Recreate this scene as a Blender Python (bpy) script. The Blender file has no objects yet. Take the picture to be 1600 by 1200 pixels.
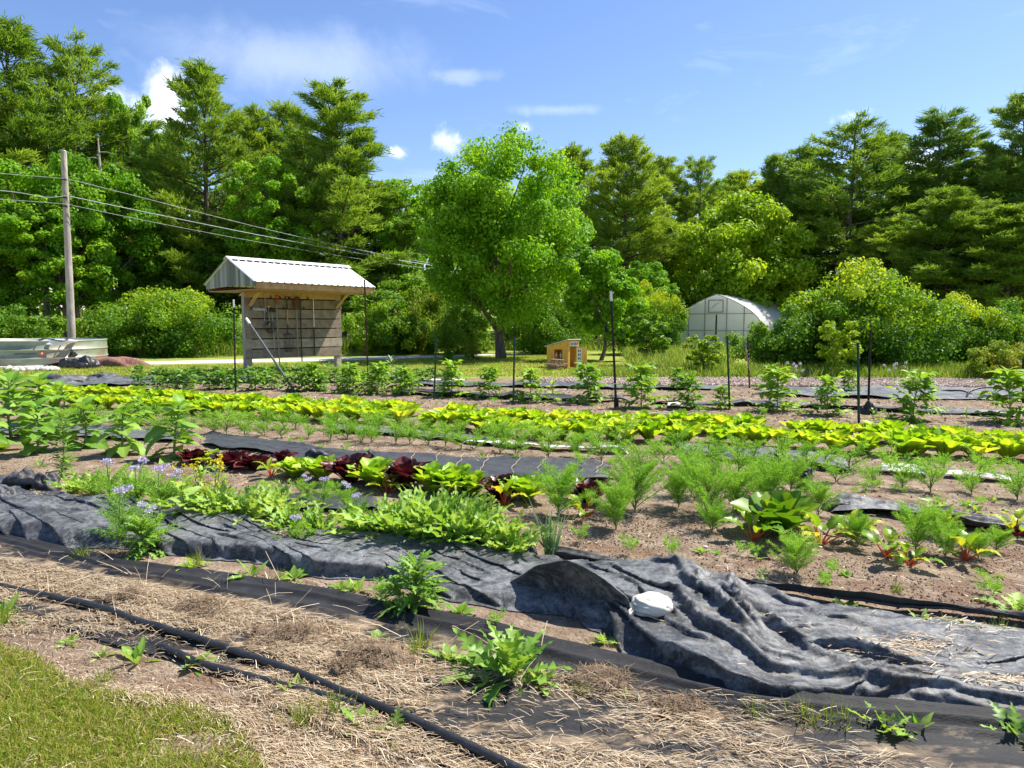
# A market garden: vegetable beds, tool board, tank, playhouse and poly tunnel against a wood.
import bpy, math
import numpy as np
from math import radians as RAD, sin, cos, pi, atan, tan

rng = np.random.default_rng(11)
SC = bpy.context.scene
COL = SC.collection
F = 1066.7
TILT = atan(95.0 / F)
CAMZ = 1.5
ST, CT = sin(TILT), cos(TILT)


# ------------------------------------------------------------------ placing
def ray(u, v):
    dx = (np.asarray(u, float) - 800) / F
    dy = -(np.asarray(v, float) - 600) / F
    return np.stack([dx, CT + dy * ST, -ST + dy * CT], -1)


def G(u, v, z=0.0):
    """ground point (height z) that the photograph shows at u, v"""
    d = ray(u, v)
    k = (z - CAMZ) / d[..., 2]
    p = d * k[..., None]
    p[..., 2] += CAMZ
    return p


def AT(u, v, Y):
    """point at depth Y that the photograph shows at u, v"""
    d = ray(u, v)
    p = d * (Y / d[..., 1])[..., None]
    p[..., 2] += CAMZ
    return p


def GP(pts, z=0.0):
    a = np.array(pts, float)
    return G(a[:, 0], a[:, 1], z)


# ------------------------------------------------------------------ noise
_T = np.random.default_rng(3).random(4096)


def vnoise(x, y, seed=0):
    x = np.asarray(x, float); y = np.asarray(y, float)
    xi = np.floor(x).astype(np.int64); yi = np.floor(y).astype(np.int64)
    fx = x - xi; fy = y - yi
    fx = fx * fx * (3 - 2 * fx); fy = fy * fy * (3 - 2 * fy)

    def h(a, b):
        return _T[(a * 374761 + b * 668265 + seed * 91813 + (a * b) * 1013) & 4095]
    return (h(xi, yi) * (1 - fx) + h(xi + 1, yi) * fx) * (1 - fy) + (h(xi, yi + 1) * (1 - fx) + h(xi + 1, yi + 1) * fx) * fy


def fbm(x, y, seed=0, octv=4):
    s = 0; a = 1; t = 0
    for k in range(octv):
        s = s + a * vnoise(x * 2 ** k + 17.3 * k, y * 2 ** k - 9.1 * k, seed + k)
        t += a; a *= .5
    return s / t


def inpoly(x, y, poly):
    r = np.zeros(np.shape(x), bool)
    n = len(poly)
    for i in range(n):
        x1, y1 = poly[i][:2]; x2, y2 = poly[(i + 1) % n][:2]
        c = ((y1 > y) != (y2 > y)) & (x < (x2 - x1) * (y - y1) / (y2 - y1 + 1e-12) + x1)
        r ^= c
    return r


def sample_poly(poly, n, r=rng):
    poly = np.array(poly)[:, :2]
    lo, hi = poly.min(0), poly.max(0)
    out = np.zeros((0, 2))
    while len(out) < n:
        p = lo + r.random((n * 2, 2)) * (hi - lo)
        out = np.vstack([out, p[inpoly(p[:, 0], p[:, 1], poly)]])
    return out[:n]


def resample(pts, n):
    pts = np.array(pts, float)
    s = np.r_[0, np.cumsum(np.linalg.norm(np.diff(pts, axis=0), axis=1))]
    q = np.linspace(0, s[-1], n)
    return np.stack([np.interp(q, s, pts[:, k]) for k in range(pts.shape[1])], 1)


def smooth_line(pts, n, it=3):
    p = resample(pts, n)
    for _ in range(it):
        p[1:-1] = (p[:-2] + 2 * p[1:-1] + p[2:]) / 4
    return p


# ------------------------------------------------------------------ meshes
class MB:
    def __init__(s):
        s.V = []; s.Q = []; s.m = []; s.c = []; s.n = 0

    def add(s, V, Fc, mat=0, var=None):
        V = np.asarray(V, float).reshape(-1, 3)
        if not isinstance(Fc, list) or (Fc and np.isscalar(Fc[0][0])):
            Fc = [np.asarray(Fc, np.int64)]
        for f in Fc:
            f = np.asarray(f, np.int64)
            if len(f) == 0:
                continue
            s.Q.append(f + s.n); s.m.append(np.full(len(f), mat))
        s.V.append(V)
        s.c.append(np.full(len(V), .5) if var is None else (np.full(len(V), float(var)) if np.isscalar(var) else np.asarray(var, float).ravel()))
        s.n += len(V)

    def scatter(s, tv, tf, pos, M, var=None, mat=0):
        tv = np.asarray(tv, float); n = len(pos); k = len(tv)
        if n == 0:
            return
        V = np.einsum('nij,kj->nki', M, tv) + pos[:, None, :]
        Fs = tf if isinstance(tf, list) else [tf]
        Fs = [(np.asarray(f)[None] + (np.arange(n) * k)[:, None, None]).reshape(-1, np.asarray(f).shape[1]) for f in Fs]
        s.add(V, Fs, mat, None if var is None else np.repeat(var, k))

    def merge(s, o, M=None, t=(0, 0, 0), matoff=0):
        V = np.concatenate(o.V)
        if M is not None:
            V = V @ np.asarray(M).T
        V = V + np.asarray(t)
        base = s.n
        s.V.append(V); s.c.append(np.concatenate(o.c)); s.n += len(V)
        for f, m in zip(o.Q, o.m):
            s.Q.append(f + base); s.m.append(m + matoff)

    def mesh(s, name, mats, smooth=True):
        me = bpy.data.meshes.new(name)
        V = np.concatenate(s.V).astype(np.float32)
        me.vertices.add(len(V)); me.vertices.foreach_set('co', V.ravel())
        tot = np.concatenate([np.full(len(f), f.shape[1]) for f in s.Q])
        lp = np.concatenate([f.ravel() for f in s.Q]).astype(np.int32)
        st = np.r_[0, np.cumsum(tot)[:-1]].astype(np.int32)
        me.loops.add(len(lp)); me.loops.foreach_set('vertex_index', lp)
        me.polygons.add(len(tot)); me.polygons.foreach_set('loop_start', st)
        for m in (mats if isinstance(mats, (list, tuple)) else [mats]):
            me.materials.append(m)
        me.polygons.foreach_set('material_index', np.concatenate(s.m).astype(np.int32))
        me.polygons.foreach_set('use_smooth', np.full(len(tot), smooth))
        at = me.attributes.new('var', 'FLOAT', 'POINT')
        at.data.foreach_set('value', np.concatenate(s.c).astype(np.float32))
        me.update(calc_edges=True)
        return me

    def build(s, name, mats, parent=None, smooth=True, loc=(0, 0, 0)):
        o = bpy.data.objects.new(name, s.mesh(name, mats, smooth))
        COL.objects.link(o); o.location = loc
        if parent is not None:
            o.parent = parent
        return o


def tag(o, label=None, cat=None, group=None, kind=None):
    if label: o['label'] = label
    if cat: o['category'] = cat
    if group: o['group'] = group
    if kind: o['kind'] = kind
    return o


def thing(name, label, cat, loc=(0, 0, 0), rz=0.0, group=None):
    o = bpy.data.objects.new(name, None); COL.objects.link(o)
    o.location = tuple(float(a) for a in loc); o.rotation_euler = (0, 0, rz); o.empty_display_size = .1
    return tag(o, label, cat, group)


def copy_tree(o, parent=None):
    c = o.copy(); COL.objects.link(c)
    if parent is not None:
        c.parent = parent
    for ch in list(o.children):
        copy_tree(ch, c)
    return c


def place(proto, used, loc, rz, sc, label):
    """first use moves the prototype, later ones copy it"""
    o = proto if not used else copy_tree(proto)
    o.location = tuple(float(a) for a in loc); o.rotation_euler = (0, 0, float(rz))
    o.scale = (sc,) * 3 if np.isscalar(sc) else sc
    if label: o['label'] = label
    return o


_ONES = 'first second third fourth fifth sixth seventh eighth ninth tenth eleventh twelfth thirteenth fourteenth fifteenth sixteenth seventeenth eighteenth nineteenth'.split()
_TENS = {2: 'twent', 3: 'thirt', 4: 'fort', 5: 'fift', 6: 'sixt', 7: 'sevent', 8: 'eight', 9: 'ninet'}


def nth(i):
    if i < 20: return _ONES[i - 1]
    t, o = divmod(i, 10)
    return _TENS[t] + 'ieth' if o == 0 else _TENS[t] + 'y-' + _ONES[o - 1]


# ------------------------------------------------------------------ shapes
def nrm(a):
    return a / np.maximum(np.linalg.norm(a, axis=-1, keepdims=True), 1e-9)


def frames(y, up):
    """matrices whose columns are side, along (y), normal (towards up)"""
    y = nrm(np.asarray(y, float)); up = np.broadcast_to(np.asarray(up, float), y.shape)
    x = nrm(np.cross(y, up) + 1e-6)
    z = np.cross(x, y)
    return np.stack([x, y, z], -1)


def rotz(a):
    return np.array([[cos(a), -sin(a), 0], [sin(a), cos(a), 0], [0, 0, 1]])


def tube(mb, pts, rad, n=6, mat=0, var=None, cap=True):
    pts = np.asarray(pts, float); k = len(pts)
    rad = np.full(k, rad) if np.isscalar(rad) else np.asarray(rad, float)
    t = nrm(np.gradient(pts, axis=0))
    ref = np.array([0, 0, 1.]) if abs(t[:, 2]).mean() < .9 else np.array([1., 0, 0])
    a = nrm(np.cross(t, ref)); b = np.cross(t, a)
    th = np.arange(n) / n * 2 * pi
    V = pts[:, None] + rad[:, None, None] * (a[:, None] * np.cos(th)[None, :, None] + b[:, None] * np.sin(th)[None, :, None])
    i = np.arange(k - 1)[:, None] * n; j = np.arange(n)[None]; j2 = (j + 1) % n
    Fq = np.stack([i + j, i + j2, i + n + j2, i + n + j], -1).reshape(-1, 4)
    mb.add(V, Fq, mat, var)
    if cap:
        mb.add(V[-1], [np.arange(n)[None]], mat, var); mb.add(V[0], [np.arange(n)[::-1][None]], mat, var)


BOXF = np.array([[0, 3, 2, 1], [4, 5, 6, 7], [0, 1, 5, 4], [1, 2, 6, 5], [2, 3, 7, 6], [3, 0, 4, 7]])


def box(mb, c, size, M=None, mat=0, var=None, bev=0.0):
    sx, sy, sz = np.asarray(size, float) / 2
    if bev <= 0:
        V = np.array([[-sx, -sy, -sz], [sx, -sy, -sz], [sx, sy, -sz], [-sx, sy, -sz], [-sx, -sy, sz], [sx, -sy, sz], [sx, sy, sz], [-sx, sy, sz]])
        Fc = BOXF
    else:
        V = []; Fc = []
        ring = lambda ax, ay, z: [[-ax, -ay, z], [ax, -ay, z], [ax, ay, z], [-ax, ay, z]]
        b = bev
        V = np.array(ring(sx - b, sy - b, -sz) + ring(sx, sy, -sz + b) + ring(sx, sy, sz - b) + ring(sx - b, sy - b, sz))
        Fc = [[0, 3, 2, 1], [12, 13, 14, 15]]
        for k in range(3):
            for j in range(4):
                Fc.append([k * 4 + j, k * 4 + (j + 1) % 4, k * 4 + 4 + (j + 1) % 4, k * 4 + 4 + j])
        Fc = np.array(Fc)
    if M is not None:
        V = V @ np.asarray(M).T
    mb.add(V + np.asarray(c, float), Fc, mat, var)


def bar(mb, a, b, w, d, up=(0, 0, 1), mat=0, var=None):
    """a squared bar from a to b, w wide, d deep"""
    a = np.asarray(a, float); b = np.asarray(b, float)
    M = frames((b - a)[None], np.asarray(up, float))[0]
    box(mb, (a + b) / 2, (w, np.linalg.norm(b - a), d), M, mat, var)


def grid_faces(a, b, wrap=False):
    i = np.arange(a - 1)[:, None] * b; j = np.arange(b if wrap else b - 1)[None]
    j2 = (j + 1) % b
    return np.stack([i + j, i + j2, i + b + j2, i + b + j], -1).reshape(-1, 4)


def blob(mb, c, rx, ry, rz, seed=0, rough=.25, n=10, mat=0, var=None, flat=None):
    a, b = n, n * 2
    th = np.linspace(0, pi, a)[:, None]; ph = np.arange(b)[None] / b * 2 * pi
    d = np.stack([np.sin(th) * np.cos(ph), np.sin(th) * np.sin(ph), np.cos(th) + 0 * ph], -1)
    r = 1 + rough * (fbm(d[..., 0] * 2 + 5 + d[..., 2], d[..., 1] * 2 + 9, seed, 3) - .5) * 2
    V = d * r[..., None] * np.array([rx, ry, rz])
    if flat is not None:
        V[..., 2] = np.maximum(V[..., 2], flat)
    mb.add(V + np.asarray(c, float), grid_faces(a, b, True), mat, var)


# ------------------------------------------------------------------ materials
def nodes(name):
    m = bpy.data.materials.new(name); m.use_nodes = True
    nt = m.node_tree; nt.nodes.clear()
    out = nt.nodes.new('ShaderNodeOutputMaterial')
    return m, nt, out


def N(nt, typ, **kw):
    n = nt.nodes.new(typ)
    for k, v in kw.items():
        if k in n.inputs.keys():
            n.inputs[k].default_value = v
        else:
            setattr(n, k, v)
    return n


def rgba(c):
    return (c[0], c[1], c[2], 1.0)


def ramp(nt, fac, stops):
    r = nt.nodes.new('ShaderNodeValToRGB')
    e = r.color_ramp.elements
    while len(e) < len(stops): e.new(.5)
    for k, (p, c) in enumerate(stops):
        e[k].position = p; e[k].color = rgba(c)
    nt.links.new(fac, r.inputs['Fac'])
    return r.outputs['Color']


def noise(nt, scale, detail=4, rough=.6, vec=None, dist=0.0):
    n = N(nt, 'ShaderNodeTexNoise', Scale=scale, Detail=detail, Roughness=rough, Distortion=dist)
    if vec is not None: nt.links.new(vec, n.inputs['Vector'])
    return n.outputs['Fac']


def mixc(nt, fac, a, b, mode='MIX'):
    m = nt.nodes.new('ShaderNodeMix'); m.data_type = 'RGBA'; m.blend_type = mode
    for s, x in ((0, fac), (6, a), (7, b)):
        if isinstance(x, bpy.types.NodeSocket): nt.links.new(x, m.inputs[s])
        elif s == 0: m.inputs[0].default_value = x
        else: m.inputs[s].default_value = rgba(x)
    return m.outputs[2]


def mth(nt, op, a, b=0.0):
    m = nt.nodes.new('ShaderNodeMath'); m.operation = op
    for s, x in ((0, a), (1, b)):
        if isinstance(x, bpy.types.NodeSocket): nt.links.new(x, m.inputs[s])
        else: m.inputs[s].default_value = x
    return m.outputs[0]


def objvec(nt, scale=(1, 1, 1), which='Object'):
    t = nt.nodes.new('ShaderNodeTexCoord')
    mp = N(nt, 'ShaderNodeMapping'); mp.inputs['Scale'].default_value = scale
    nt.links.new(t.outputs[which], mp.inputs['Vector'])
    return mp.outputs['Vector']


def surf(name, stops, scale=5, detail=5, rough=.8, spec=.3, bump=0.0, bscale=None, stretch=(1, 1, 1), metal=0.0, usevar=0.0, sheen=0.0, layer=None, coord='Object', nrough=.6, bdist=.02):
    """principled surface, colour from stretched noise (+ a per-piece variation), optional second colour layer (colour, scale, lo, hi)"""
    m, nt, out = nodes(name)
    vec = objvec(nt, stretch, coord)
    f = noise(nt, scale, detail, nrough, vec)
    if usevar:
        a = N(nt, 'ShaderNodeAttribute', attribute_name='var')
        f = mth(nt, 'ADD', mth(nt, 'MULTIPLY', f, 1 - usevar), mth(nt, 'MULTIPLY', a.outputs['Fac'], usevar))
    c = ramp(nt, f, stops)
    if layer:
        for (lc, ls, lo, hi) in layer:
            lf = noise(nt, ls, 5, .65, vec)
            mr = N(nt, 'ShaderNodeMapRange'); mr.inputs[1].default_value = lo; mr.inputs[2].default_value = hi
            nt.links.new(lf, mr.inputs[0])
            c = mixc(nt, mr.outputs[0], c, lc)
    b = N(nt, 'ShaderNodeBsdfPrincipled', Roughness=rough, Metallic=metal)
    b.inputs['Specular IOR Level'].default_value = spec
    if sheen: b.inputs['Sheen Weight'].default_value = sheen
    nt.links.new(c, b.inputs['Base Color'])
    if bump:
        bn = N(nt, 'ShaderNodeBump', Strength=bump, Distance=bdist)
        nt.links.new(noise(nt, bscale or scale * 4, 4, .6, vec), bn.inputs['Height'])
        nt.links.new(bn.outputs[0], b.inputs['Normal'])
    nt.links.new(b.outputs[0], out.inputs['Surface'])
    return m


def leafmat(name, stops, trans=.4, rough=.5, spec=.3, jitter=.12, tint=(1.25, 1.2, .6), vein=None):
    """thin leaf: reflecting and letting light through; hue from the per-leaf value and a random per plant"""
    m, nt, out = nodes(name)
    a = N(nt, 'ShaderNodeAttribute', attribute_name='var')
    oi = nt.nodes.new('ShaderNodeObjectInfo')
    f = mth(nt, 'ADD', a.outputs['Fac'], mth(nt, 'MULTIPLY', mth(nt, 'SUBTRACT', oi.outputs['Random'], .5), jitter * 2))
    c = ramp(nt, f, stops)
    if vein:
        v = noise(nt, vein, 3, .6, objvec(nt))
        c = mixc(nt, mth(nt, 'MULTIPLY', v, .5), c, mixc(nt, 1.0, c, (1.25, 1.2, 1.1), 'MULTIPLY'))
    b = N(nt, 'ShaderNodeBsdfPrincipled', Roughness=rough)
    b.inputs['Specular IOR Level'].default_value = spec
    nt.links.new(c, b.inputs['Base Color'])
    t = nt.nodes.new('ShaderNodeBsdfTranslucent')
    nt.links.new(mixc(nt, 1.0, c, tint, 'MULTIPLY'), t.inputs['Color'])
    mx = N(nt, 'ShaderNodeMixShader', Fac=trans)
    nt.links.new(b.outputs[0], mx.inputs[1]); nt.links.new(t.outputs[0], mx.inputs[2])
    nt.links.new(mx.outputs[0], out.inputs['Surface'])
    return m
# ------------------------------------------------------------------ camera, sky, sun
cam = bpy.data.cameras.new('camera'); camo = bpy.data.objects.new('camera', cam); COL.objects.link(camo)
camo.location = (0, 0, CAMZ); camo.rotation_euler = (pi / 2 - TILT, 0, 0)
cam.sensor_fit = 'HORIZONTAL'; cam.sensor_width = 36; cam.lens = 36 * F / 1600
cam.clip_start = .05; cam.clip_end = 3000
SC.camera = camo

SUN_EL, SUN_AZ = RAD(56), RAD(25)          # azimuth measured from +x towards +y: beyond the garden, to the east of it
sd = np.array([cos(SUN_EL) * cos(SUN_AZ), cos(SUN_EL) * sin(SUN_AZ), sin(SUN_EL)])
sl = bpy.data.lights.new('sun', 'SUN'); sl.energy = 5.0; sl.angle = RAD(.55); sl.color = (1, .95, .86)
so = bpy.data.objects.new('sun', sl); COL.objects.link(so)
from mathutils import Vector
so.rotation_euler = Vector(-sd).to_track_quat('-Z', 'Y').to_euler()

w = bpy.data.worlds.new('World'); SC.world = w; w.use_nodes = True
nt = w.node_tree; nt.nodes.clear()
wo = nt.nodes.new('ShaderNodeOutputWorld'); bg = N(nt, 'ShaderNodeBackground', Strength=.103)
sky = nt.nodes.new('ShaderNodeTexSky'); sky.sky_type = 'NISHITA'; sky.sun_disc = False
sky.sun_elevation = SUN_EL; sky.sun_rotation = pi / 2 - SUN_AZ
sky.air_density = 1.0; sky.dust_density = .35; sky.ozone_density = 2.2; sky.altitude = 200
hs = N(nt, 'ShaderNodeHueSaturation', Saturation=1.12, Value=1.0)
nt.links.new(mixc(nt, 1.0, sky.outputs[0], (1.0, .94, 1.0), 'MULTIPLY'), hs.inputs['Color'])
# thin clouds, laid out over the sky's own directions
tc = nt.nodes.new('ShaderNodeTexCoord'); gv = tc.outputs['Generated']
mp = N(nt, 'ShaderNodeMapping'); mp.inputs['Scale'].default_value = (3.2, 3.2, 11); mp.inputs['Rotation'].default_value = (0, RAD(-8), 0)
nt.links.new(gv, mp.inputs['Vector'])
wisp = noise(nt, 1.15, 9, .6, mp.outputs[0], .5)


def direction_mask(u, v, spread, rag, seedscale, stretch=(1, 1, 1), lo=0.0):
    d = nrm(ray(u, v))
    sub = nt.nodes.new('ShaderNodeVectorMath'); sub.operation = 'SUBTRACT'
    nt.links.new(gv, sub.inputs[0]); sub.inputs[1].default_value = tuple(d)
    sc = N(nt, 'ShaderNodeMapping'); sc.inputs['Scale'].default_value = stretch
    nt.links.new(sub.outputs[0], sc.inputs['Vector'])
    ln = nt.nodes.new('ShaderNodeVectorMath'); ln.operation = 'LENGTH'
    nt.links.new(sc.outputs[0], ln.inputs[0])
    nz = noise(nt, seedscale, 8, .62, gv, .3)
    q = mth(nt, 'ADD', mth(nt, 'DIVIDE', ln.outputs['Value'], spread), mth(nt, 'MULTIPLY', mth(nt, 'SUBTRACT', nz, .5), rag))
    mr = N(nt, 'ShaderNodeMapRange', interpolation_type='SMOOTHSTEP')
    mr.inputs[1].default_value = 1.0; mr.inputs[2].default_value = lo; mr.inputs[3].default_value = 0; mr.inputs[4].default_value = 1
    nt.links.new(q, mr.inputs[0])
    return mr.outputs[0]


thin = N(nt, 'ShaderNodeMapRange'); thin.inputs[1].default_value = .56; thin.inputs[2].default_value = .9; thin.inputs[4].default_value = .3
nt.links.new(wisp, thin.inputs[0])
cl = thin.outputs[0]
for (u, v, sp, rag, ss, stt, k) in [
        (262, 150, .055, 2.2, 14, (1.5, 1, .8), .95), (178, 165, .05, 2.2, 14, (1, 1, 1.4), .8), (690, 222, .03, 2.6, 22, (1, 1, 1), .75),
        (618, 238, .02, 2.2, 30, (1, 1, 2), .6), (820, 200, .014, 2, 30, (1, 1, 1.3), .6), (1400, 262, .05, 2.2, 16, (1, 1, 1.6), .9),
        (1335, 180, .03, 2.8, 34, (1, 1, 2.6), .35), (720, 118, .06, 2.2, 18, (1, 1, 5), .16), (870, 172, .06, 2.2, 18, (.8, 1, 6), .14),
        (450, 95, .17, 1.8, 7, (.8, 1, 3.2), .2)]:
    cl = mth(nt, 'MAXIMUM', cl, mth(nt, 'MULTIPLY', direction_mask(u, v, sp, rag, ss, stt), k))
skyc = mixc(nt, cl, hs.outputs[0], (9.5, 9.7, 10.2))
nt.links.new(skyc, bg.inputs['Color']); nt.links.new(bg.outputs[0], wo.inputs['Surface'])

SC.view_settings.view_transform = 'Standard'; SC.view_settings.look = 'None'
SC.view_settings.exposure = .98; SC.view_settings.gamma = 1.0
SC.cycles.max_bounces = 6; SC.cycles.diffuse_bounces = 3; SC.cycles.transmission_bounces = 4; SC.cycles.transparent_max_bounces = 6
SC.cycles.caustics_reflective = False; SC.cycles.caustics_refractive = False
SC.cycles.use_adaptive_sampling = True; SC.cycles.adaptive_threshold = .02

# ------------------------------------------------------------------ palette
M = {}
M['lawn'] = surf('lawn', [(.3, (.16, .21, .03)), (.5, (.22, .27, .045)), (.7, (.32, .31, .08))], .9, 8, .95, .1, .6, 55, bdist=.03)
M['soil'] = surf('soil', [(.28, (.11, .07, .042)), (.45, (.195, .138, .094)), (.6, (.295, .228, .165)), (.75, (.395, .325, .245))], 7, 10, .95, .15, 1.0, 45, nrough=.72, bdist=.025,
                 layer=[((.17, .10, .065), 1.3, .52, .68), ((.38, .29, .21), 2.1, .58, .72)])
M['gravel'] = surf('gravel', [(.3, (.42, .37, .31)), (.7, (.62, .57, .5))], 6, 6, .95, .2, .5, 60)
M['chips'] = surf('chips', [(.3, (.34, .25, .2)), (.55, (.52, .42, .35)), (.7, (.62, .54, .47))], 14, 6, .95, .15, .8, 60)
M['crumb'] = surf('crumb', [(.2, (.22, .15, .105)), (.5, (.31, .23, .165)), (.8, (.46, .37, .29))], 4, 3, .95, .15, .4, 90, usevar=.75)
M['straw'] = surf('straw', [(.1, (.20, .12, .055)), (.45, (.41, .305, .185)), (.8, (.66, .55, .39))], 3, 3, .7, .3, usevar=.8)
M['thatch'] = surf('thatch', [(.3, (.10, .075, .05)), (.5, (.24, .17, .11)), (.7, (.42, .31, .2))], 30, 8, .95, .1, 1.0, 90, nrough=.75)
M['grass'] = leafmat('grass', [(.0, (.09, .18, .012)), (.45, (.20, .29, .024)), (.8, (.33, .35, .05)), (1, (.5, .42, .16))], .42, .6, .2)
M['tallgrass'] = leafmat('tallgrass', [(.0, (.08, .17, .012)), (.6, (.20, .31, .03)), (1, (.38, .40, .12))], .45, .6, .2)
M['pine'] = leafmat('pine', [(0, (.09, .18, .026)), (.5, (.20, .33, .04)), (1, (.38, .49, .06))], .42, .55, .25, .2)
M['pineblue'] = leafmat('pineblue', [(0, (.07, .16, .036)), (.5, (.165, .295, .05)), (1, (.33, .45, .075))], .4, .55, .25, .2)
M['maple'] = leafmat('maple', [(0, (.08, .23, .01)), (.5, (.185, .39, .016)), (1, (.37, .54, .03))], .5, .5, .3, .18)
M['oak'] = leafmat('oak', [(0, (.075, .23, .008)), (.5, (.18, .39, .014)), (1, (.34, .53, .022))], .5, .5, .3, .1)
M['yellowleaf'] = leafmat('yellowleaf', [(0, (.16, .31, .014)), (.5, (.30, .46, .022)), (1, (.48, .57, .035))], .5, .5, .3, .1)
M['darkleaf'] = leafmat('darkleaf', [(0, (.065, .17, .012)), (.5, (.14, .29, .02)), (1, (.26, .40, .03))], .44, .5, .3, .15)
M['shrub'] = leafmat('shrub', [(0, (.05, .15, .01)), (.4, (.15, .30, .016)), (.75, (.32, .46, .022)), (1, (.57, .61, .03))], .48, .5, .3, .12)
M['redshrub'] = leafmat('redshrub', [(0, (.08, .18, .012)), (.5, (.21, .31, .02)), (.8, (.40, .38, .05)), (1, (.5, .32, .08))], .45, .5, .3, .12)
M['bark'] = surf('bark', [(.3, (.07, .05, .036)), (.6, (.17, .135, .105)), (.75, (.26, .22, .18))], 5, 8, .95, .1, 1.0, 14, (1, 1, .22), bdist=.04)
M['palebark'] = surf('palebark', [(.3, (.28, .23, .19)), (.6, (.46, .40, .35)), (.8, (.58, .52, .46))], 6, 8, .95, .1, .8, 16, (1, 1, .25), bdist=.03)
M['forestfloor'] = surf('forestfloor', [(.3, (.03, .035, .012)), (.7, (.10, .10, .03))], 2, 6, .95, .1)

# ------------------------------------------------------------------ ground
BEDFAR = [(-700, 606), (0, 607), (60, 601), (230, 592), (400, 590), (650, 591), (1000, 593), (1300, 600), (1650, 603), (2300, 610), (3000, 618)]
bedfar = GP(BEDFAR)


def soil_z(x, y):
    r = .028 * fbm(x * .9, y * .9, 5, 3) + .03 * fbm(x * 4.5, y * 4.5, 9, 3) + .012 * fbm(x * 17, y * 17, 21, 2)
    return .004 + np.maximum(r - .012, 0.0) * np.clip((y - 2.9) * .6 + .35, .35, 1)


def ground_sheet():
    mb = MB()
    xs = np.r_[-900, -300, -120, np.linspace(-70, 70, 90), 120, 300, 900]
    ys = np.r_[-40, np.linspace(-8, 75, 60), 120, 300, 900, 2000]
    X, Y = np.meshgrid(xs, ys)
    Z = .0 * X + np.clip((Y - 52) / 60, 0, 1) ** 1.5 * 5.0 * (.6 + .8 * vnoise(X * .03, Y * .03, 4))
    mb.add(np.stack([X, Y, Z], -1), grid_faces(len(ys), len(xs)))
    tag(mb.build('ground', M['lawn']), kind='structure')


ground_sheet()


def soil_sheet():
    mb = MB()
    nr, nc = 360, 640
    s = np.linspace(-1.7, 1.7, nc)
    t = np.linspace(0, 1, nr)
    fx = bedfar[:, 0]; fy = bedfar[:, 1]
    y0 = 1.55
    S, Tt = np.meshgrid(s, t)
    yf = np.interp(S * 15 * .8, fx, fy)
    Y = y0 * (yf / y0) ** Tt
    X = S * (Y * .8 + .35)
    for _ in range(3):
        yf = np.interp(X, fx, fy); Y = y0 * (yf / y0) ** Tt; X = S * (Y * .8 + .35)
    Z = soil_z(X, Y)
    Z = np.where((Tt > .995), .002, Z)
    mb.add(np.stack([X, Y, Z], -1), grid_faces(nr, nc))
    tag(mb.build('garden_soil', M['soil']), kind='structure')


soil_sheet()

# the gravel drive behind the tool board
far = smooth_line([(-300, 568), (0, 567.5), (200, 565.5), (390, 561.5), (540, 558.5), (650, 556), (740, 553.5), (830, 550.5), (900, 548.5)], 50)
near = smooth_line([(-300, 575), (0, 574), (200, 570.5), (390, 566.5), (540, 563.5), (650, 559.5), (740, 556.5), (830, 553), (900, 550)], 50)
mb = MB(); a = G(near[:, 0], near[:, 1]); b = G(far[:, 0], far[:, 1])
V = np.stack([a, a * .5 + b * .5, b], 1); V[..., 2] = .006; V[:, 1, 2] = .03
mb.add(V, grid_faces(50, 3)); tag(mb.build('path', M['gravel']), kind='structure')

# wood-chip strip at the far side of the beds
far = smooth_line([(850, 593), (1000, 595), (1150, 594), (1300, 595), (1450, 595.5), (1650, 597), (1900, 600)], 40)
near = smooth_line([(850, 599), (1000, 603), (1150, 605), (1300, 606), (1450, 606.5), (1650, 607), (1900, 611)], 40)
mb = MB(); a = G(near[:, 0], near[:, 1]); b = G(far[:, 0], far[:, 1])
V = np.stack([a, a * .5 + b * .5, b], 1); V[..., 2] = .052; V[:, 1, 2] = .06
mb.add(V, grid_faces(40, 3)); tag(mb.build('mulch_path', M['chips']), kind='structure')

# forest floor under the trees
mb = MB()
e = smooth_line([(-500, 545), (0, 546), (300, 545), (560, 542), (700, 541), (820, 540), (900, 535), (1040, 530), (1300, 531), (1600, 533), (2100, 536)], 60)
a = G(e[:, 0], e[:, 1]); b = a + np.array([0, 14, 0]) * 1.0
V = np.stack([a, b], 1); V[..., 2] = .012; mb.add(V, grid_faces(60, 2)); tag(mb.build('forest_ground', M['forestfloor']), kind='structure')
# ------------------------------------------------------------------ trees
DIAMOND = (np.array([[0, 0, 0], [.42, .45, .08], [0, 1, -.06], [-.42, .45, .08]]), np.array([[0, 1, 2, 3]]))
LEAF6 = (np.array([[0, 0, 0], [.30, .28, .10], [.34, .6, .08], [0, 1, -.10], [-.34, .6, .08], [-.30, .28, .10]]), np.array([[0, 1, 2, 3], [0, 3, 4, 5]]))


def leaf_ball(mb, r, centre, rad, n, size, mat=0, base=.5, spread=.35, flat=.75, droop=.25, tmpl=DIAMOND):
    """a loose spray of leaves"""
    d = nrm(r.normal(size=(n, 3)))
    q = r.random(n) ** .45
    p = centre + d * (q * rad)[:, None] * np.array([1, 1, flat])
    out = nrm(d + r.normal(size=(n, 3)) * .5 + np.array([0, 0, .35]))
    y = nrm(np.cross(out, r.normal(size=(n, 3))) + np.array([0, 0, -droop]))
    sz = size * (.65 + .7 * r.random(n))
    Mx = frames(y, out) * sz[:, None, None]
    mb.scatter(tmpl[0], tmpl[1], p, Mx, np.clip(base + (r.random(n) - .5) * spread * 2, 0, 1), mat)


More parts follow.
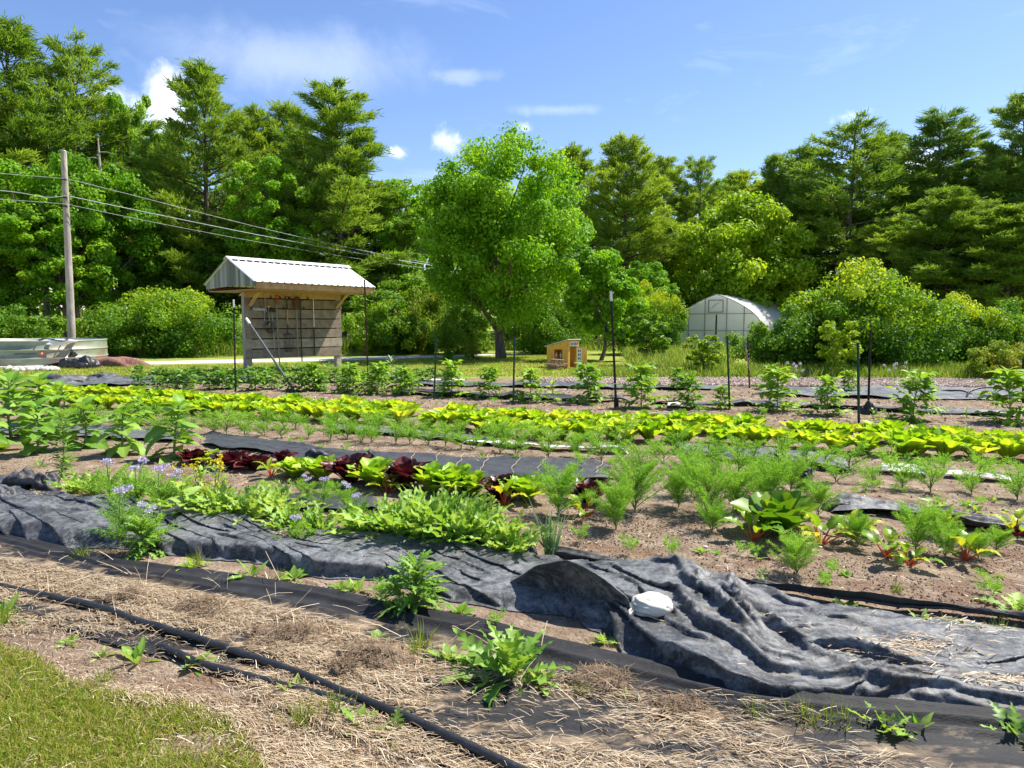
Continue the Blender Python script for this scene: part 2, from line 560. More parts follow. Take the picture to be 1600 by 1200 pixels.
def broadleaf(seed, H, R, low, nclump, nleaf, size, rag=.3, trunkr=.2, top=1.0, squash=1.0, lean=0.0, forks=7, bottom=.55, tone=.0, hue_up=0.0):
    """crown mesh and trunk mesh of a broad-leaved tree; low: height where the crown starts"""
    r = np.random.default_rng(seed)
    cr, tr = MB(), MB()
    cz, hz = (H + low) / 2, (H - low) / 2
    cs = []
    k = 0
    while len(cs) < nclump and k < nclump * 30:
        k += 1
        d = nrm(r.normal(size=3))
        lob = 1 - rag + 2 * rag * fbm(np.array([d[0] * 1.6 + 4]), np.array([d[1] * 1.6 + d[2] * 1.9 + 7]), seed, 2)[0]
        q = r.random() ** .38
        zz = d[2] * q
        prof = 1.0 if zz > 0 else 1 - (1 - bottom) * zz * zz
        p = np.array([d[0] * R * prof * lob * q, d[1] * R * prof * lob * q, cz + zz * hz * (.9 + .2 * (lob - 1))])
        if p[2] < low * .6: continue
        cs.append(p)
    cs = np.array(cs)
    for p in cs:
        rc = R * (.115 + .12 * r.random()) * (1.15 if p[2] < cz else 1)
        leaf_ball(cr, r, p, rc, int(nleaf * (.6 + .8 * r.random())), size, base=np.clip(.5 + tone + (r.random() - .5) * .4 + hue_up * (p[2] / H - .6), 0, 1), spread=.22)  # height grading: yellow new growth, with sunlit top and shaded foot painted in
    # trunk and limbs
    zt = np.linspace(0, H * .8, 10)
    wob = np.stack([np.cumsum(r.normal(size=10)) * .02 * R + lean * zt, np.cumsum(r.normal(size=10)) * .02 * R, zt], 1); wob[0, :2] = 0
    rad = trunkr * np.r_[1.35, np.linspace(1, .12, 9)]
    tube(tr, wob, rad, 9)
    pick = cs[r.permutation(len(cs))[:forks * 3]]
    for p in pick:
        hz0 = np.clip(p[2] * (.35 + .3 * r.random()), low * .5 + .1, H * .7)
        b = np.array([np.interp(hz0, zt, wob[:, 0]), np.interp(hz0, zt, wob[:, 1]), hz0])
        m = (b + p) / 2 + np.array([0, 0, .08 * R]) + r.normal(size=3) * .05 * R
        c = smooth_line([b, m, p], 6, 1)
        r0 = np.interp(hz0, zt, rad) * .5
        tube(tr, c, np.linspace(r0, r0 * .2, 6), 5)
    return cr, tr


def pine(seed, H, R, low, ntuft=27, npt=21, size=.31, top_thin=1.0, width=.052, gap=.62, ragged=.3, tone=0.0, droop=0.0):
    """white pine: whorls of boughs that carry flat plumes of needles, with gaps between the tiers"""
    r = np.random.default_rng(seed)
    cr, tr = MB(), MB()
    z = low
    zt = np.linspace(0, H, 14)
    tx = np.cumsum(r.normal(size=14)) * .03; ty = np.cumsum(r.normal(size=14)) * .03; tx[0] = ty[0] = 0
    trk = np.stack([tx, ty, zt], 1)
    trr = H * .014 * np.linspace(1.1, .08, 14)
    tube(tr, trk, trr, 8)
    NT = (np.array([[-.5, 0, 0], [.5, 0, 0], [.28, .7, .04], [0, 1, .0], [-.28, .7, .04]]) * np.array([width / size, 1, 1]), np.array([[0, 1, 2, 3, 4]]))
    while z < H - .25:
        f = (z - low) / (H - low)
        L = R * (1 - f ** 1.6) ** .8 * (.55 + .45 * min(1, f * 4 + .25)) + .25
        nb = r.integers(4, 7)
        a0 = r.random() * 6.28
        for b in range(nb):
            if r.random() < .12: continue
            az = a0 + b / nb * 6.283 + r.normal() * .25
            l = L * (1 - ragged + 2 * ragged * r.random())
            rise = .16 + .55 * f ** 1.5 + r.normal() * .08 - droop
            d = np.array([cos(az), sin(az), 0])
            t = np.linspace(0, 1, 6)[:, None]
            base = np.array([np.interp(z, zt, tx), np.interp(z, zt, ty), z])
            c = base + d * t * l + np.array([0, 0, 1]) * (t * rise + (t ** 2) * .12 - .05 * t * (1 - f)) * l
            tube(tr, c, np.linspace(.014 * l + .012, .006, 6), 4, cap=False)
            side = np.array([-d[1], d[0], 0])
            nt_ = max(4, int(ntuft * (l / R) ** .9 * (.8 + .4 * r.random())))
            q = .22 + .78 * r.random(nt_) ** .75
            spread = (.32 * l * (1.15 - q)) * (q > .25) + .07
            lat = r.uniform(-1, 1, nt_) * spread
            P = np.stack([np.interp(q, t[:, 0], c[:, k]) for k in range(3)], 1) + side * lat[:, None] + np.array([0, 0, 1]) * (r.normal(size=nt_) * .04 + .08 + .05 * np.abs(lat))[:, None]
            tb = .5 + tone + (r.random() - .5) * .35
            for p, lt in zip(P, lat):
                k = int(npt * (.7 + .6 * r.random()))
                dd = nrm(d * .75 + side * np.sign(lt) * .45 * min(1, abs(lt) * 4) + np.array([0, 0, .5]) + r.normal(size=(k, 3)) * .55)
                pp = p + r.normal(size=(k, 3)) * np.array([.13, .13, .06])
                Mx = frames(dd, r.normal(size=(k, 3))) * (size * (.6 + .7 * r.random(k)))[:, None, None]
                cr.scatter(NT[0], NT[1], pp, Mx, np.clip(tb + (r.random(k) - .5) * .5 + .12 * (q.mean() - .5), 0, 1))
        z += gap * (.75 + .5 * r.random()) * (1 - .35 * f)
    # leader
    k = 60
    pp = np.array([tx[-1], ty[-1], H - .5]) + r.normal(size=(k, 3)) * np.array([.1, .1, .32])
    dd = nrm(np.array([0, 0, 1.]) + r.normal(size=(k, 3)) * .6)
    cr.scatter(NT[0], NT[1], pp, frames(dd, r.normal(size=(k, 3))) * (size * .8), np.clip(.55 + (r.random(k) - .5) * .4, 0, 1))
    return cr, tr


_done = {}


def plant_tree(key, maker, mats, name, label, cat, u, Y, vtop, wpx, rz=None, group=None, vbase=None, z0=0.0, part='crown'):
    """a tree at depth Y under pixel column u: its top reaches row vtop, its crown is wpx wide"""
    if key not in _done:
        cr, tr, H, R = maker()
        _done[key] = (cr.mesh(name + '_crown', mats[0], False), tr.mesh(name + '_trunk', mats[1]), H, R)
    cm, tm, H, R = _done[key]
    x = (u - 800) / F * (Y * CT + 0) * 1.0
    p = AT(u, 505, Y)
    top = AT(u, vtop, Y)[2]
    h = top - z0
    root = thing(name, label, cat, (p[0], Y, z0), rng.random() * 6.28 if rz is None else rz, group)
    wr = wpx / 2 / F * Y
    root.scale = (wr / R, wr / R, h / H)
    for nm, me in ((part, cm), ('trunk', tm)):
        o = bpy.data.objects.new(nm, me); COL.objects.link(o); o.parent = root
    return root


def T_pine(seed, H, R, low, **k):
    def f():
        c, t = pine(seed, H, R, low, **k); return c, t, H, R
    return f


def T_broad(seed, H, R, low, *a, **k):
    def f():
        c, t = broadleaf(seed, H, R, low, *a, **k); return c, t, H, R * 1.08
    return f


PINES = {'pa': T_pine(21, 16, 3.4, 3.0, tone=.03), 'pb': T_pine(22, 16, 3.2, 2.0, ragged=.38), 'pc': T_pine(23, 15, 3.0, 4.0, ragged=.42, tone=.08),
         'pd': T_pine(24, 16, 3.6, 5.0, gap=.75, ragged=.4), 'pf': T_pine(26, 15, 3.0, 5.5, ragged=.5, gap=.85, ntuft=22, tone=.05), 'pg': T_pine(27, 16, 2.9, 3.0, ragged=.45, droop=.05, gap=.7), 'ph': T_pine(28, 14, 3.2, 2.0, ragged=.4, tone=.1, gap=.55), 'pe': T_pine(25, 13, 2.8, 1.2, ragged=.3, tone=.15, droop=.08)}
GP_ = 'pines of the wood behind the garden'
GB_ = 'broad-leaved trees of the wood behind the garden'
BROAD = {'ba': T_broad(31, 12, 3.2, 1.2, 110, 250, .175, .32), 'bb': T_broad(32, 12, 2.6, 2.5, 90, 250, .175, .35), 'bc': T_broad(33, 11, 3.4, 1.5, 110, 250, .175, .3),
         'be': T_broad(36, 9, 3.9, .5, 200, 220, .19, .14, bottom=.8), 'bd': T_broad(34, 9, 3.6, .4, 110, 190, .2, .25)}
PM = (M['pine'], M['bark']); PB = (M['pineblue'], M['bark'])
for (k, mats, u, Y, vt, wp, lab) in [
    ('pd', PM, -70, 39, 40, 270, 'huge ragged pine cut off by the edge of the picture, above the tank'),
    ('pa', PM, 42, 41, 42, 250, 'very tall broad pine rising above the bright maple behind the tank'),
    ('pf', PM, 138, 43, 66, 190, 'tall ragged pine with a long bare bough reaching towards the white cloud'),
    ('pb', PM, 196, 47, 165, 150, 'slim dark pine between the ragged pine and the gap with the cloud'),
    ('pa', PM, 334, 41, 103, 195, 'tall broad pine directly above the ridge of the tool board roof'),
    ('pc', PM, 262, 46, 215, 120, 'shorter pine filling the gap below the white cloud'),
    ('pb', PM, 408, 46, 172, 150, 'pine half hidden behind the broad pine above the tool board'),
    ('pe', PM, 455, 47, 168, 140, 'pine with a blunt crown between two taller pines above the tool board'),
    ('pg', PM, 533, 41, 140, 205, 'tall pointed pine standing next to the open patch of sky and the round maple'),
    ('pd', PM, 480, 44, 200, 150, 'dim pine with bare lower trunk behind the tool board roof end'),
    ('pe', PM, 590, 43, 290, 150, 'low pine at the foot of the tall pointed pine'),
    ('pc', PM, 893, 50, 232, 120, 'dark pine just showing past the crown of the big round maple'),
    ('ph', PM, 972, 47, 222, 165, 'tiered pine with a forked top, tallest of the middle pines'),
    ('pb', PM, 1030, 51, 248, 130, 'tiered pine leaning against the forked pine'),
    ('pf', PM, 1087, 52, 248, 105, 'thin pine with a long arm standing alone against the sky'),
    ('pe', PM, 1148, 56, 272, 125, 'rounded low pine behind the yellow-green tree'),
    ('pe', PB, 1205, 54, 246, 95, 'narrow bluish pine above the edge of the yellow-green tree'),
    ('pc', PB, 1248, 52, 232, 115, 'bluish pine with twin spiky tops'),
    ('pf', PM, 1325, 47, 192, 195, 'wide pale pine with a loose crown above the large bush'),
    ('ph', PB, 1375, 52, 215, 130, 'dark pine tucked behind the wide pale pine'),
    ('pg', PB, 1452, 48, 182, 185, 'dense dark pine with two tops above the pale larches'),
    ('pa', PB, 1588, 44, 150, 190, 'tall dark pine cut off by the frame beyond the young red shrub'),
    ('pd', PB, 1680, 42, 130, 230, 'dark pine beyond the frame with boughs reaching in'),
    ('pe', PM, 1290, 52, 300, 160, 'low pine showing between the yellow-green tree and the large bush'),
    ('ph', PM, 1475, 41, 300, 185, 'soft pale green young pine in front of the dense dark pine'),
    ('pe', PM, 1568, 39, 325, 190, 'soft pale green young pine with a bare trunk in view above the hedge'),
    ('pe', PM, 1395, 43, 340, 150, 'small pale young pine right behind the large bush'),
]:
    plant_tree(k + mats[0].name, PINES[k], mats, 'pine_tree', lab, 'pine tree', u, Y, vt, wp, group=GP_)

MP = (M['maple'], M['bark']); DK = (M['darkleaf'], M['bark']); YL = (M['yellowleaf'], M['bark'])
for (k, mats, u, Y, vt, wp, lab) in [
    ('bb', MP, 216, 45, 124, 95, 'slender maple whose rounded top stands against the white cloud'),
    ('ba', MP, 35, 35.5, 235, 230, 'bright green maple behind the round tank'),
    ('bc', MP, 150, 36.5, 212, 190, 'bright green maple whose boughs surround the utility pole top'),
    ('bb', MP, 100, 34.5, 300, 150, 'low maple just behind the utility pole'),
    ('ba', MP, -90, 34, 260, 260, 'maple beyond the frame with boughs reaching over the tank'),
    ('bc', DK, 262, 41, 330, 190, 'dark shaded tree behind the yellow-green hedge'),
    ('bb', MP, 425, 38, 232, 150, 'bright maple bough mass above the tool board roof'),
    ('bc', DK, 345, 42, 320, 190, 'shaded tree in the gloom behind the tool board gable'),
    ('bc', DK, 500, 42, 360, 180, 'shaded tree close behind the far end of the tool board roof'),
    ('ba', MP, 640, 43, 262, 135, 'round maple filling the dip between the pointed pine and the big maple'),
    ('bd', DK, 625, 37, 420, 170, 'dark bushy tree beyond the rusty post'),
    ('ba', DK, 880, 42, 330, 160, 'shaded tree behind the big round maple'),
    ('bc', MP, 1000, 41, 395, 120, 'light green bushy tree beside the poly tunnel'),
    ('bb', MP, 1530, 46, 226, 125, 'bright rounded maple wedged between two dark pines'),
    ('ba', MP, 1600, 43, 285, 130, 'bright maple at the edge of the frame under the tall dark pine'),
    ('bc', MP, 1405, 44, 338, 110, 'small bright maple over the large bush'),
    ('be', YL, 1158, 46.5, 298, 215, 'big round yellow-green tree behind the poly tunnel'),
]:
    plant_tree(k + mats[0].name, BROAD[k], mats, 'broadleaf_tree', lab, 'tree', u, Y, vt, wp, group=GB_)

# the big maple on the lawn
plant_tree('hero', T_broad(41, 10.6, 3.7, 1.5, 240, 340, .135, .34, .21, forks=10, bottom=.8), (M['oak'], M['bark']), 'maple_tree',
           'big round maple standing alone on the lawn with a straight dark trunk', 'tree', 783, 29.2, 190, 262, 1.0)
# the leafy tree by the playhouse
plant_tree('small', T_broad(43, 4.6, 1.5, .45, 90, 190, .13, .3, .07, bottom=.95), (M['oak'], M['bark']), 'young_tree',
           'dark leafy young tree beside the wooden playhouse', 'tree', 940, 27.5, 377, 130, .4)

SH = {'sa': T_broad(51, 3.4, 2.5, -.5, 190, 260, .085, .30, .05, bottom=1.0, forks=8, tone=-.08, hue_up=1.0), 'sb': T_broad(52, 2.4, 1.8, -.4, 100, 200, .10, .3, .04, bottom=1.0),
      'sc': T_broad(53, 2.2, .6, -.2, 90, 70, .075, .3, .015, bottom=1.0), 'sd': T_broad(54, 3.0, 3.4, -.4, 160, 230, .11, .28, .05, bottom=1.0, hue_up=.5)}
SM = (M['shrub'], M['bark']); RS = (M['redshrub'], M['bark'])
GS_ = 'shrubs round the garden'
for (k, mats, u, Y, vt, wp, lab) in [
    ('sd', SM, 262, 31.5, 452, 245, 'wide yellow-green shrub behind the drive, between the pole and the tool board'),
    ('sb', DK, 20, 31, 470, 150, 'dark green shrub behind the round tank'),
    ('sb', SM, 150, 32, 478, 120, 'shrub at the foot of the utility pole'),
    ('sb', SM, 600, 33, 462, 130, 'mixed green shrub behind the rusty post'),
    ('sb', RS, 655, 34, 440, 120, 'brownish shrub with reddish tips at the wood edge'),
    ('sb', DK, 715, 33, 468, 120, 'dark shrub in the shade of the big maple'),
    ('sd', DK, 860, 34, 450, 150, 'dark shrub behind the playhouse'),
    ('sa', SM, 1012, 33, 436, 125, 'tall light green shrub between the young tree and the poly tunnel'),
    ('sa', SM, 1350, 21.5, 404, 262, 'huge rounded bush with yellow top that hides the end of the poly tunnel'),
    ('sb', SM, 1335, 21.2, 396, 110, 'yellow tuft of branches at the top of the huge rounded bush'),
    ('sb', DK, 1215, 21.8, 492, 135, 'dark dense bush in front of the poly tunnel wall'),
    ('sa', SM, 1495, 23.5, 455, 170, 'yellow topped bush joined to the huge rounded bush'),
    ('sb', DK, 1585, 23, 462, 150, 'green bush beyond the young red shrub'),
    ('sb', RS, 1572, 17.9, 528, 118, 'young shrub with reddish leaf tips at the end of the wood-chip strip'),
    ('sc', SM, 1100, 19.4, 512, 62, 'small upright shrub standing before the poly tunnel'),
    ('sc', YL, 1310, 18.7, 486, 68, 'slim upright shrub with orange tips before the huge bush'),
    ('sc', SM, 1012, 24.0, 476, 76, 'thin willowy sapling beside the dark young tree'),
    ('sc', SM, 700, 27.2, 541, 22, 'tiny shrub on the lawn left of the big maple trunk'.replace(' left of', ' near')),
    ('sc', RS, 738, 27.4, 530, 30, 'little shrub with ruddy stems close to the big maple trunk'),
]:
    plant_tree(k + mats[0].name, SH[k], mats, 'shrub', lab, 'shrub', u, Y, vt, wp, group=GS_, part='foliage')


# the rest of the wood, one mass far behind
def woods():
    mb, r = MB(), np.random.default_rng(61)
    tops = [(-400, 150), (0, 190), (200, 215), (330, 230), (480, 255), (620, 300), (760, 330), (900, 290), (1050, 305), (1200, 300), (1350, 270), (1500, 262), (1650, 250), (2000, 240)]
    n = 1500
    u = r.uniform(-350, 1950, n); Y = r.uniform(57, 72, n)
    vt = np.interp(u, [a for a, _ in tops], [b for _, b in tops]) + r.normal(size=n) * 12
    zt = (505 - vt) / F * Y + 1.5
    z = 1.0 + (zt - 1) * r.random(n) ** .8
    x = (u - 800) / F * Y
    for i in range(n):
        leaf_ball(mb, r, np.array([x[i], Y[i], z[i]]), 1.3, 34, .62, base=.25 + .5 * r.random(), spread=.2)
    for i in range(90):
        uu = r.uniform(-300, 1900); yy = r.uniform(50, 60); xx = (uu - 800) / F * yy
        tube(mb, [[xx, yy, 0], [xx + r.normal() * .2, yy, 5], [xx + r.normal() * .3, yy, 11]], [.2, .16, .08], 6, 1)
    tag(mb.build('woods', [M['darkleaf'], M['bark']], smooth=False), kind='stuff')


woods()


# dead snag
def snag():
    root = thing('dead_tree', 'bare dead trunk with broken branch stubs behind the utility pole', 'dead tree', (AT(170, 505, 38)[0], 38, 0))
    r = np.random.default_rng(5)
    a = AT(np.array([172, 170, 165, 160, 156, 153]), np.array([505, 440, 380, 320, 260, 215]), 38.0)
    loc = np.array(root.location)
    mb = MB(); tube(mb, np.vstack([[0, 0, 0], a - loc]), [.2, .19, .17, .14, .11, .07, .03], 7)
    mb.build('trunk', M['palebark'], root)
    for k in range(14):
        mb = MB()
        t = r.uniform(.35, .98); j = int(t * 5); b = a[j] * (1 - (t * 5 - j)) + a[min(j + 1, 5)] * (t * 5 - j) - loc
        az = r.random() * 6.28; l = r.uniform(.4, 1.0)
        e = b + np.array([cos(az) * l, sin(az) * l, r.uniform(-.1, .35)])
        tube(mb, [b, (b + e) / 2 + [0, 0, .06], e], [.03, .02, .008], 4)
        mb.build('branch', M['palebark'], root)


snag()

# ------------------------------------------------------------------ tall grass and weeds
BLADE = (np.array([[-.5, 0, 0], [.5, 0, 0], [.42, .4, .03], [-.42, .4, .03], [.26, .75, .14], [-.26, .75, .14], [0, 1, .3]]),
         [np.array([[0, 1, 2, 3], [3, 2, 4, 5]]), np.array([[5, 4, 6]])])


def blades(mb, r, xy, z, h, wd, lean=.35, mat=0, base=.5, spread=.5):
    n = len(xy)
    d = nrm(np.stack([r.normal(size=n) * lean, r.normal(size=n) * lean, np.ones(n)], 1))
    Mx = frames(d, r.normal(size=(n, 3)))
    hh = h * (.55 + .75 * r.random(n))
    S = np.stack([np.full(n, wd) * (.7 + .6 * r.random(n)), hh, hh], -1)
    Mx = Mx * S[:, None, :]
    mb.scatter(BLADE[0], BLADE[1], np.stack([xy[:, 0], xy[:, 1], np.broadcast_to(z, n)], 1), Mx, np.clip(base + (r.random(n) - .5) * spread * 2, 0, 1), mat)


r = np.random.default_rng(71)
mb = MB()
poly = GP([(120, 560), (400, 556), (560, 553), (700, 549), (720, 543), (560, 545), (300, 547), (120, 550)])
blades(mb, r, sample_poly(poly, 9000, r), 0, .75, .03, .3)
poly = GP([(700, 550), (860, 547), (1000, 551), (1060, 556), (1070, 546), (900, 541), (700, 543)])
blades(mb, r, sample_poly(poly, 5000, r), 0, .5, .03, .4, base=.55)
poly = GP([(985, 585), (1060, 588), (1140, 586), (1140, 556), (1060, 548), (975, 556)])
blades(mb, r, sample_poly(poly, 9000, r), 0, .55, .022, .4, base=.6)
poly = GP([(900, 593), (1100, 593), (1300, 594), (1700, 597), (1700, 583), (1500, 581), (1300, 581), (1140, 581), (980, 584)])
blades(mb, r, sample_poly(poly, 15000, r), 0, .34, .018, .45, base=.5)
poly = GP([(-200, 563), (100, 562), (160, 560), (160, 552), (-200, 552)])
blades(mb, r, sample_poly(poly, 2500, r), 0, .6, .03, .35)
tag(mb.build('tall_grass', M['tallgrass'], smooth=False), kind='stuff')

# lawn: short blades far away and in the near corner
mb = MB()
poly = GP([(-250, 604), (60, 598), (230, 590), (400, 588), (700, 589), (1000, 590), (1000, 575), (860, 556), (830, 556), (540, 566), (200, 573), (-250, 577)])
blades(mb, r, sample_poly(poly, 42000, r), 0, .07, .016, .6, base=.62, spread=.35)
NEARLAWN = [(-260, 985), (0, 1012), (60, 1036), (110, 1072), (170, 1088), (230, 1098), (300, 1114), (350, 1130), (380, 1150), (420, 1210), (-260, 1330)]
nearlawn = GP(NEARLAWN)
p = sample_poly(nearlawn, 60000, r)
dens = fbm(p[:, 0] * 2.2, p[:, 1] * 2.2, 77, 3)
p = p[r.random(len(p)) < np.clip((dens - .28) * 3.4, .12, 1)]
blades(mb, r, p, .018, .036, .0034, .9, base=.62, spread=.42)
tag(mb.build('lawn_grass', M['grass'], smooth=False), kind='stuff')
# ------------------------------------------------------------------ built things
M['whitemetal'] = surf('whitemetal', [(.3, (.78, .78, .77)), (.7, (.86, .86, .85))], 3, 4, .35, .5)
M['greywood'] = surf('greywood', [(.3, (.15, .115, .088)), (.55, (.28, .225, .18)), (.75, (.42, .36, .30))], 5, 8, .9, .15, .5, 30, (1, .12, 1), usevar=.35, bdist=.01)
M['gablewood'] = surf('gablewood', [(.3, (.17, .17, .15)), (.55, (.30, .31, .27)), (.75, (.42, .43, .38))], 6, 8, .9, .15, .5, 30, (1, 1, .12), usevar=.5, bdist=.01)
M['freshwood'] = surf('freshwood', [(.3, (.36, .20, .095)), (.55, (.50, .31, .17)), (.75, (.6, .41, .25))], 6, 7, .85, .2, .3, 40, (1, .2, 1), usevar=.3)
M['postwood'] = surf('postwood', [(.3, (.24, .20, .16)), (.6, (.38, .33, .28)), (.8, (.48, .43, .37))], 7, 8, .9, .15, .6, 20, (1, 1, .08), bdist=.01)
M['blackmetal'] = surf('blackmetal', [(.3, (.012, .012, .013)), (.7, (.035, .034, .033))], 20, 4, .5, .5)
M['darkgap'] = surf('darkgap', [(.3, (.02, .016, .013)), (.7, (.04, .03, .025))], 8, 3, .95, .1)
M['steel'] = surf('steel', [(.3, (.22, .22, .22)), (.7, (.38, .38, .37))], 15, 5, .5, .5, metal=.5)
M['darksteel'] = surf('darksteel', [(.3, (.05, .055, .055)), (.7, (.12, .125, .125))], 15, 5, .6, .4)
M['toolwood'] = surf('toolwood', [(.3, (.38, .22, .10)), (.7, (.56, .36, .18))], 8, 5, .6, .3)
M['oldtool'] = surf('oldtool', [(.3, (.22, .18, .14)), (.7, (.36, .31, .26))], 8, 5, .75, .3)
M['redpaint'] = surf('redpaint', [(.3, (.35, .03, .02)), (.7, (.5, .05, .03))], 8, 4, .5, .4)
M['yellowpaint'] = surf('yellowpaint', [(.3, (.5, .36, .04)), (.7, (.6, .45, .06))], 8, 4, .5, .4)
M['greenpost'] = surf('greenpost', [(.3, (.012, .06, .035)), (.7, (.03, .11, .065))], 10, 4, .5, .4)
M['darkpost'] = surf('darkpost', [(.3, (.022, .024, .018)), (.65, (.05, .045, .035)), (.8, (.14, .08, .045))], 14, 5, .7, .3)
M['rustpost'] = surf('rustpost', [(.3, (.04, .025, .018)), (.55, (.13, .065, .035)), (.75, (.22, .11, .06))], 22, 6, .85, .2)
M['whitepaint'] = surf('whitepaint', [(.3, (.7, .7, .68)), (.7, (.82, .82, .8))], 10, 4, .6, .4)
M['galv'] = surf('galv', [(.3, (.20, .23, .155)), (.5, (.29, .325, .235)), (.7, (.39, .42, .33))], 1.6, 7, .45, .5, metal=.45, stretch=(1, 1, 2.0), layer=[((.25, .20, .13), .8, .52, .66)], nrough=.5)  # brown patches imitate reflected surroundings on the metal
M['galvlip'] = surf('galvlip', [(.3, (.40, .42, .36)), (.7, (.52, .54, .48))], 3, 4, .35, .5, metal=.3)
M['plasticfilm'] = leafmat('plasticfilm', [(0, (.80, .79, .77)), (1, (.87, .86, .85))], .45, .35, .5, .02, (1, 1, 1))
M['frametube'] = surf('frametube', [(.3, (.25, .26, .25)), (.7, (.38, .39, .38))], 9, 3, .5, .5, metal=.4)
M['playwood'] = surf('playwood', [(.3, (.62, .30, .04)), (.55, (.78, .42, .08)), (.75, (.85, .52, .13))], 7, 6, .7, .3, .2, 60, (1, 1, .5))
M['playroof'] = surf('playroof', [(.3, (.46, .42, .34)), (.7, (.6, .55, .46))], 7, 5, .85, .2)
M['benchwood'] = surf('benchwood', [(.3, (.25, .15, .12)), (.7, (.42, .29, .24))], 9, 5, .85, .2)
M['wire'] = surf('wire', [(.3, (.30, .31, .31)), (.7, (.42, .43, .43))], 3, 2, .5, .5, metal=.3)
M['blackplastic'] = surf('blackplastic', [(.3, (.010, .010, .011)), (.7, (.028, .028, .03))], 10, 5, .42, .5, .3, 40)
M['hosewhite'] = surf('hosewhite', [(.3, (.66, .68, .72)), (.7, (.82, .83, .85))], 9, 3, .5, .4)
M['rockpale'] = surf('rockpale', [(.3, (.36, .33, .29)), (.7, (.56, .52, .47))], 12, 6, .9, .2, .5, 40)
M['mulchred'] = surf('mulchred', [(.3, (.13, .06, .045)), (.55, (.26, .14, .11)), (.75, (.4, .26, .21))], 14, 8, .95, .1, 1.0, 60)
M['letterblack'] = surf('letterblack', [(.3, (.012, .012, .012)), (.7, (.02, .02, .02))], 3, 2, .6, .3)
M['logoorange'] = surf('logoorange', [(.3, (.6, .13, .03)), (.7, (.68, .17, .04))], 3, 2, .6, .3)


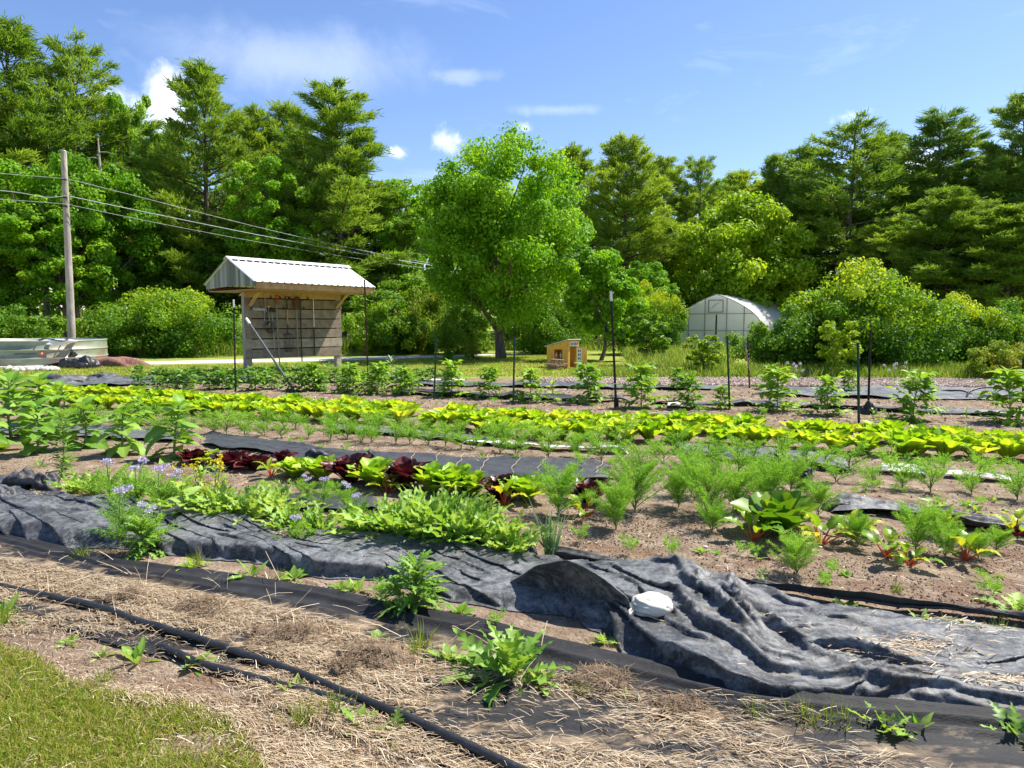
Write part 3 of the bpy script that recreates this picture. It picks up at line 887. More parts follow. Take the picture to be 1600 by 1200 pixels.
# ---- tool board under its own roof.  local x runs along the board, y points away from the picture, z up
def tool_board():
    a = math.atan2(.76, .65)
    z0 = 20.2
    root = thing('tool_shed', 'open wooden tool board under a white ridged metal roof, garden tools hanging on it', 'tool rack',
                 ((361 - 800) / F * z0, z0, 0), a)
    W = 1.47                      # half span
    L = 4.22
    ZR, ZE = 3.38, 2.66
    sl = math.atan2(ZR - ZE, W); ln = math.hypot(W, ZR - ZE)
    for s in (-1, 1):
        mb = MB()
        dy = np.array([0, s * cos(sl), -sin(sl)]); nn = np.array([0, s * sin(sl), cos(sl)])
        # ribbed sheet: profile along x, extruded down the slope
        xs = []; hs_ = []
        x = -.04
        while x < L:
            for dx, h in ((0, 0), (.02, .025), (.05, .025), (.07, 0), (.115, 0)):
                xs.append(x + dx * 1.0); hs_.append(h)
            x += .2286
        xs = np.array(xs); hs_ = np.array(hs_)
        k = xs < L + .02
        xs = xs[k]; hs_ = hs_[k]
        t = np.array([-.02, ln + .06])
        V = np.zeros((len(xs), 4, 3))
        for j, (tt, off) in enumerate(((t[0], 0), (t[1], 0), (t[1], -.012), (t[0], -.012))):
            V[:, j] = np.array([0, 0, ZR + .03]) + dy * tt + nn * (hs_ + off)[:, None] + np.stack([xs, 0 * xs, 0 * xs], 1)
        mb.add(V, grid_faces(len(xs), 4, True))
        o = mb.build('metal_roof', M['whitemetal'], root, False)
    # ridge cap with dark foam closure gaps
    mb = MB()
    cap = [np.array([0, -.17, -.17 * tan(sl)]), np.zeros(3), np.array([0, .17, -.17 * tan(sl)])]
    V = np.array([[c + np.array([x, 0, ZR + .075]) for c in cap] + [c + np.array([x, 0, ZR + .067]) for c in cap[::-1]] for x in (-.06, L + .03)])
    mb.add(V, grid_faces(2, 6, True)); rc = mb.build('ridge_cap', M['whitemetal'], root, False)
    mb = MB()
    Mr = np.array([[1, 0, 0], [0, cos(sl), -sin(sl)], [0, sin(sl), cos(sl)]])
    box(mb, (L / 2, -.19, ZR + .03 - .19 * tan(sl) + .014), (L - .1, .05, .022), Mr)
    mb.build('closure_strip', M['darkgap'], rc, False)
    # gable boards at both ends
    for x in (.02, L - .05):
        mb = MB()
        n = 22
        ys = np.linspace(-W + .02, W - .02, n + 1)
        for y1, y2 in zip(ys[:-1], ys[1:]):
            y2 = y2 - .006
            q = lambda y: ZR - abs(y) / W * (ZR - ZE) - .005
            zb = ZE - .13
            q2 = zb + .05 * (1 - abs((y1 + y2) / 2) / W)
            V = np.array([[x, y1, q2], [x, y2, q2], [x, y2, q(y2)], [x, y1, q(y1)], [x + .025, y1, q2], [x + .025, y2, q2], [x + .025, y2, q(y2)], [x + .025, y1, q(y1)]])
            mb.add(V, BOXF, 0, rng.random())
        mb.build('gable', M['gablewood'], root, False)
    # eave boards, soffit, rafter ends
    mb = MB(); box(mb, (L / 2, -W + .06, ZE - .10), (L - .14, .035, .17), None, 0, .5)
    box(mb, (L / 2, W - .06, ZE - .10), (L - .14, .035, .17), None, 0, .4); mb.build('fascia', M['freshwood'], root, False)
    mb = MB(); box(mb, (L / 2, 0, ZE - .20), (L - .16, 2 * W - .2, .02), None, 0, .35); mb.build('soffit', M['freshwood'], root, False)
    for x in (.9, 1.9, 2.9, 3.7):
        mb = MB(); box(mb, (x, -W + .035, ZE - .10), (.045, .03, .15), None, 0, .9); mb.build('rafter_end', M['freshwood'], root, False)
    # posts
    for x in (.56, 3.80):
        mb = MB(); box(mb, (x, .08, 1.2), (.2, .16, 2.5), None, 0, .4, .006)
        mb.build('post', M['postwood'], root, False)
    # boards
    zz = .42
    for k in range(7):
        h = .275 if k < 6 else .2
        mb = MB()
        box(mb, (2.18 + .01 * (k % 3 - 1), -.016, zz + h / 2), (3.42 + .03 * (k % 2), .028, h), None, 0, .2 + .6 * rng.random(), .003)
        mb.build('board', M['freshwood'] if k >= 6 else M['greywood'], root, False)
        zz += h + .034
    mb = MB(); box(mb, (2.18, .02, 1.45), (3.2, .02, 2.0), None); mb.build('dark_backing', M['darkgap'], root, False)  # dark sheet behind the boards, closing the gaps between them
    # knee braces from wall to eave
    for x in (.62, 3.72):
        mb = MB(); bar(mb, (x, -.04, 2.02), (x, -.62, ZE - .22), .04, .10, (1, 0, 0), 0, .6); mb.build('brace', M['freshwood'], root, False)
    # hooks
    for i, (x, z) in enumerate([(.98, 1.95), (1.3, 1.95), (1.62, 2.3), (1.95, 2.3), (2.26, 2.3), (2.6, 2.3), (1.3, 2.3), (2.45, 1.97), (1.75, 1.97)]):
        mb = MB()
        tube(mb, [[x, -.03, z], [x, -.10, z - .03], [x, -.12, z + .03]], .011, 5)
        box(mb, (x, -.036, z), (.03, .012, .10)); mb.build('hook', M['blackmetal'], root)
    return root


shed = tool_board()


def hang(name, label, x, ztop):
    """a tool hanging on the board: local frame at its top end"""
    M3 = rotz(shed.rotation_euler[2])
    p = M3 @ np.array([x, -.10, 0]) + np.array(shed.location)
    return thing(name, label, 'garden tool', (p[0], p[1], ztop), shed.rotation_euler[2], 'tools hanging on the board')


def handle(root, l, r=.018, m='toolwood', z0=0.0, dx=0.0):
    mb = MB(); tube(mb, [[0, 0, z0], [dx * .5, 0, z0 - l / 2], [dx, -.01, z0 - l]], r, 6); mb.build('handle', M[m], root)


t = hang('hand_saw', 'blue-grey bow saw hanging flat near the front post of the tool board', .80, 1.92)
mb = MB(); box(mb, (.08, 0, 0), (.42, .02, .09), None, 0, None, .004); mb.build('blade', M['steel'], t, False)
mb = MB(); tube(mb, [[.25, 0, .02], [.27, 0, -.12], [.25, 0, -.36]], .018, 5); mb.build('handle', M['steel'], t)
t = hang('hand_fork', 'short wooden-handled fork beside the bow saw on the tool board', 1.08, 2.26)
handle(t, .42, .018, 'oldtool', 0, .03)
mb = MB()
for k in range(4): tube(mb, [[.03, 0, -.4], [.03 + (k - 1.5) * .035, -.02, -.5], [.03 + (k - 1.5) * .035, -.02, -.66]], .006, 4)
mb.build('tines', M['blackmetal'], t)
t = hang('cultivator', 'yellow-topped cultivator with a tangle of black wire hanging below it', 1.2, 2.0)
mb = MB(); tube(mb, [[-.05, 0, 0], [0, 0, .03], [.06, 0, 0]], .018, 5); mb.build('grip', M['yellowpaint'], t)
handle(t, .62, .014, 'steel')
mb = MB()
for k in range(5):
    th = np.linspace(0, 2 * pi, 14); q = .11 + .03 * k
    tube(mb, np.stack([np.cos(th) * q * .8 - .05 + .02 * k, 0 * th - .02 * k * .4, np.sin(th) * q * .8 - .62], 1), .008, 4)
mb.build('wire_tangle', M['blackmetal'], t)
t = hang('garden_rake', 'thin grey rake hanging next to the cultivator', 1.3, 1.92)
handle(t, 1.25, .013, 'steel', 0, .06)
mb = MB(); box(mb, (0, 0, -.02), (.22, .03, .03))
for k in range(7): box(mb, (-.1 + k * .033, -.03, -.05), (.008, .02, .07))
mb.build('rake_head', M['blackmetal'], t)
t = hang('hoe', 'long pale-handled hoe with a red head reaching below the boards', 1.46, 2.36)
mb = MB(); tube(mb, [[0, 0, 0], [.0, 0, -.28]], .022, 6); tube(mb, [[-.02, 0, -.02], [.05, -.02, .0], [.09, -.03, -.08]], .02, 5); mb.build('hoe_head', M['redpaint'], t)
handle(t, 1.9, .018, 'oldtool', -.27, .05)
t = hang('manure_fork', 'wide black manure fork hanging tines down from a wooden shaft', 1.83, 2.32)
mb = MB(); tube(mb, [[-.07, 0, 0], [.07, 0, 0]], .018, 6); tube(mb, [[-.06, 0, 0], [0, 0, -.2], [.06, 0, 0]], .014, 5); tube(mb, [[0, 0, -.2], [0, 0, -.4]], .022, 6)
mb.build('grip', M['blackmetal'], t)
handle(t, .46, .02, 'toolwood', -.4)
mb = MB(); tube(mb, [[0, 0, -.84], [0, 0, -1.12]], .02, 6)
for k in range(8):
    q = (k - 3.5) * .045
    tube(mb, [[0, 0, -1.12], [q, -.02, -1.18], [q * 1.05, -.05, -1.4], [q * .8, -.02, -1.72]], .008, 4)
mb.build('tines', M['blackmetal'], t)
t = hang('shovel', 'rusty shovel hanging blade up next to the manure fork', 2.16, 2.34)
mb = MB()
us = np.linspace(-1, 1, 7); vs = np.linspace(0, 1, 8)
U, Vv = np.meshgrid(us, vs)
wd = .115 * np.minimum(1, 1.5 * Vv ** .5 + .05)
mb.add(np.stack([U * wd, -.04 * (1 - U ** 2) - .01, -.42 * Vv], -1), grid_faces(8, 7)); mb.add(np.stack([U * wd, -.04 * (1 - U ** 2) + .0, -.42 * Vv], -1), grid_faces(8, 7))
mb.build('blade', M['rustpost'], t)
handle(t, 1.5, .019, 'oldtool', -.4)
t = hang('spade_handle', 'dark long-handled tool hanging close to the rusty shovel', 2.3, 2.2)
handle(t, 1.92, .02, 'blackmetal')
mb = MB(); box(mb, (0, 0, .02), (.16, .04, .05)); mb.build('tool_head', M['blackmetal'], t, False)
t = hang('pole_tool', 'slim pale pole whose lower half is black, alone towards the far post of the board', 2.78, 2.3)
handle(t, .95, .012, 'whitepaint')
mb = MB(); tube(mb, [[0, 0, -.93], [0, 0, -1.85]], .022, 6); mb.build('black_sleeve', M['blackmetal'], t)


# ---- utility pole and its wires
pole_y = 30.0
pt, pb = AT(99.5, 236, pole_y), AT(113, 549, pole_y)
root = thing('utility_pole', 'weathered wooden utility pole leaning slightly behind the round tank', 'utility pole', (pb[0], pb[1], 0))
mb = MB(); tp = np.array([pt[0] - pb[0], 0, pt[2]])
tube(mb, np.outer(np.linspace(0, 1, 9), tp), np.linspace(.165, .11, 9), 12); mb.build('shaft', M['palebark'], root)
mb = MB(); blob(mb, tp + np.array([-.05, 0, .0]), .16, .14, .05, 3, .1, 6); mb.build('pole_cap', M['steel'], root)
for k, v in enumerate((279, 306, 319)):
    q = tp * ((549 - v) / (549 - 236))
    mb = MB(); tube(mb, q + np.array([[0, -.2, 0], [.16, -.2, 0]]), .035, 6); tube(mb, q + np.array([[.1, .0, 0], [.1, -.24, 0]]), .02, 5); mb.build('bracket', M['blackmetal'], root)


def wire(label, pts, r):
    mb = MB(); c = smooth_line(np.array(pts), 40, 4)
    tube(mb, c - c[0], r * .6, 5)
    o = mb.build('power_line', M['wire'], None, True, c[0]); tag(o, label, 'power line', 'power lines on the utility pole')


pY = pole_y - .2
wire('uppermost thin wire coming in to the utility pole from beyond the frame', [AT(-400, 232, 20), AT(-150, 256, 25), AT(0, 271, 28.3), AT(102, 279, pY)], .016)
wire('thick wire with a slack loop just before it meets the utility pole', [AT(-400, 285, 20), AT(-100, 293, 26.5), AT(0, 297.5, 28.4), AT(45, 302, 29), AT(68, 311, 29.3), AT(84, 311, 29.5), AT(93, 306, 29.6), AT(103, 306, pY)], .028)
wire('lowest thin wire coming in to the utility pole from beyond the frame', [AT(-400, 300, 20), AT(-150, 306, 25), AT(0, 311, 28.3), AT(104, 319, pY)], .018)
wire('uppermost wire running from the utility pole into the big maple', [AT(104, 279, pY), AT(200, 303, 31.5), AT(400, 355, 35), AT(560, 391, 38), AT(730, 422, 42), AT(1060, 447, 62)], .018)
wire('middle, brighter wire running from the utility pole into the big maple', [AT(105, 306, pY), AT(200, 326, 31.5), AT(400, 367, 35), AT(560, 396, 38), AT(730, 424, 42.2), AT(1060, 440, 62)], .03)
wire('lowest wire running from the utility pole into the big maple', [AT(105, 319, pY), AT(200, 340, 31.5), AT(400, 378, 35), AT(560, 405, 38), AT(730, 428, 42.4), AT(1060, 444, 62)], .016)

# ---- stock tank
TC = np.array([(60 - 800) / F * 26.0, 26.0, 0]); TR, TH = 2.27, .86
root = thing('stock_tank', 'large round galvanised stock tank with two bright ribs at the lawn edge', 'tank', TC)
prof = [(0, .0), (0, .20), (.0, .24), (.02, .25), (.02, .275), (.0, .29), (0, .5), (0, .54), (.022, .55), (.022, .575), (0, .59), (0, TH - .05), (.0, TH)]
mb = MB(); th = np.arange(72) / 72 * 2 * pi
V = np.array([[[(TR + dr) * cos(x), (TR + dr) * sin(x), z] for x in th] for dr, z in prof]); mb.add(V, grid_faces(len(prof), 72, True))
V = np.array([[[(TR - d) * cos(x), (TR - d) * sin(x), z] for x in th] for d, z in ((.0, TH), (.03, TH), (.03, .3))]); mb.add(V, grid_faces(3, 72, True))
mb.build('wall', M['galv'], root)
for z, q in ((.262, .026), (.562, .028)):
    mb = MB(); tube(mb, np.array([[(TR + q - .012) * cos(x), (TR + q - .012) * sin(x), z] for x in np.r_[th, th[:1]]]), .016, 6, cap=False); mb.build('rib', M['galvlip'], root)
mb = MB(); tube(mb, np.array([[TR * cos(x), TR * sin(x), TH + .01] for x in np.r_[th, th[:1]]]), .022, 8, cap=False); mb.build('rim', M['galvlip'], root)
mb = MB(); V = np.array([[[q * cos(x), q * sin(x), .70] for x in th] for q in (.01, TR - .04)]); mb.add(V, grid_faces(2, 72, True)); mb.build('cover', M['galvlip'], root)
# lettering and emblem on the wall
az0 = math.atan2(-1, .42) + RAD(3)


def onwall(az, z, off=.006):
    return np.array([(TR + off) * cos(az), (TR + off) * sin(az), z])


for i, ch in enumerate('SAVTALAMPE'):
    cu = bpy.data.curves.new('letter', 'FONT'); cu.body = ch; cu.size = .085; cu.align_x = 'CENTER'; cu.extrude = .003
    tmp = bpy.data.objects.new('tmp', cu); COL.objects.link(tmp)
    bpy.context.view_layer.update()
    me = bpy.data.meshes.new_from_object(tmp.evaluated_get(bpy.context.evaluated_depsgraph_get()))
    bpy.data.objects.remove(tmp)
    co = np.zeros(len(me.vertices) * 3); me.vertices.foreach_get('co', co); co = co.reshape(-1, 3)
    if i == 0: LET = MB()
    az = az0 + (i - 5) * .030
    x = np.array([-sin(az), cos(az), 0]); y = np.array([0, 0, 1.]); nn = np.array([cos(az), sin(az), 0])
    W3 = onwall(az, .40) + co[:, :1] * x + co[:, 1:2] * y + co[:, 2:3] * nn
    tris = [list(p.vertices) for p in me.polygons]
    byk = {}
    for q in tris: byk.setdefault(len(q), []).append(q)
    LET.add(W3, [np.array(v) for v in byk.values()])
LET.build('lettering', M['letterblack'], root, False)
az = az0 + .205
x = np.array([-sin(az), cos(az), 0]); nn = np.array([cos(az), sin(az), 0])
mb = MB(); sh = np.array([[-.08, .07], [.08, .07], [.08, -.02], [.0, -.11], [-.08, -.02]])
P = onwall(az, .435, .008) + sh[:, :1] * x + sh[:, 1:] * np.array([0, 0, 1.])
V = np.vstack([P, P + nn * .006]); mb.add(V, [np.arange(5, 10)[None]]); mb.add(V, np.array([[k, (k + 1) % 5, 5 + (k + 1) % 5, 5 + k] for k in range(5)]))
lg = mb.build('emblem', M['logoorange'], root, False)
mb = MB(); sh = np.array([[-.032, .03], [.032, .03], [.0, -.05]])
P = onwall(az, .435, .016) + sh[:, :1] * x + sh[:, 1:] * np.array([0, 0, 1.]); mb.add(P, [np.array([[0, 1, 2]])]); mb.build('emblem_mark', M['whitepaint'], lg, False)
# fittings
mb = MB(); az = az0 + .62
for dx, dz, q in ((0, .42, .09), (.07, .36, .07), (-.05, .33, .06)): blob(mb, onwall(az + dx / 2, dz, .06), q, q, q, 3, .3, 7)
mb.build('drain_valve', M['blackplastic'], root)

# hose lying on the tank
hp = AT(80, 531, 24.6); root = thing('hose_coil', 'coil of pale hose lying on top of the round tank', 'hose', (hp[0], 24.7, .71))
mb = MB()
for k in range(5):
    th_ = np.linspace(0, 2 * pi, 40)
    tube(mb, np.stack([np.cos(th_) * (.52 + .03 * k) + .03 * k, np.sin(th_) * .4 + .02 * k, .05 + .03 * k + .02 * np.sin(th_ * 2 + k)], 1), .026, 6)
mb.build('pale_coil', M['hosewhite'], root)
mb = MB(); th_ = np.linspace(0, 2 * pi, 40)
tube(mb, np.stack([np.cos(th_) * .5 + .2, np.sin(th_) * .3 - .3, .2 + .04 * np.sin(th_ * 3)], 1), .022, 6); mb.build('dark_coil', M['blackplastic'], root)

# chip mound and white stones at its foot
p = G(165, 573); mb = MB(); blob(mb, (0, 0, 0), 1.15, .7, .30, 4, .5, 14, flat=-.02)
blob(mb, (-1.1, -.25, 0), .7, .45, .22, 7, .5, 12, flat=-.02); tag(mb.build('mulch_heap', M['mulchred'], None, True, (p[0], p[1] + .4, 0)), 'low heap of reddish bark mulch at the end of the round tank', 'mulch heap')
r = np.random.default_rng(8)
mb = MB()
for k in range(170):
    u = r.uniform(10, 88); q = G(u, 576 + 3.5 * r.random() + (88 - u) * .01)
    s_ = r.uniform(.05, .14); blob(mb, q + [0, .0, .03], s_, s_, s_ * .7, k, .35, 5)
tag(mb.build('gravel', M['rockpale']), kind='stuff')
mb = MB()
for k in range(9):
    q = G(np.array(105 + k * 5.5), np.array(576 - abs(k - 5) * .4)); blob(mb, (q[0], q[1] - .1, .1), .22, .15, .16 + .1 * (k in (6, 7)), 30 + k, .6, 9)
bar(mb, AT(72, 574, 23.2), AT(121, 562, 23.3), .03, .3, (0, -1, .4))
tag(mb.build('black_fabric_heap', M['blackplastic']), 'crumpled black plastic heaped against the foot of the round tank', 'black plastic')


# ---- poly tunnel
def tunnel():
    a = RAD(-36)
    c = AT(1119, 505, 40.2)
    root = thing('poly_tunnel', 'white plastic covered growing tunnel with a pipe-framed end wall', 'greenhouse', (c[0], 40.2, 0), a)
    Wd, Hh, L = 2.78, 3.18, 9.0
    t = np.linspace(0, 1, 15)
    half = np.array([[Wd, 0], [Wd + .02, .6], [Wd - .05, 1.2], [Wd - .3, 1.75], [Wd - .75, 2.2], [Wd - 1.5, 2.66], [.5, 3.02], [0, Hh]])
    hp = smooth_line(half, 18, 1); hp[0] = half[0]; hp[-1] = half[-1]
    prof = np.vstack([hp * [-1, 1], hp[::-1][1:]])
    n = len(prof)
    ys = np.linspace(0, L, 61)
    mb = MB()
    sag = .035 * np.abs(np.sin(ys / L * 8 * pi)) - .035
    V = np.array([[[x * (1 + s / 3), y, z * (1 + s / 3)] for x, z in prof] for y, s in zip(ys, sag)])
    mb.add(V, grid_faces(61, n)); mb.build('cover', M['plasticfilm'], root)
    mb = MB(); V = np.array([[[x, .015, z] for x, z in prof], [[x * .02, .015, min(z, 2.0)] for x, z in prof]]); mb.add(V, grid_faces(2, n)); mb.build('end_wall', M['plasticfilm'], root, False)
    mb = MB(); V = np.array([[[x, L - .015, z] for x, z in prof], [[x * .02, L - .015, min(z, 2.0)] for x, z in prof]]); mb.add(V, grid_faces(2, n)); mb.build('end_wall', M['plasticfilm'], root, False)
    mb = MB(); tube(mb, np.array([[x, -.01, z] for x, z in prof]), .03, 6); mb.build('hoop', M['frametube'], root)
    q = lambda x: np.interp(abs(x), hp[::-1][:, 0], hp[::-1][:, 1])
    for x in (-1.68, -.68, .62, 1.62):
        mb = MB(); box(mb, (x, -.02, q(x) / 2), (.045, .05, q(x) - .05)); mb.build('stud', M['frametube'], root, False)
    for z in (1.07, 2.05):
        hw = np.interp(z, hp[:, 1], hp[:, 0]); mb = MB(); box(mb, (0, -.055, z), (2 * hw - .04, .03, .04)); mb.build('rail', M['frametube'], root, False)
    mb = MB()
    for (cx, cz, sx, sz) in ((-.03, 2.14, .88, .05), (-.03, 2.84, .88, .06), (-.46, 2.49, .05, .7), (.4, 2.49, .05, .7)): box(mb, (cx, -.06, cz), (sx, .04, sz))
    vf = mb.build('vent', M['frametube'], root, False)
    mb = MB()
    for k in range(4): tube(mb, [[-.38 + .1 * k, -.05, 2.3 + .1 * k], [-.1 + .12 * k, -.05, 2.5 + .08 * k]], .008, 4)
    mb.build('vent_blades', M['frametube'], vf)
    mb = MB(); box(mb, (0, -.04, .06), (2 * Wd, .06, .14)); mb.build('base_board', M['benchwood'], root, False)


tunnel()


# ---- wooden playhouse, door standing open
def playhouse():
    a = RAD(37)
    c = AT(886.5, 576, 22.6)
    root = thing('playhouse', 'small orange-brown wooden playhouse with a sloping roof and white window bars', 'playhouse', (c[0], 22.6, 0), a)
    # local: front wall along +x at y=0, side wall along +y at x=0
    Wf, D, H1, H0 = .50, 1.06, .93, .70
    hz = lambda y: H1 - (H1 - H0) * y / D
    T = .03
    # side wall with a window opening
    mb = MB()
    wy0, wy1, wz0, wz1 = .26, .68, .28, .62
    for (y0, y1, z0, z1) in ((0, wy0, 0, None), (wy1, D, 0, None), (wy0, wy1, 0, wz0), (wy0, wy1, wz1, None)):
        za, zb = (hz(y0), hz(y1)) if z1 is None else (z1, z1)
        V = np.array([[0, y0, z0], [T, y0, z0], [T, y1, z0], [0, y1, z0], [0, y0, za], [T, y0, za], [T, y1, zb], [0, y1, zb]]); mb.add(V, BOXF)
    mb.build('side_wall', M['playwood'], root, False)
    mb = MB(); V = np.array([[Wf - T, 0, 0], [Wf, 0, 0], [Wf, D, 0], [Wf - T, D, 0], [Wf - T, 0, H1], [Wf, 0, H1], [Wf, D, H0], [Wf - T, D, H0]]); mb.add(V, BOXF); mb.build('side_wall', M['playwood'], root, False)
    mb = MB(); box(mb, (Wf / 2, D, H0 / 2), (Wf - 2 * T, T, H0)); mb.build('back_wall', M['playwood'], root, False)
    mb = MB(); box(mb, (.05, 0, H1 / 2), (.1, T, H1 - .01)); box(mb, (Wf - .03, 0, H1 / 2), (.06, T, H1 - .01)); box(mb, (Wf / 2, 0, H1 - .10), (Wf - .16, T, .2)); mb.build('front_wall', M['playwood'], root, False)
    mb = MB(); box(mb, (Wf / 2, D / 2, .02), (Wf - .07, D - .07, .03)); mb.build('floor_panel', M['playwood'], root, False)
    # upper window of the front
    mb = MB(); box(mb, (Wf / 2 + .02, -.022, H1 - .115), (.36, .012, .155)); wf = mb.build('window', M['whitepaint'], root, False)
    mb = MB()
    for k in range(5): box(mb, (Wf / 2 + .02 - .13 + k * .065, -.030, H1 - .115), (.03, .006, .085))
    mb.build('panes', M['letterblack'], wf, False)
    # side window bars
    mb = MB()
    for cy in (.36, .58):
        box(mb, (.016, cy, .43), (.016, .014, .17)); box(mb, (.014, cy, .43), (.012, .12, .014))
    mb.build('window_bars', M['whitepaint'], root, False)
    # roof
    mb = MB(); sl = math.atan2(H1 - H0, D)
    Mr = np.array([[1, 0, 0], [0, cos(-sl), -sin(-sl)], [0, sin(-sl), cos(-sl)]])
    box(mb, (Wf / 2, D / 2, (H1 + H0) / 2 + .022), (Wf + .1, D / cos(sl) + .14, .03), Mr); mb.build('roof', M['playroof'], root, False)
    # open door, hinged at the far jamb
    dr = MB(); Md = rotz(RAD(-38))
    box(dr, Md @ np.array([.17, 0, 0]) + np.array([.22, -.19, .37]), (.36, .025, .70), Md); d = dr.build('door', M['playwood'], root, False)
    mb = MB(); nrm_ = Md @ np.array([0, -1, 0]); cc = Md @ np.array([.10, 0, 0]) + np.array([.22, -.19, .40]) + nrm_ * .018
    box(mb, cc, (.15, .012, .54), Md); dw = mb.build('door_window', M['whitepaint'], d, False)
    mb = MB()
    for k in range(4):
        for s in (-1, 1): box(mb, cc + nrm_ * .009 + Md @ np.array([s * .028, 0, 0]) + np.array([0, 0, -.19 + k * .127]), (.032, .006, .075), Md)
    mb.build('panes', M['letterblack'], dw, False)
    q = root
    # stay rope
    mb = MB(); tube(mb, [[.52, -.32, .42], [.62, -.3, .2], [.82, -.3, .02]], .008, 4); mb.build('rope', M['whitepaint'], root)
    # picnic table by the side wall
    c2 = AT(871, 573.5, 22.0)
    t = thing('picnic_table', 'child-sized brown picnic table with two benches beside the playhouse', 'picnic table', (c2[0] - .02, 22.0, 0), a + RAD(4))
    mb = MB()
    for k in range(3): box(mb, (-.06 + k * .065, 0, .33), (.06, .5, .025))
    mb.build('table_top', M['benchwood'], t, False)
    for s in (-1, 1):
        mb = MB()
        for k in range(2): box(mb, (s * .25 - .03 + k * .05, 0, .19), (.045, .5, .022))
        mb.build('bench', M['benchwood'], t, False)
        mb = MB(); bar(mb, (-.2, s * .18, 0), (-.04, s * .18, .32), .03, .05, (0, 1, 0)); bar(mb, (.2, s * .18, 0), (.04, s * .18, .32), .03, .05, (0, 1, 0)); box(mb, (0, s * .215, .165), (.52, .02, .035))
        mb.build('leg', M['benchwood'], t, False)


playhouse()


# ---- steel T-posts
def tpost(label, top, base, mats, tip=None, zext=.0, r=1.0, string=False, bag=False):
    b = G(*base); b2 = b.copy(); t = AT(top[0], top[1], b[1] - .02)
    root = thing('fence_post', label, 'metal post', (b[0], b[1], 0), 0, 'steel posts standing in the beds')
    v = t - np.array([b[0], b[1], 0]); l = np.linalg.norm(v); d = v / l
    Mx = frames(d[None], np.array([.3, -1, 0]))[0]
    mb = MB()
    l1 = l - (.17 if tip else 0)
    w = .034 * r
    box(mb, d * l1 / 2, (w, l1, .005), Mx); box(mb, d * l1 / 2 + Mx[:, 2] * .016, (.005, l1, .028), Mx)
    k = .25
    while k < l1: box(mb, d * k - Mx[:, 2] * .006, (.012, .02, .008), Mx); k += .055
    mb.build('stem', mats, root, False)
    if r > 1:
        mb = MB(); box(mb, d * .12 + Mx[:, 2] * .01, (.09, .16, .006), Mx); mb.build('anchor_plate', mats, root, False)
    if tip:
        mb = MB(); box(mb, d * (l1 + .086), (w + .002, .17, .006), Mx); box(mb, d * (l1 + .086) + Mx[:, 2] * .018, (.006, .17, .03), Mx); mb.build('white_tip', M['whitepaint'], root, False)
    if string:
        mb = MB(); rr = np.random.default_rng(4)
        for q in range(5):
            a0 = d * (l * (.95 - .1 * q)); tube(mb, smooth_line([a0, a0 + [-.05, -.03, -.08], a0 + [-.06 + .03 * q, -.03, -.25], a0 + [.02, -.03, -.33]], 12), .007, 4)
        mb.build('string', M['straw'], root)


tpost('dark post with a white tip in front of the tool board, beside its front post', (365, 468), (368, 613), M['darkpost'], True)
tpost('tall rusty post rising past the far eave of the tool board', (569.5, 437), (575.5, 607), M['rustpost'])
tpost('green post planted between the rusty post and the big maple', (682, 526, ), (678, 627), M['greenpost'])
tpost('green post directly in front of the big maple trunk', (804, 526), (802, 634), M['greenpost'])
tpost('tallest dark post, white-tipped, in front of the young tree by the playhouse', (954.5, 455), (963, 640), M['darkpost'], True, r=1.25)
tpost('blue-green post in front of the poly tunnel end wall', (1136, 525), (1140, 642), M['greenpost'])
tpost('rusty post wrapped in loose string at the dark bush by the poly tunnel', (1168, 527), (1171, 608), M['rustpost'], string=True)
tpost('green post leaning beside a black bag in front of the huge bush', (1340, 535), (1341.5, 668), M['greenpost'])
tpost('taller green-brown post standing in the black bag', (1360, 515), (1356, 645), M['darkpost'])
tpost('dark post cut by the frame edge at the end of the tomato row', (1598, 560), (1598, 632), M['darkpost'])
# the fallen pipe
b = G(462, 614); tpt = AT(385, 498, b[1] + 2.2)
root = thing('leaning_pole', 'grey metal pole with a white end leaning across the tool board', 'pole', (b[0], b[1], 0))
v = tpt - np.array([b[0], b[1], 0]); mb = MB(); tube(mb, np.outer(np.linspace(0, .92, 4), v), .026, 8); mb.build('shaft', M['darksteel'], root)
mb = MB(); tube(mb, np.outer(np.linspace(.92, 1, 2), v), .034, 8); mb.build('white_end', M['whitepaint'], root)
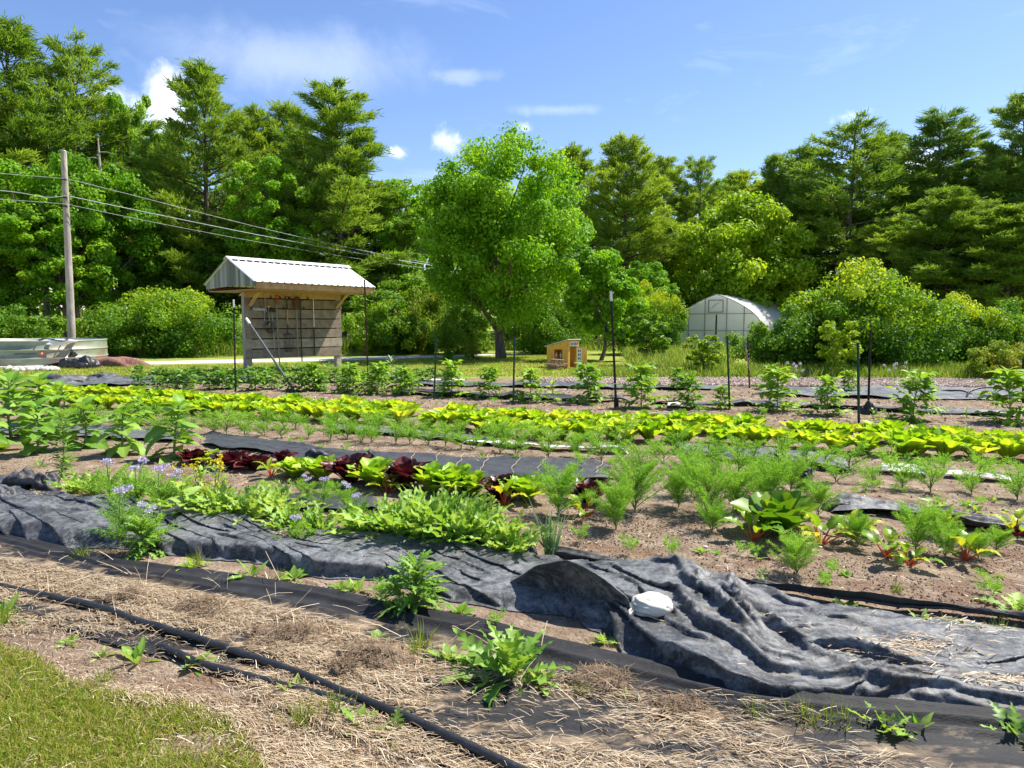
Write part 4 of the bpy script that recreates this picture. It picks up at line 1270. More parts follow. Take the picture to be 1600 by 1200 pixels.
# ------------------------------------------------------------------ black landscape fabric
def fabricmat(name, dark, dust, lo, hi, weave=True, rough=.55):
    m, nt, out = nodes(name)
    vec = objvec(nt)
    f1 = noise(nt, 3.2, 12, .78, vec, 1.2); f2 = noise(nt, 34, 9, .8, vec, .6)
    f = mth(nt, 'ADD', mth(nt, 'MULTIPLY', f1, .6), mth(nt, 'MULTIPLY', f2, .4))
    mr = N(nt, 'ShaderNodeMapRange'); mr.inputs[1].default_value = lo; mr.inputs[2].default_value = hi
    nt.links.new(f, mr.inputs[0])
    c = mixc(nt, mr.outputs[0], dark, dust)
    sand = N(nt, 'ShaderNodeMapRange'); sand.inputs[1].default_value = .64; sand.inputs[2].default_value = .74
    nt.links.new(noise(nt, 1.4, 9, .7, objvec(nt, (1, 1.6, 1)), .4), sand.inputs[0])
    c = mixc(nt, mth(nt, 'MULTIPLY', sand.outputs[0], .45), c, (.30, .27, .23))
    b = N(nt, 'ShaderNodeBsdfPrincipled', Roughness=rough); b.inputs['Specular IOR Level'].default_value = .5
    b.inputs['Sheen Weight'].default_value = .12; b.inputs['Sheen Roughness'].default_value = .5
    nt.links.new(c, b.inputs['Base Color'])
    bn = N(nt, 'ShaderNodeBump', Strength=.6, Distance=.012)
    vo = N(nt, 'ShaderNodeTexVoronoi', Scale=7.0)
    wv = nt.nodes.new('ShaderNodeVectorMath'); wv.operation = 'MULTIPLY_ADD'
    nw_ = N(nt, 'ShaderNodeTexNoise', Scale=4.0, Detail=4.0); nt.links.new(vec, nw_.inputs['Vector'])
    nt.links.new(nw_.outputs['Color'], wv.inputs[0]); wv.inputs[1].default_value = (.35, .35, .35); nt.links.new(vec, wv.inputs[2])
    nt.links.new(wv.outputs[0], vo.inputs['Vector'])
    nt.links.new(mth(nt, 'ADD', mth(nt, 'MULTIPLY', noise(nt, 90, 6, .75, vec), .35), mth(nt, 'MULTIPLY', vo.outputs['Distance'], 1.6)), bn.inputs['Height'])
    nt.links.new(bn.outputs[0], b.inputs['Normal'])
    nt.links.new(b.outputs[0], out.inputs['Surface'])
    return m


M['fabric'] = fabricmat('fabric', (.019, .020, .021), (.25, .255, .255), .46, .64, rough=.54)
M['fabricdark'] = fabricmat('fabricdark', (.011, .011, .012), (.055, .056, .056), .42, .75)
m, nt, out = nodes('dirtyfabric'); M['dirtyfabric'] = m
vec = objvec(nt, (.5, 1.3, 1)); at = N(nt, 'ShaderNodeAttribute', attribute_name='var')
c = ramp(nt, noise(nt, 9, 8, .72, vec), [(.3, (.010, .010, .011)), (.6, (.026, .026, .027)), (.8, (.06, .06, .06))])
for (lc, ls, lo, hi) in (((.18, .13, .08), 4.5, .50, .58), ((.32, .24, .155), 9, .55, .63), ((.08, .055, .037), 8, .6, .68)):
    mr = N(nt, 'ShaderNodeMapRange'); mr.inputs[1].default_value = lo; mr.inputs[2].default_value = hi
    nt.links.new(noise(nt, ls, 8, .72, vec), mr.inputs[0]); c = mixc(nt, mth(nt, 'MULTIPLY', mr.outputs[0], at.outputs['Fac']), c, lc)
b = N(nt, 'ShaderNodeBsdfPrincipled', Roughness=.65); b.inputs['Specular IOR Level'].default_value = .3; nt.links.new(c, b.inputs['Base Color'])
bn = N(nt, 'ShaderNodeBump', Strength=.6, Distance=.01); nt.links.new(noise(nt, 55, 7, .72, vec), bn.inputs['Height']); nt.links.new(bn.outputs[0], b.inputs['Normal'])
nt.links.new(b.outputs[0], out.inputs['Surface'])
M['fabricgrey'] = fabricmat('fabricgrey', (.045, .047, .05), (.18, .185, .185), .38, .7)
M['whitesheet'] = surf('whitesheet', [(.3, (.62, .62, .62)), (.7, (.8, .8, .8))], 8, 6, .6, .3, .3, 30)
M['canvasbag'] = surf('canvasbag', [(.3, (.46, .42, .35)), (.5, (.62, .58, .50)), (.75, (.72, .69, .62))], 9, 6, .9, .15, .5, 120, bdist=.004)


def pair(P, A, B, rest, k, w=None):
    """move the two ends of many springs towards their rest length (in place)"""
    d = P[B] - P[A]
    l = np.sqrt((d * d).sum(-1)) + 1e-9
    c = ((l - rest[A]) / l * .5 * k)[..., None] * d
    P[A] += c; P[B] -= c


def drape(P, kS, kT, iters=220, bend=.25, hold=.012, grav=.0016, floor=None, edge_hold=.06, maxz=None, under=None):
    """relax a sheet that is longer than the ground it lies on, so that it buckles into folds (springs, floor, weight)"""
    nS, nT = P.shape[:2]
    T0 = P.copy()
    dS = np.zeros((nS, nT)); dT = np.zeros((nS, nT)); dD = np.zeros((nS, nT)); dE = np.zeros((nS, nT)); d2S = np.zeros((nS, nT)); d2T = np.zeros((nS, nT))
    Pf = P.copy(); Pf[..., 2] = 0
    ln = lambda a: np.sqrt((a * a).sum(-1))
    dS[:-1] = ln(Pf[1:] - Pf[:-1]) * kS[:-1]; dT[:, :-1] = ln(Pf[:, 1:] - Pf[:, :-1]) * kT[:, :-1]
    dD[:-1, :-1] = np.hypot(dS[:-1, :-1], dT[:-1, :-1]); dE[:-1, 1:] = np.hypot(dS[:-1, 1:], dT[:-1, :-1])
    d2S[:-2] = dS[:-2] + dS[1:-1]; d2T[:, :-2] = dT[:, :-2] + dT[:, 1:-1]
    vel = np.zeros_like(P)
    al = slice(None)
    for it in range(iters):
        Q = P.copy()
        P += vel * .6
        P[..., 2] -= grav
        for rep in range(2):
            for o in (0, 1):
                n = (nS - o) // 2 * 2
                pair(P, (slice(o, o + n, 2), al), (slice(o + 1, o + n, 2), al), dS, 1.0)
                n = (nT - o) // 2 * 2
                pair(P, (al, slice(o, o + n, 2)), (al, slice(o + 1, o + n, 2)), dT, 1.0)
        for o in (0, 1):
            n = (nS - o) // 2 * 2
            pair(P, (slice(o, o + n, 2), slice(0, nT - 1)), (slice(o + 1, o + n, 2), slice(1, nT)), dD, .5)
            pair(P, (slice(o, o + n, 2), slice(1, nT)), (slice(o + 1, o + n, 2), slice(0, nT - 1)), dE, .5)
        for o in range(4):
            n = (nS - o - 2 + 3) // 4
            i = o + 4 * np.arange(n); i = i[i + 2 < nS]
            A = P[i]; B = P[i + 2]; d = B - A; l = ln(d) + 1e-9; c = ((l - d2S[i]) / l * .5 * bend)[..., None] * d
            P[i] += c; P[i + 2] -= c
            j = o + 4 * np.arange((nT - o + 1) // 4 + 1); j = j[j + 2 < nT]
            A = P[:, j]; B = P[:, j + 2]; d = B - A; l = ln(d) + 1e-9; c = ((l - d2T[:, j]) / l * .5 * bend)[..., None] * d
            P[:, j] += c; P[:, j + 2] -= c
        fl = (floor(P[..., 0], P[..., 1]) if under is None else floor(P[..., 0], P[..., 1]) + under) + .006
        below = P[..., 2] < fl
        P[..., 2] = np.maximum(P[..., 2], fl)
        if maxz is not None:
            P[..., 2] = np.where(P[..., 2] > fl + maxz, P[..., 2] * .8 + (fl + maxz) * .2, P[..., 2])
        fr = np.where(below, .5, 0)[..., None]
        P[..., :2] = P[..., :2] * (1 - fr) + Q[..., :2] * fr
        P[..., :2] += (T0[..., :2] - P[..., :2]) * hold
        for e in (0, -1):
            P[:, e, :2] += (T0[:, e, :2] - P[:, e, :2]) * edge_hold
            P[e, :, :2] += (T0[e, :, :2] - P[e, :, :2]) * .5
        vel = P - Q
        vel = np.clip(vel, -.01, .01)
    return P


def sheet(name, P, mat, label, cat='fabric', sub=1, group=None, kind=None, var=None):
    mb = MB(); c = P.reshape(-1, 3).mean(0); c[2] = 0
    mb.add(P - c, grid_faces(P.shape[0], P.shape[1]), 0, var)
    o = mb.build(name, mat, None, True, c)
    if sub:
        md = o.modifiers.new('smooth', 'SUBSURF'); md.levels = sub; md.render_levels = sub
    return tag(o, label, cat, group, kind)


def strip(far, near, nS, nT):
    a = smooth_line(GP(far), nS, 3); b = smooth_line(GP(near), nS, 3)
    t = np.linspace(0, 1, nT)[None, :, None]
    return a[:, None] * (1 - t) + b[:, None] * t


FG = 'black landscape fabric between the beds'
# 1: flat woven cover in the near path (lies under the straw)
P = strip([(-330, 812), (0, 842), (180, 884), (340, 905), (500, 932), (640, 962), (760, 985), (860, 1012), (1000, 1045), (1150, 1085), (1300, 1105), (1500, 1120), (1700, 1140)],
          [(-420, 935), (0, 962), (70, 980), (160, 1010), (280, 1042), (400, 1083), (500, 1118), (600, 1160), (760, 1240), (900, 1300), (1150, 1330), (1500, 1380), (1900, 1420)], 220, 60)
X, Y = P[..., 0], P[..., 1]
tt = np.linspace(0, 1, 60)[None]; ss = np.arange(220)[:, None] / 219
wr = fbm(ss * 5 + 3, tt * 9, 3, 3)
ridge = np.maximum(0, 1 - np.abs(((tt * 7.0 + 1.2 * vnoise(ss * 7, ss * 0, 5) + .8 * vnoise(ss * 3, tt * 2, 8)) % 1) - .5) * 7) ** 1.5
edge = np.exp(-(tt / .04) ** 2) * .02 + np.exp(-((tt - .10 - .03 * vnoise(ss * 5, 0 * ss, 2)) / .02) ** 2) * .03 + np.exp(-((tt - .2 - .04 * vnoise(ss * 6, 0 * ss, 4)) / .02) ** 2) * .028
P[..., 2] = soil_z(X, Y) * .6 + .012 + .02 * wr + .012 * ridge * (vnoise(ss * 9, tt * 5, 11) > .3) + edge * (.5 + vnoise(ss * 10, 0 * ss, 9))
uc_ = 800 + F * X / (Y * CT + CAMZ * ST)
dirt = np.clip((tt - .17 - .06 * (vnoise(ss * 14, 0 * ss, 6) - .5)) * 9, 0, 1) * np.clip(1.15 - .5 * np.clip((uc_ - 560) / 300, 0, 1), 0, 1)
sheet('woven_ground_cover', P, M['dirtyfabric'], 'flat woven black ground cover half buried under dry straw in the near path', 'ground cover', var=dirt)
NEARCOVER = P

# 2: the big crumpled sheet
FAR = [(-330, 745), (-120, 762), (0, 770), (60, 776), (120, 786), (200, 800), (260, 803), (340, 816), (410, 832), (470, 846), (560, 846), (640, 852), (740, 864), (840, 880), (900, 888), (1000, 893), (1080, 902), (1160, 923),
       (1260, 944), (1400, 962), (1520, 980), (1700, 1004), (1950, 1040)]
NEAR = [(-330, 802), (-120, 830), (0, 846), (60, 858), (120, 868), (200, 864), (290, 877), (340, 886), (420, 890), (490, 912), (600, 915), (700, 946), (800, 962), (880, 968), (960, 1004), (1000, 1044), (1100, 1082), (1220, 1112),
        (1330, 1106), (1420, 1106), (1530, 1122), (1700, 1142), (1950, 1190)]
nS, nT = 330, 52
P = strip(FAR, NEAR, nS, nT)
d = P[:, nT // 2]
UC = 800 + F * d[:, 0] / (d[:, 1] * CT + CAMZ * ST)
S2 = np.repeat(UC[:, None], nT, 1); T2 = np.repeat(np.linspace(0, 1, nT)[None], nS, 0)
g = lambda c, w_: np.exp(-((S2 - c) / w_) ** 2)
sm = lambda a, b_, x: np.clip((x - a) / (b_ - a), 0, 1) ** 2 * (3 - 2 * np.clip((x - a) / (b_ - a), 0, 1))
kT = 1.05 + .11 * g(640, 200) + .30 * g(1040, 140) + .22 * g(1230, 120) + .05 * (S2 > 1300)
kS = 1.03 + .03 * g(230, 200) + .10 * g(900, 90) + .10 * g(1030, 110) + .02 * g(1250, 150)
lx = S2 / 260; ly = T2
slant = np.where(S2 > 940, (S2 - 940) / 420, 0)
billow = fbm(lx * 1.1 + 2, ly * 1.6, 31, 2)
under = (.085 * (.35 + 1.2 * billow) * (1 - .6 * sm(1080, 1250, S2)) + .06 * g(1060, 130) * fbm(lx * 2, ly * 2 - slant, 33, 2)) * sm(0, .16, T2) * (1 - sm(.88, .99, T2))
wob = .09 * (fbm(lx * 3.5, lx * 0, 3, 2) - .5)
for (us, ts, am, wd_) in (([1090, 1160, 1250, 1400, 1620, 1900], [.0, .3, .55, .67, .70, .72], .075, .05), ([1030, 1110, 1200, 1290, 1420, 1900], [.35, .66, .80, .85, .90, .93], .085, .05),
                          ([960, 1050, 1150, 1240, 1400, 1900], [.72, .86, .93, .95, .97, .98], .07, .035), ([1180, 1280, 1400, 1560, 1900], [.08, .24, .38, .50, .55], .035, .05),
                          ([1010, 1060, 1130, 1200], [.0, .25, .5, .62], .07, .05), ([1140, 1220, 1330, 1500, 1900], [.1, .5, .76, .80, .83], .05, .035), ([1060, 1120, 1200, 1280], [.15, .45, .72, .76], .06, .035), ([1120, 1135, 1160, 1220], [.0, .2, .42, .6], .09, .04)):
    tr_ = np.interp(S2, us, ts) + wob
    ins = sm(us[0] - 30, us[0] + 30, S2) * (1 - .55 * sm(1350, 1600, S2)) * (1 - sm(us[-1] - 60, us[-1] + 10, S2) * (us[-1] < 1500))
    dd = (T2 - tr_) / (wd_ * .72)
    under = under + .72 * am * ins * (.55 + .9 * vnoise(lx * 4.5 + us[0], lx * 0, 6)) * np.where(dd > 0, np.exp(-(dd / .55) ** 2), np.exp(-np.abs(dd))) * (1 - sm(.95, 1.0, T2))
seedz = .06 * fbm(lx * .8, ly * 3.4 - slant * 2.4, 31, 2) + .05 * fbm(lx * 1.1 + 9, ly * 6.0 - slant * 3.4, 37, 2) * (.4 + sm(850, 1050, S2))
P[..., 2] = soil_z(P[..., 0], P[..., 1]) + .012 + under + seedz * (.6 + 1.4 * g(1080, 170)) * np.clip(np.minimum(T2, 1 - T2) * 10 + .35, 0, 1)
P = drape(P, kS, kT, 230, .28, .010, .0016, soil_z, .05, .27, under)


def finer(A):
    """twice as many rows and columns"""
    B = np.zeros((A.shape[0] * 2 - 1,) + A.shape[1:]); B[::2] = A; B[1::2] = (A[1:] + A[:-1]) / 2
    C = np.zeros((B.shape[0], B.shape[1] * 2 - 1) + A.shape[2:]); C[:, ::2] = B; C[:, 1::2] = (B[:, 1:] + B[:, :-1]) / 2
    return C


# second pass on a finer net: small sharp creases
P = finer(P); T2f = finer(T2[..., None])[..., 0]; S2f = finer(S2[..., None])[..., 0]; un = finer(under[..., None])[..., 0]
P2 = P.copy()
P[..., 2] += .010 * (fbm(S2f / 26, T2f * 22 - S2f / 60, 71, 3) - .4) * np.clip(np.minimum(T2f, 1 - T2f) * 14, 0, 1)
el_ = lambda a: np.sqrt((a * a).sum(-1))
G2 = P2.copy(); G2[..., 2] = 0
fS = np.ones(P.shape[:2]); fT = np.ones(P.shape[:2])
fS[:-1] = el_(P2[1:] - P2[:-1]) / el_(G2[1:] - G2[:-1]) * 1.012; fT[:, :-1] = el_(P2[:, 1:] - P2[:, :-1]) / el_(G2[:, 1:] - G2[:, :-1]) * 1.018
P = drape(P, np.minimum(fS, 3), np.minimum(fT, 3), 40, .25, .010, .0012, soil_z, .05, .28, np.minimum(un, np.maximum(P2[..., 2] - soil_z(P2[..., 0], P2[..., 1]) - .01, 0)))
BIG = P
sheet('crumpled_ground_fabric', P, M['fabric'], 'big crumpled sheet of dusty black ground fabric lying right across the picture', 'ground fabric', 0)


def bigz(x, y):
    q = BIG.reshape(-1, 3); i = ((q[:, 0] - x) ** 2 + (q[:, 1] - y) ** 2).argmin()
    return q[i, 2]


# the corner that is thrown back over the sheet, a separate layer of the pile
a = smooth_line(np.array([AT(795, 915, 3.64), AT(838, 888, 3.48), AT(884, 879, 3.38), AT(912, 889, 3.32), AT(950, 912, 3.25), AT(984, 940, 3.20), AT(986, 972, 3.16)]), 60, 2)
b = smooth_line(np.array([AT(795, 925, 3.63), AT(838, 934, 3.54), AT(880, 948, 3.46), AT(920, 966, 3.36), AT(950, 984, 3.28), AT(968, 998, 3.23), AT(968, 1012, 3.15)]), 60, 2)
t = np.linspace(0, 1, 22)[None, :, None]
P = a[:, None] * (1 - t) + b[:, None] * t
tt = t[..., 0]
P[..., 1] += .05 * np.sin(tt * pi) * 1.0 + .02 * fbm(np.arange(60)[:, None] / 9, tt * 4, 5, 3)
P[..., 2] += -.03 * np.sin(tt * pi) + .015 * fbm(np.arange(60)[:, None] / 8, tt * 3, 8, 3)
P = np.concatenate([(a + [.03, .30, -.2])[:, None], (a + [.02, .2, -.10])[:, None], (a + [.01, .11, -.03])[:, None], (a + [0, .05, .0])[:, None], (a + [0, .015, .012])[:, None], P], 1)
P[..., 2] = np.maximum(P[..., 2], .03)
sheet('turned_back_fabric', P, M['fabric'], 'corner of black fabric thrown back like a hood beside the white sandbag', 'ground fabric')

# 3: fabric strips between the rows


def wrinkled(far, near, label, mat='fabric', nS=140, nT=18, amp=.03, kT_=1.1, seed=1, z=.012, name='landscape_fabric', curl=.03, cat='fabric', group=FG):
    P = strip(far, near, nS, nT)
    s = np.arange(nS)[:, None] / 16; t = np.linspace(0, 1, nT)[None]
    L = np.linalg.norm(P[-1, 0] - P[0, 0]); s = np.arange(nS)[:, None] / nS * L
    h = amp * (fbm(s * 1.2, t * 3 + s * .15, seed, 3) - .3) * 1.6 + amp * .7 * np.maximum(0, 1 - np.abs(((t * 3 + 1.4 * vnoise(s * .8, s * 0, seed)) % 1) - .5) * 5)
    e = curl * (np.exp(-(t / .07) ** 2) * vnoise(s * 1.6, s * 0, seed + 4) + np.exp(-((1 - t) / .07) ** 2) * vnoise(s * 1.6, s * 0, seed + 5))
    P[..., 2] = soil_z(P[..., 0], P[..., 1]) + z + np.maximum(h, 0) + e
    jag = .02 * (fbm(s * 4, 0 * s, seed + 7, 3) - .5)
    P[:, :1, 1] += jag; P[:, -1:, 1] += jag * 1.5
    q = np.linspace(0, 1, nS)[:, None]; en = np.clip(np.minimum(q, 1 - q) / .07, 0, 1); en = en * en * (3 - 2 * en)
    md_ = P.mean(1, keepdims=True); wsh = (.45 + .55 * en + .12 * (vnoise(s * 3, 0 * s, seed + 9) - .5))[..., None]
    P = md_ + (P - md_) * np.minimum(wsh, 1.06); P[..., 2] -= (1 - en) * (.05 + amp)
    return sheet(name, P, M[mat], label, cat, 1, group)


wrinkled([(300, 680), (400, 690), (480, 704), (560, 714), (640, 717), (760, 722), (880, 728), (990, 733)], [(300, 700), (400, 712), (470, 726), (560, 742), (640, 756), (760, 762), (880, 762), (990, 757)],
         'long black fabric strip behind the red and green lettuces, crossed by pale strings', 'fabricdark', 180, 20, .035, seed=3)
wrinkled([(-120, 664), (0, 666), (150, 672), (300, 678)], [(-120, 678), (0, 682), (150, 690), (300, 698)], 'grey fabric strip behind the sunflowers', 'fabricgrey', 90, 12, .03, seed=5)
wrinkled([(500, 668), (600, 672), (700, 682), (780, 690)], [(500, 680), (600, 684), (700, 693), (780, 702)], 'grey fabric strip among the carrots in front of the lettuce row', 'fabricgrey', 80, 10, .03, seed=7)
wrinkled([(1040, 702), (1110, 703), (1180, 709), (1260, 716), (1340, 728)], [(1040, 710), (1110, 724), (1180, 730), (1260, 738), (1340, 748)], 'short crumpled black fabric strip below the front lettuces', 'fabric', 90, 12, .05, seed=9)
wrinkled([(1290, 783), (1330, 790), (1400, 796), (1480, 808), (1560, 824), (1700, 842)], [(1280, 806), (1330, 812), (1400, 815), (1480, 830), (1560, 843), (1700, 862)], 'shiny crumpled fabric strip behind the red-stalked chard', 'fabric', 110, 16, .06, seed=11, curl=.05)
wrinkled([(380, 776), (440, 782), (520, 786), (600, 788)], [(380, 795), (440, 803), (520, 806), (600, 806)], 'dark fabric strip half buried in soil behind the mustard greens', 'fabricdark', 60, 10, .02, seed=13)
wrinkled([(1160, 607), (1300, 608.5), (1450, 609), (1620, 612), (1900, 618)], [(1160, 619), (1300, 624), (1450, 628), (1620, 630), (1900, 640)], 'wide black fabric strip in front of the wood-chip path', 'fabric', 120, 12, .05, seed=15)
wrinkled([(610, 600), (720, 601), (850, 602), (1000, 604), (1160, 606)], [(610, 605), (720, 607), (850, 609), (1000, 611), (1160, 613)], 'black fabric strip behind the middle of the tomato row', 'fabric', 120, 10, .06, seed=17)
wrinkled([(600, 614), (700, 617), (800, 622), (900, 626), (1000, 628)], [(600, 618), (700, 622), (800, 627), (900, 630), (1000, 631)], 'ragged fabric edge running through the tomato row', 'fabricdark', 100, 8, .06, seed=19, curl=.06)
wrinkled([(1000, 630), (1150, 633), (1300, 637), (1450, 644), (1620, 652)], [(1000, 634), (1150, 637), (1300, 642), (1450, 649), (1620, 657)], 'thin dark fabric edge at the foot of the last tomato plants', 'fabricdark', 100, 6, .05, seed=21, curl=.05)
wrinkled([(44, 599), (90, 594), (140, 592.5), (200, 591), (260, 591)], [(44, 608), (90, 612), (140, 608), (200, 605), (260, 603)], 'crumpled black fabric at the far corner of the beds below the tank', 'fabric', 100, 14, .09, seed=23, curl=.03)
wrinkled([(240, 592), (330, 592), (420, 591.5)], [(240, 600), (330, 601), (420, 602)], 'black fabric under the potato plants before the tool board', 'fabricdark', 60, 8, .05, seed=25)
wrinkled([(860, 872), (900, 877), (960, 884), (1010, 889)], [(860, 881), (900, 887), (960, 893), (1010, 898)], 'rolled black fabric edge between the soil and the crumpled sheet', 'fabricdark', 50, 10, .04, seed=27, curl=.05)
wrinkled([(1140, 914), (1200, 925), (1300, 941), (1400, 953), (1500, 962), (1620, 976), (1900, 1010)], [(1140, 924), (1200, 934), (1300, 950), (1400, 961), (1500, 972), (1620, 988), (1900, 1024)],
         'folded black fabric edge along the near side of the chard bed', 'fabricdark', 160, 10, .045, seed=29, curl=.05)
wrinkled([(560, 838), (620, 842), (700, 848), (780, 858), (850, 872)], [(560, 852), (620, 858), (700, 866), (780, 876), (850, 886)], 'dark upright fold of fabric along the foot of the mustard greens', 'fabricdark', 80, 10, .09, seed=31, curl=.1)
wrinkled([(-160, 738), (-60, 745), (20, 752), (70, 757)], [(-160, 758), (-60, 768), (20, 774), (70, 778)], 'fold of fabric in front of the sunflowers at the edge of the picture', 'fabric', 60, 10, .08, seed=33, curl=.08)
GW = 'pale strips of row cover'
for k, (fa, ne, lab) in enumerate([
        ([(715, 693), (780, 697), (850, 702), (930, 708), (990, 712)], [(715, 697), (780, 702), (850, 707), (930, 713), (990, 717)], 'narrow white strip lying between the carrots below the middle of the lettuce row'),
        ([(1372, 738), (1400, 740), (1450, 743)], [(1372, 745), (1400, 750), (1450, 753)], 'short white sheet among the carrots near the frame edge'),
        ([(1470, 747), (1520, 750), (1585, 757)], [(1470, 752), (1520, 758), (1585, 763)], 'white strip at the end of the carrot row'),
        ([(85, 596), (125, 592), (160, 589)], [(85, 599), (125, 595), (160, 592)], 'white sheet beside the crumpled fabric below the tank'),
        ([(1040, 637), (1060, 636), (1085, 640)], [(1040, 640), (1060, 640), (1085, 643)], 'white scrap of row cover at the foot of the tomato row'),
        ([(645, 597), (690, 597), (730, 598)], [(645, 599.5), (690, 600), (730, 600.5)], 'pale sheet edge on the far side of the tomato row')]):
    wrinkled(fa, ne, lab, 'whitesheet', 50, 6, .03, seed=50 + k, z=.03, name='row_cover_strip', cat='row cover', group=GW)


# 4: rucked-up lumps of fabric and plastic
def lump(u, v, w, h, label, mat='fabricdark', seed=1, name='fabric_lump'):
    c = G(u, v); s = c[1] / F
    mb = MB(); n = 26
    th = np.linspace(0, pi / 2 + .2, n)[:, None]; ph = np.linspace(0, 2 * pi, 49)[None]
    d = np.stack([np.sin(th) * np.cos(ph), np.sin(th) * np.sin(ph), np.cos(th) + 0 * ph], -1)
    q = 1 + .35 * (fbm(d[..., 0] * 1.8 + seed, d[..., 1] * 1.8 + 1.6 * d[..., 2], seed, 2) - .5) * 2 + .13 * np.abs(np.sin(ph * 3 + 3 * fbm(th * 2 + 0 * ph, ph * 0 + seed, seed, 2) + seed)) * np.sin(th)
    V = d * q[..., None] * np.array([w / 2 * s, w / 2.6 * s, h * s])
    V[:, -1] = V[:, 0]
    V[..., 2] = np.maximum(V[..., 2], .0)
    mb.add(V, grid_faces(n, 49)); o = mb.build(name, M[mat], None, True, (c[0], c[1], soil_z(c[0], c[1]) - .01))
    md = o.modifiers.new('smooth', 'SUBSURF'); md.levels = 1; md.render_levels = 1
    return tag(o, label, 'fabric', 'rucked-up lumps of black fabric')


lump(1258, 766, 26, 31, 'pointed black fabric tuft sticking up behind the dill', seed=3)
lump(1356, 650, 22, 20, 'black bag of soil holding the leaning posts in the tomato row', seed=6, name='plastic_bag')
lump(34, 768, 44, 30, 'flat-topped black fabric lump under the sunflowers', seed=9)
lump(72, 772, 36, 28, 'twisted black fabric lump under the tall weed', seed=12)
lump(495, 722, 34, 18, 'peaked black fabric fold behind the first green lettuces', seed=15)
lump(578, 724, 26, 16, 'black fabric loop standing behind the middle of the lettuces', seed=18)
lump(985, 578, 20, 12, 'black fabric scrap in the weeds before the thin sapling', seed=21)
lump(1262, 592, 16, 14, 'dark scrap of fabric in the weeds below the slim orange-tipped shrub', seed=24)
lump(92, 602, 84, 15, 'mound of crumpled fabric at the far corner of the beds, larger of two', 'fabric', seed=41)
lump(165, 596, 70, 10, 'lower mound of crumpled fabric beside the larger one at the far corner', 'fabric', seed=44)
lump(160, 593, 12, 9, 'small black peak of fabric at the far corner of the beds', seed=27)
lump(328, 596, 14, 9, 'black fabric scrap among the potato plants', seed=30)
lump(1212, 722, 40, 12, 'crumpled black fabric at the foot of the lettuce gap', seed=33)
lump(1310, 800, 50, 17, 'thick ruck of black fabric at the start of the shiny strip', seed=36)
lump(8, 800, 40, 30, 'gathered black fabric at the very edge of the big sheet', 'fabric', seed=39)

# 5: pipes, hoops, ground staples
def pipe(label, pts, rad, mat='blackplastic', n=60, name='irrigation_pipe', cat='pipe', lift=0.0):
    c = smooth_line(GP(pts), n, 3); c[:, 2] = soil_z(c[:, 0], c[:, 1]) + rad + lift
    mb = MB(); o = c.mean(0); tube(mb, c - o, rad, 8); t = mb.build(name, M[mat], None, True, o)
    return tag(t, label, cat)


pipe('thick black pipe curving across the straw in the near corner', [(-300, 905), (0, 931), (60, 943), (130, 958), (200, 980), (270, 1003), (330, 1022), (400, 1046), (470, 1070), (540, 1100), (620, 1132), (720, 1180), (860, 1250)], .017, lift=.02)
pipe('thin black edge pipe lower down at the lawn corner', [(-200, 950), (0, 958), (30, 966), (70, 977)], .012, lift=.015)
pipe('thin black pipe half buried at the lawn edge below the thick pipe', [(250, 1022), (310, 1050), (370, 1066), (430, 1082), (520, 1104), (560, 1118)], .016, lift=.01)
pipe('thin black drip pipe on the soil behind the crumpled sheet', [(1150, 920), (1210, 935), (1300, 948), (1400, 960), (1520, 972), (1640, 988)], .010, lift=.03)
# drip hose and hoops of the far strip
c = np.array([AT(1450, 617, 14.6), AT(1475, 610, 14.4), AT(1505, 610, 14.2), AT(1530, 620, 14.0)]); mb = MB(); c = smooth_line(c, 24, 3); tube(mb, c - c[0], .02, 6)
tag(mb.build('irrigation_hose', M['blackplastic'], None, True, c[0]), 'black hose bowed up over the wide fabric strip', 'hose')
c = np.array([AT(1509, 625, 13.2), AT(1513, 612, 13.3), AT(1530, 606, 13.4), AT(1552, 605, 13.5)]); mb = MB(); c = smooth_line(c, 24, 3); tube(mb, c - c[0], .02, 6)
tag(mb.build('irrigation_hose', M['blackplastic'], None, True, c[0]), 'black hose branching towards the last tomato plant', 'hose')
cc = AT(1020, 583, 19.0); th = np.linspace(-.25, pi + .25, 30); mb = MB(); tube(mb, np.stack([np.cos(th) * .24, .05 * np.cos(th), np.sin(th) * .30 + .02], 1), .022, 7)
tag(mb.build('hoop', M['blackplastic'], None, True, (cc[0], cc[1], .06)), 'black hoop standing in the weeds beside the young tree', 'hoop')


def staple(u, v, label, ang, Y):
    c = AT(u, v, Y); root = thing('ground_staple', label, 'ground staple', c, ang)
    mb = MB(); box(mb, (0, 0, 0), (.075, .022, .012), None, 0, None, .003); box(mb, (-.034, 0, -.03), (.012, .02, .06)); box(mb, (.034, 0, -.04), (.012, .02, .08)); mb.build('clip', M['blackplastic'], root, False)


staple(445, 878, 'black plastic staple pinning the crumpled sheet near the soil patch', .2, 4.35)
staple(1137, 906, 'black plastic staple at the back corner of the crumpled sheet', -.3, 4.12)

# pale strings across the long strip
for k, u in enumerate((640, 678, 716, 757, 806, 846, 938)):
    mb = MB(); c = np.array([G(u + 7, 718 + (u - 640) * .03), G(u + 3, 732 + (u - 640) * .02), G(u - 4, 740), G(u - 6, 752)]); c = smooth_line(c, 14, 1)
    c[:, 0] += .012 * np.sin(np.arange(14) * 1.3 + k); c[:, 2] = soil_z(c[:, 0], c[:, 1]) + .055; tube(mb, c - c[0], .0032, 4)
    tag(mb.build('string', M['straw'], None, True, c[0]), 'pale string over the long black strip, %s from its sunflower end' % nth(k + 1), 'string', 'pale strings crossing the long black strip')

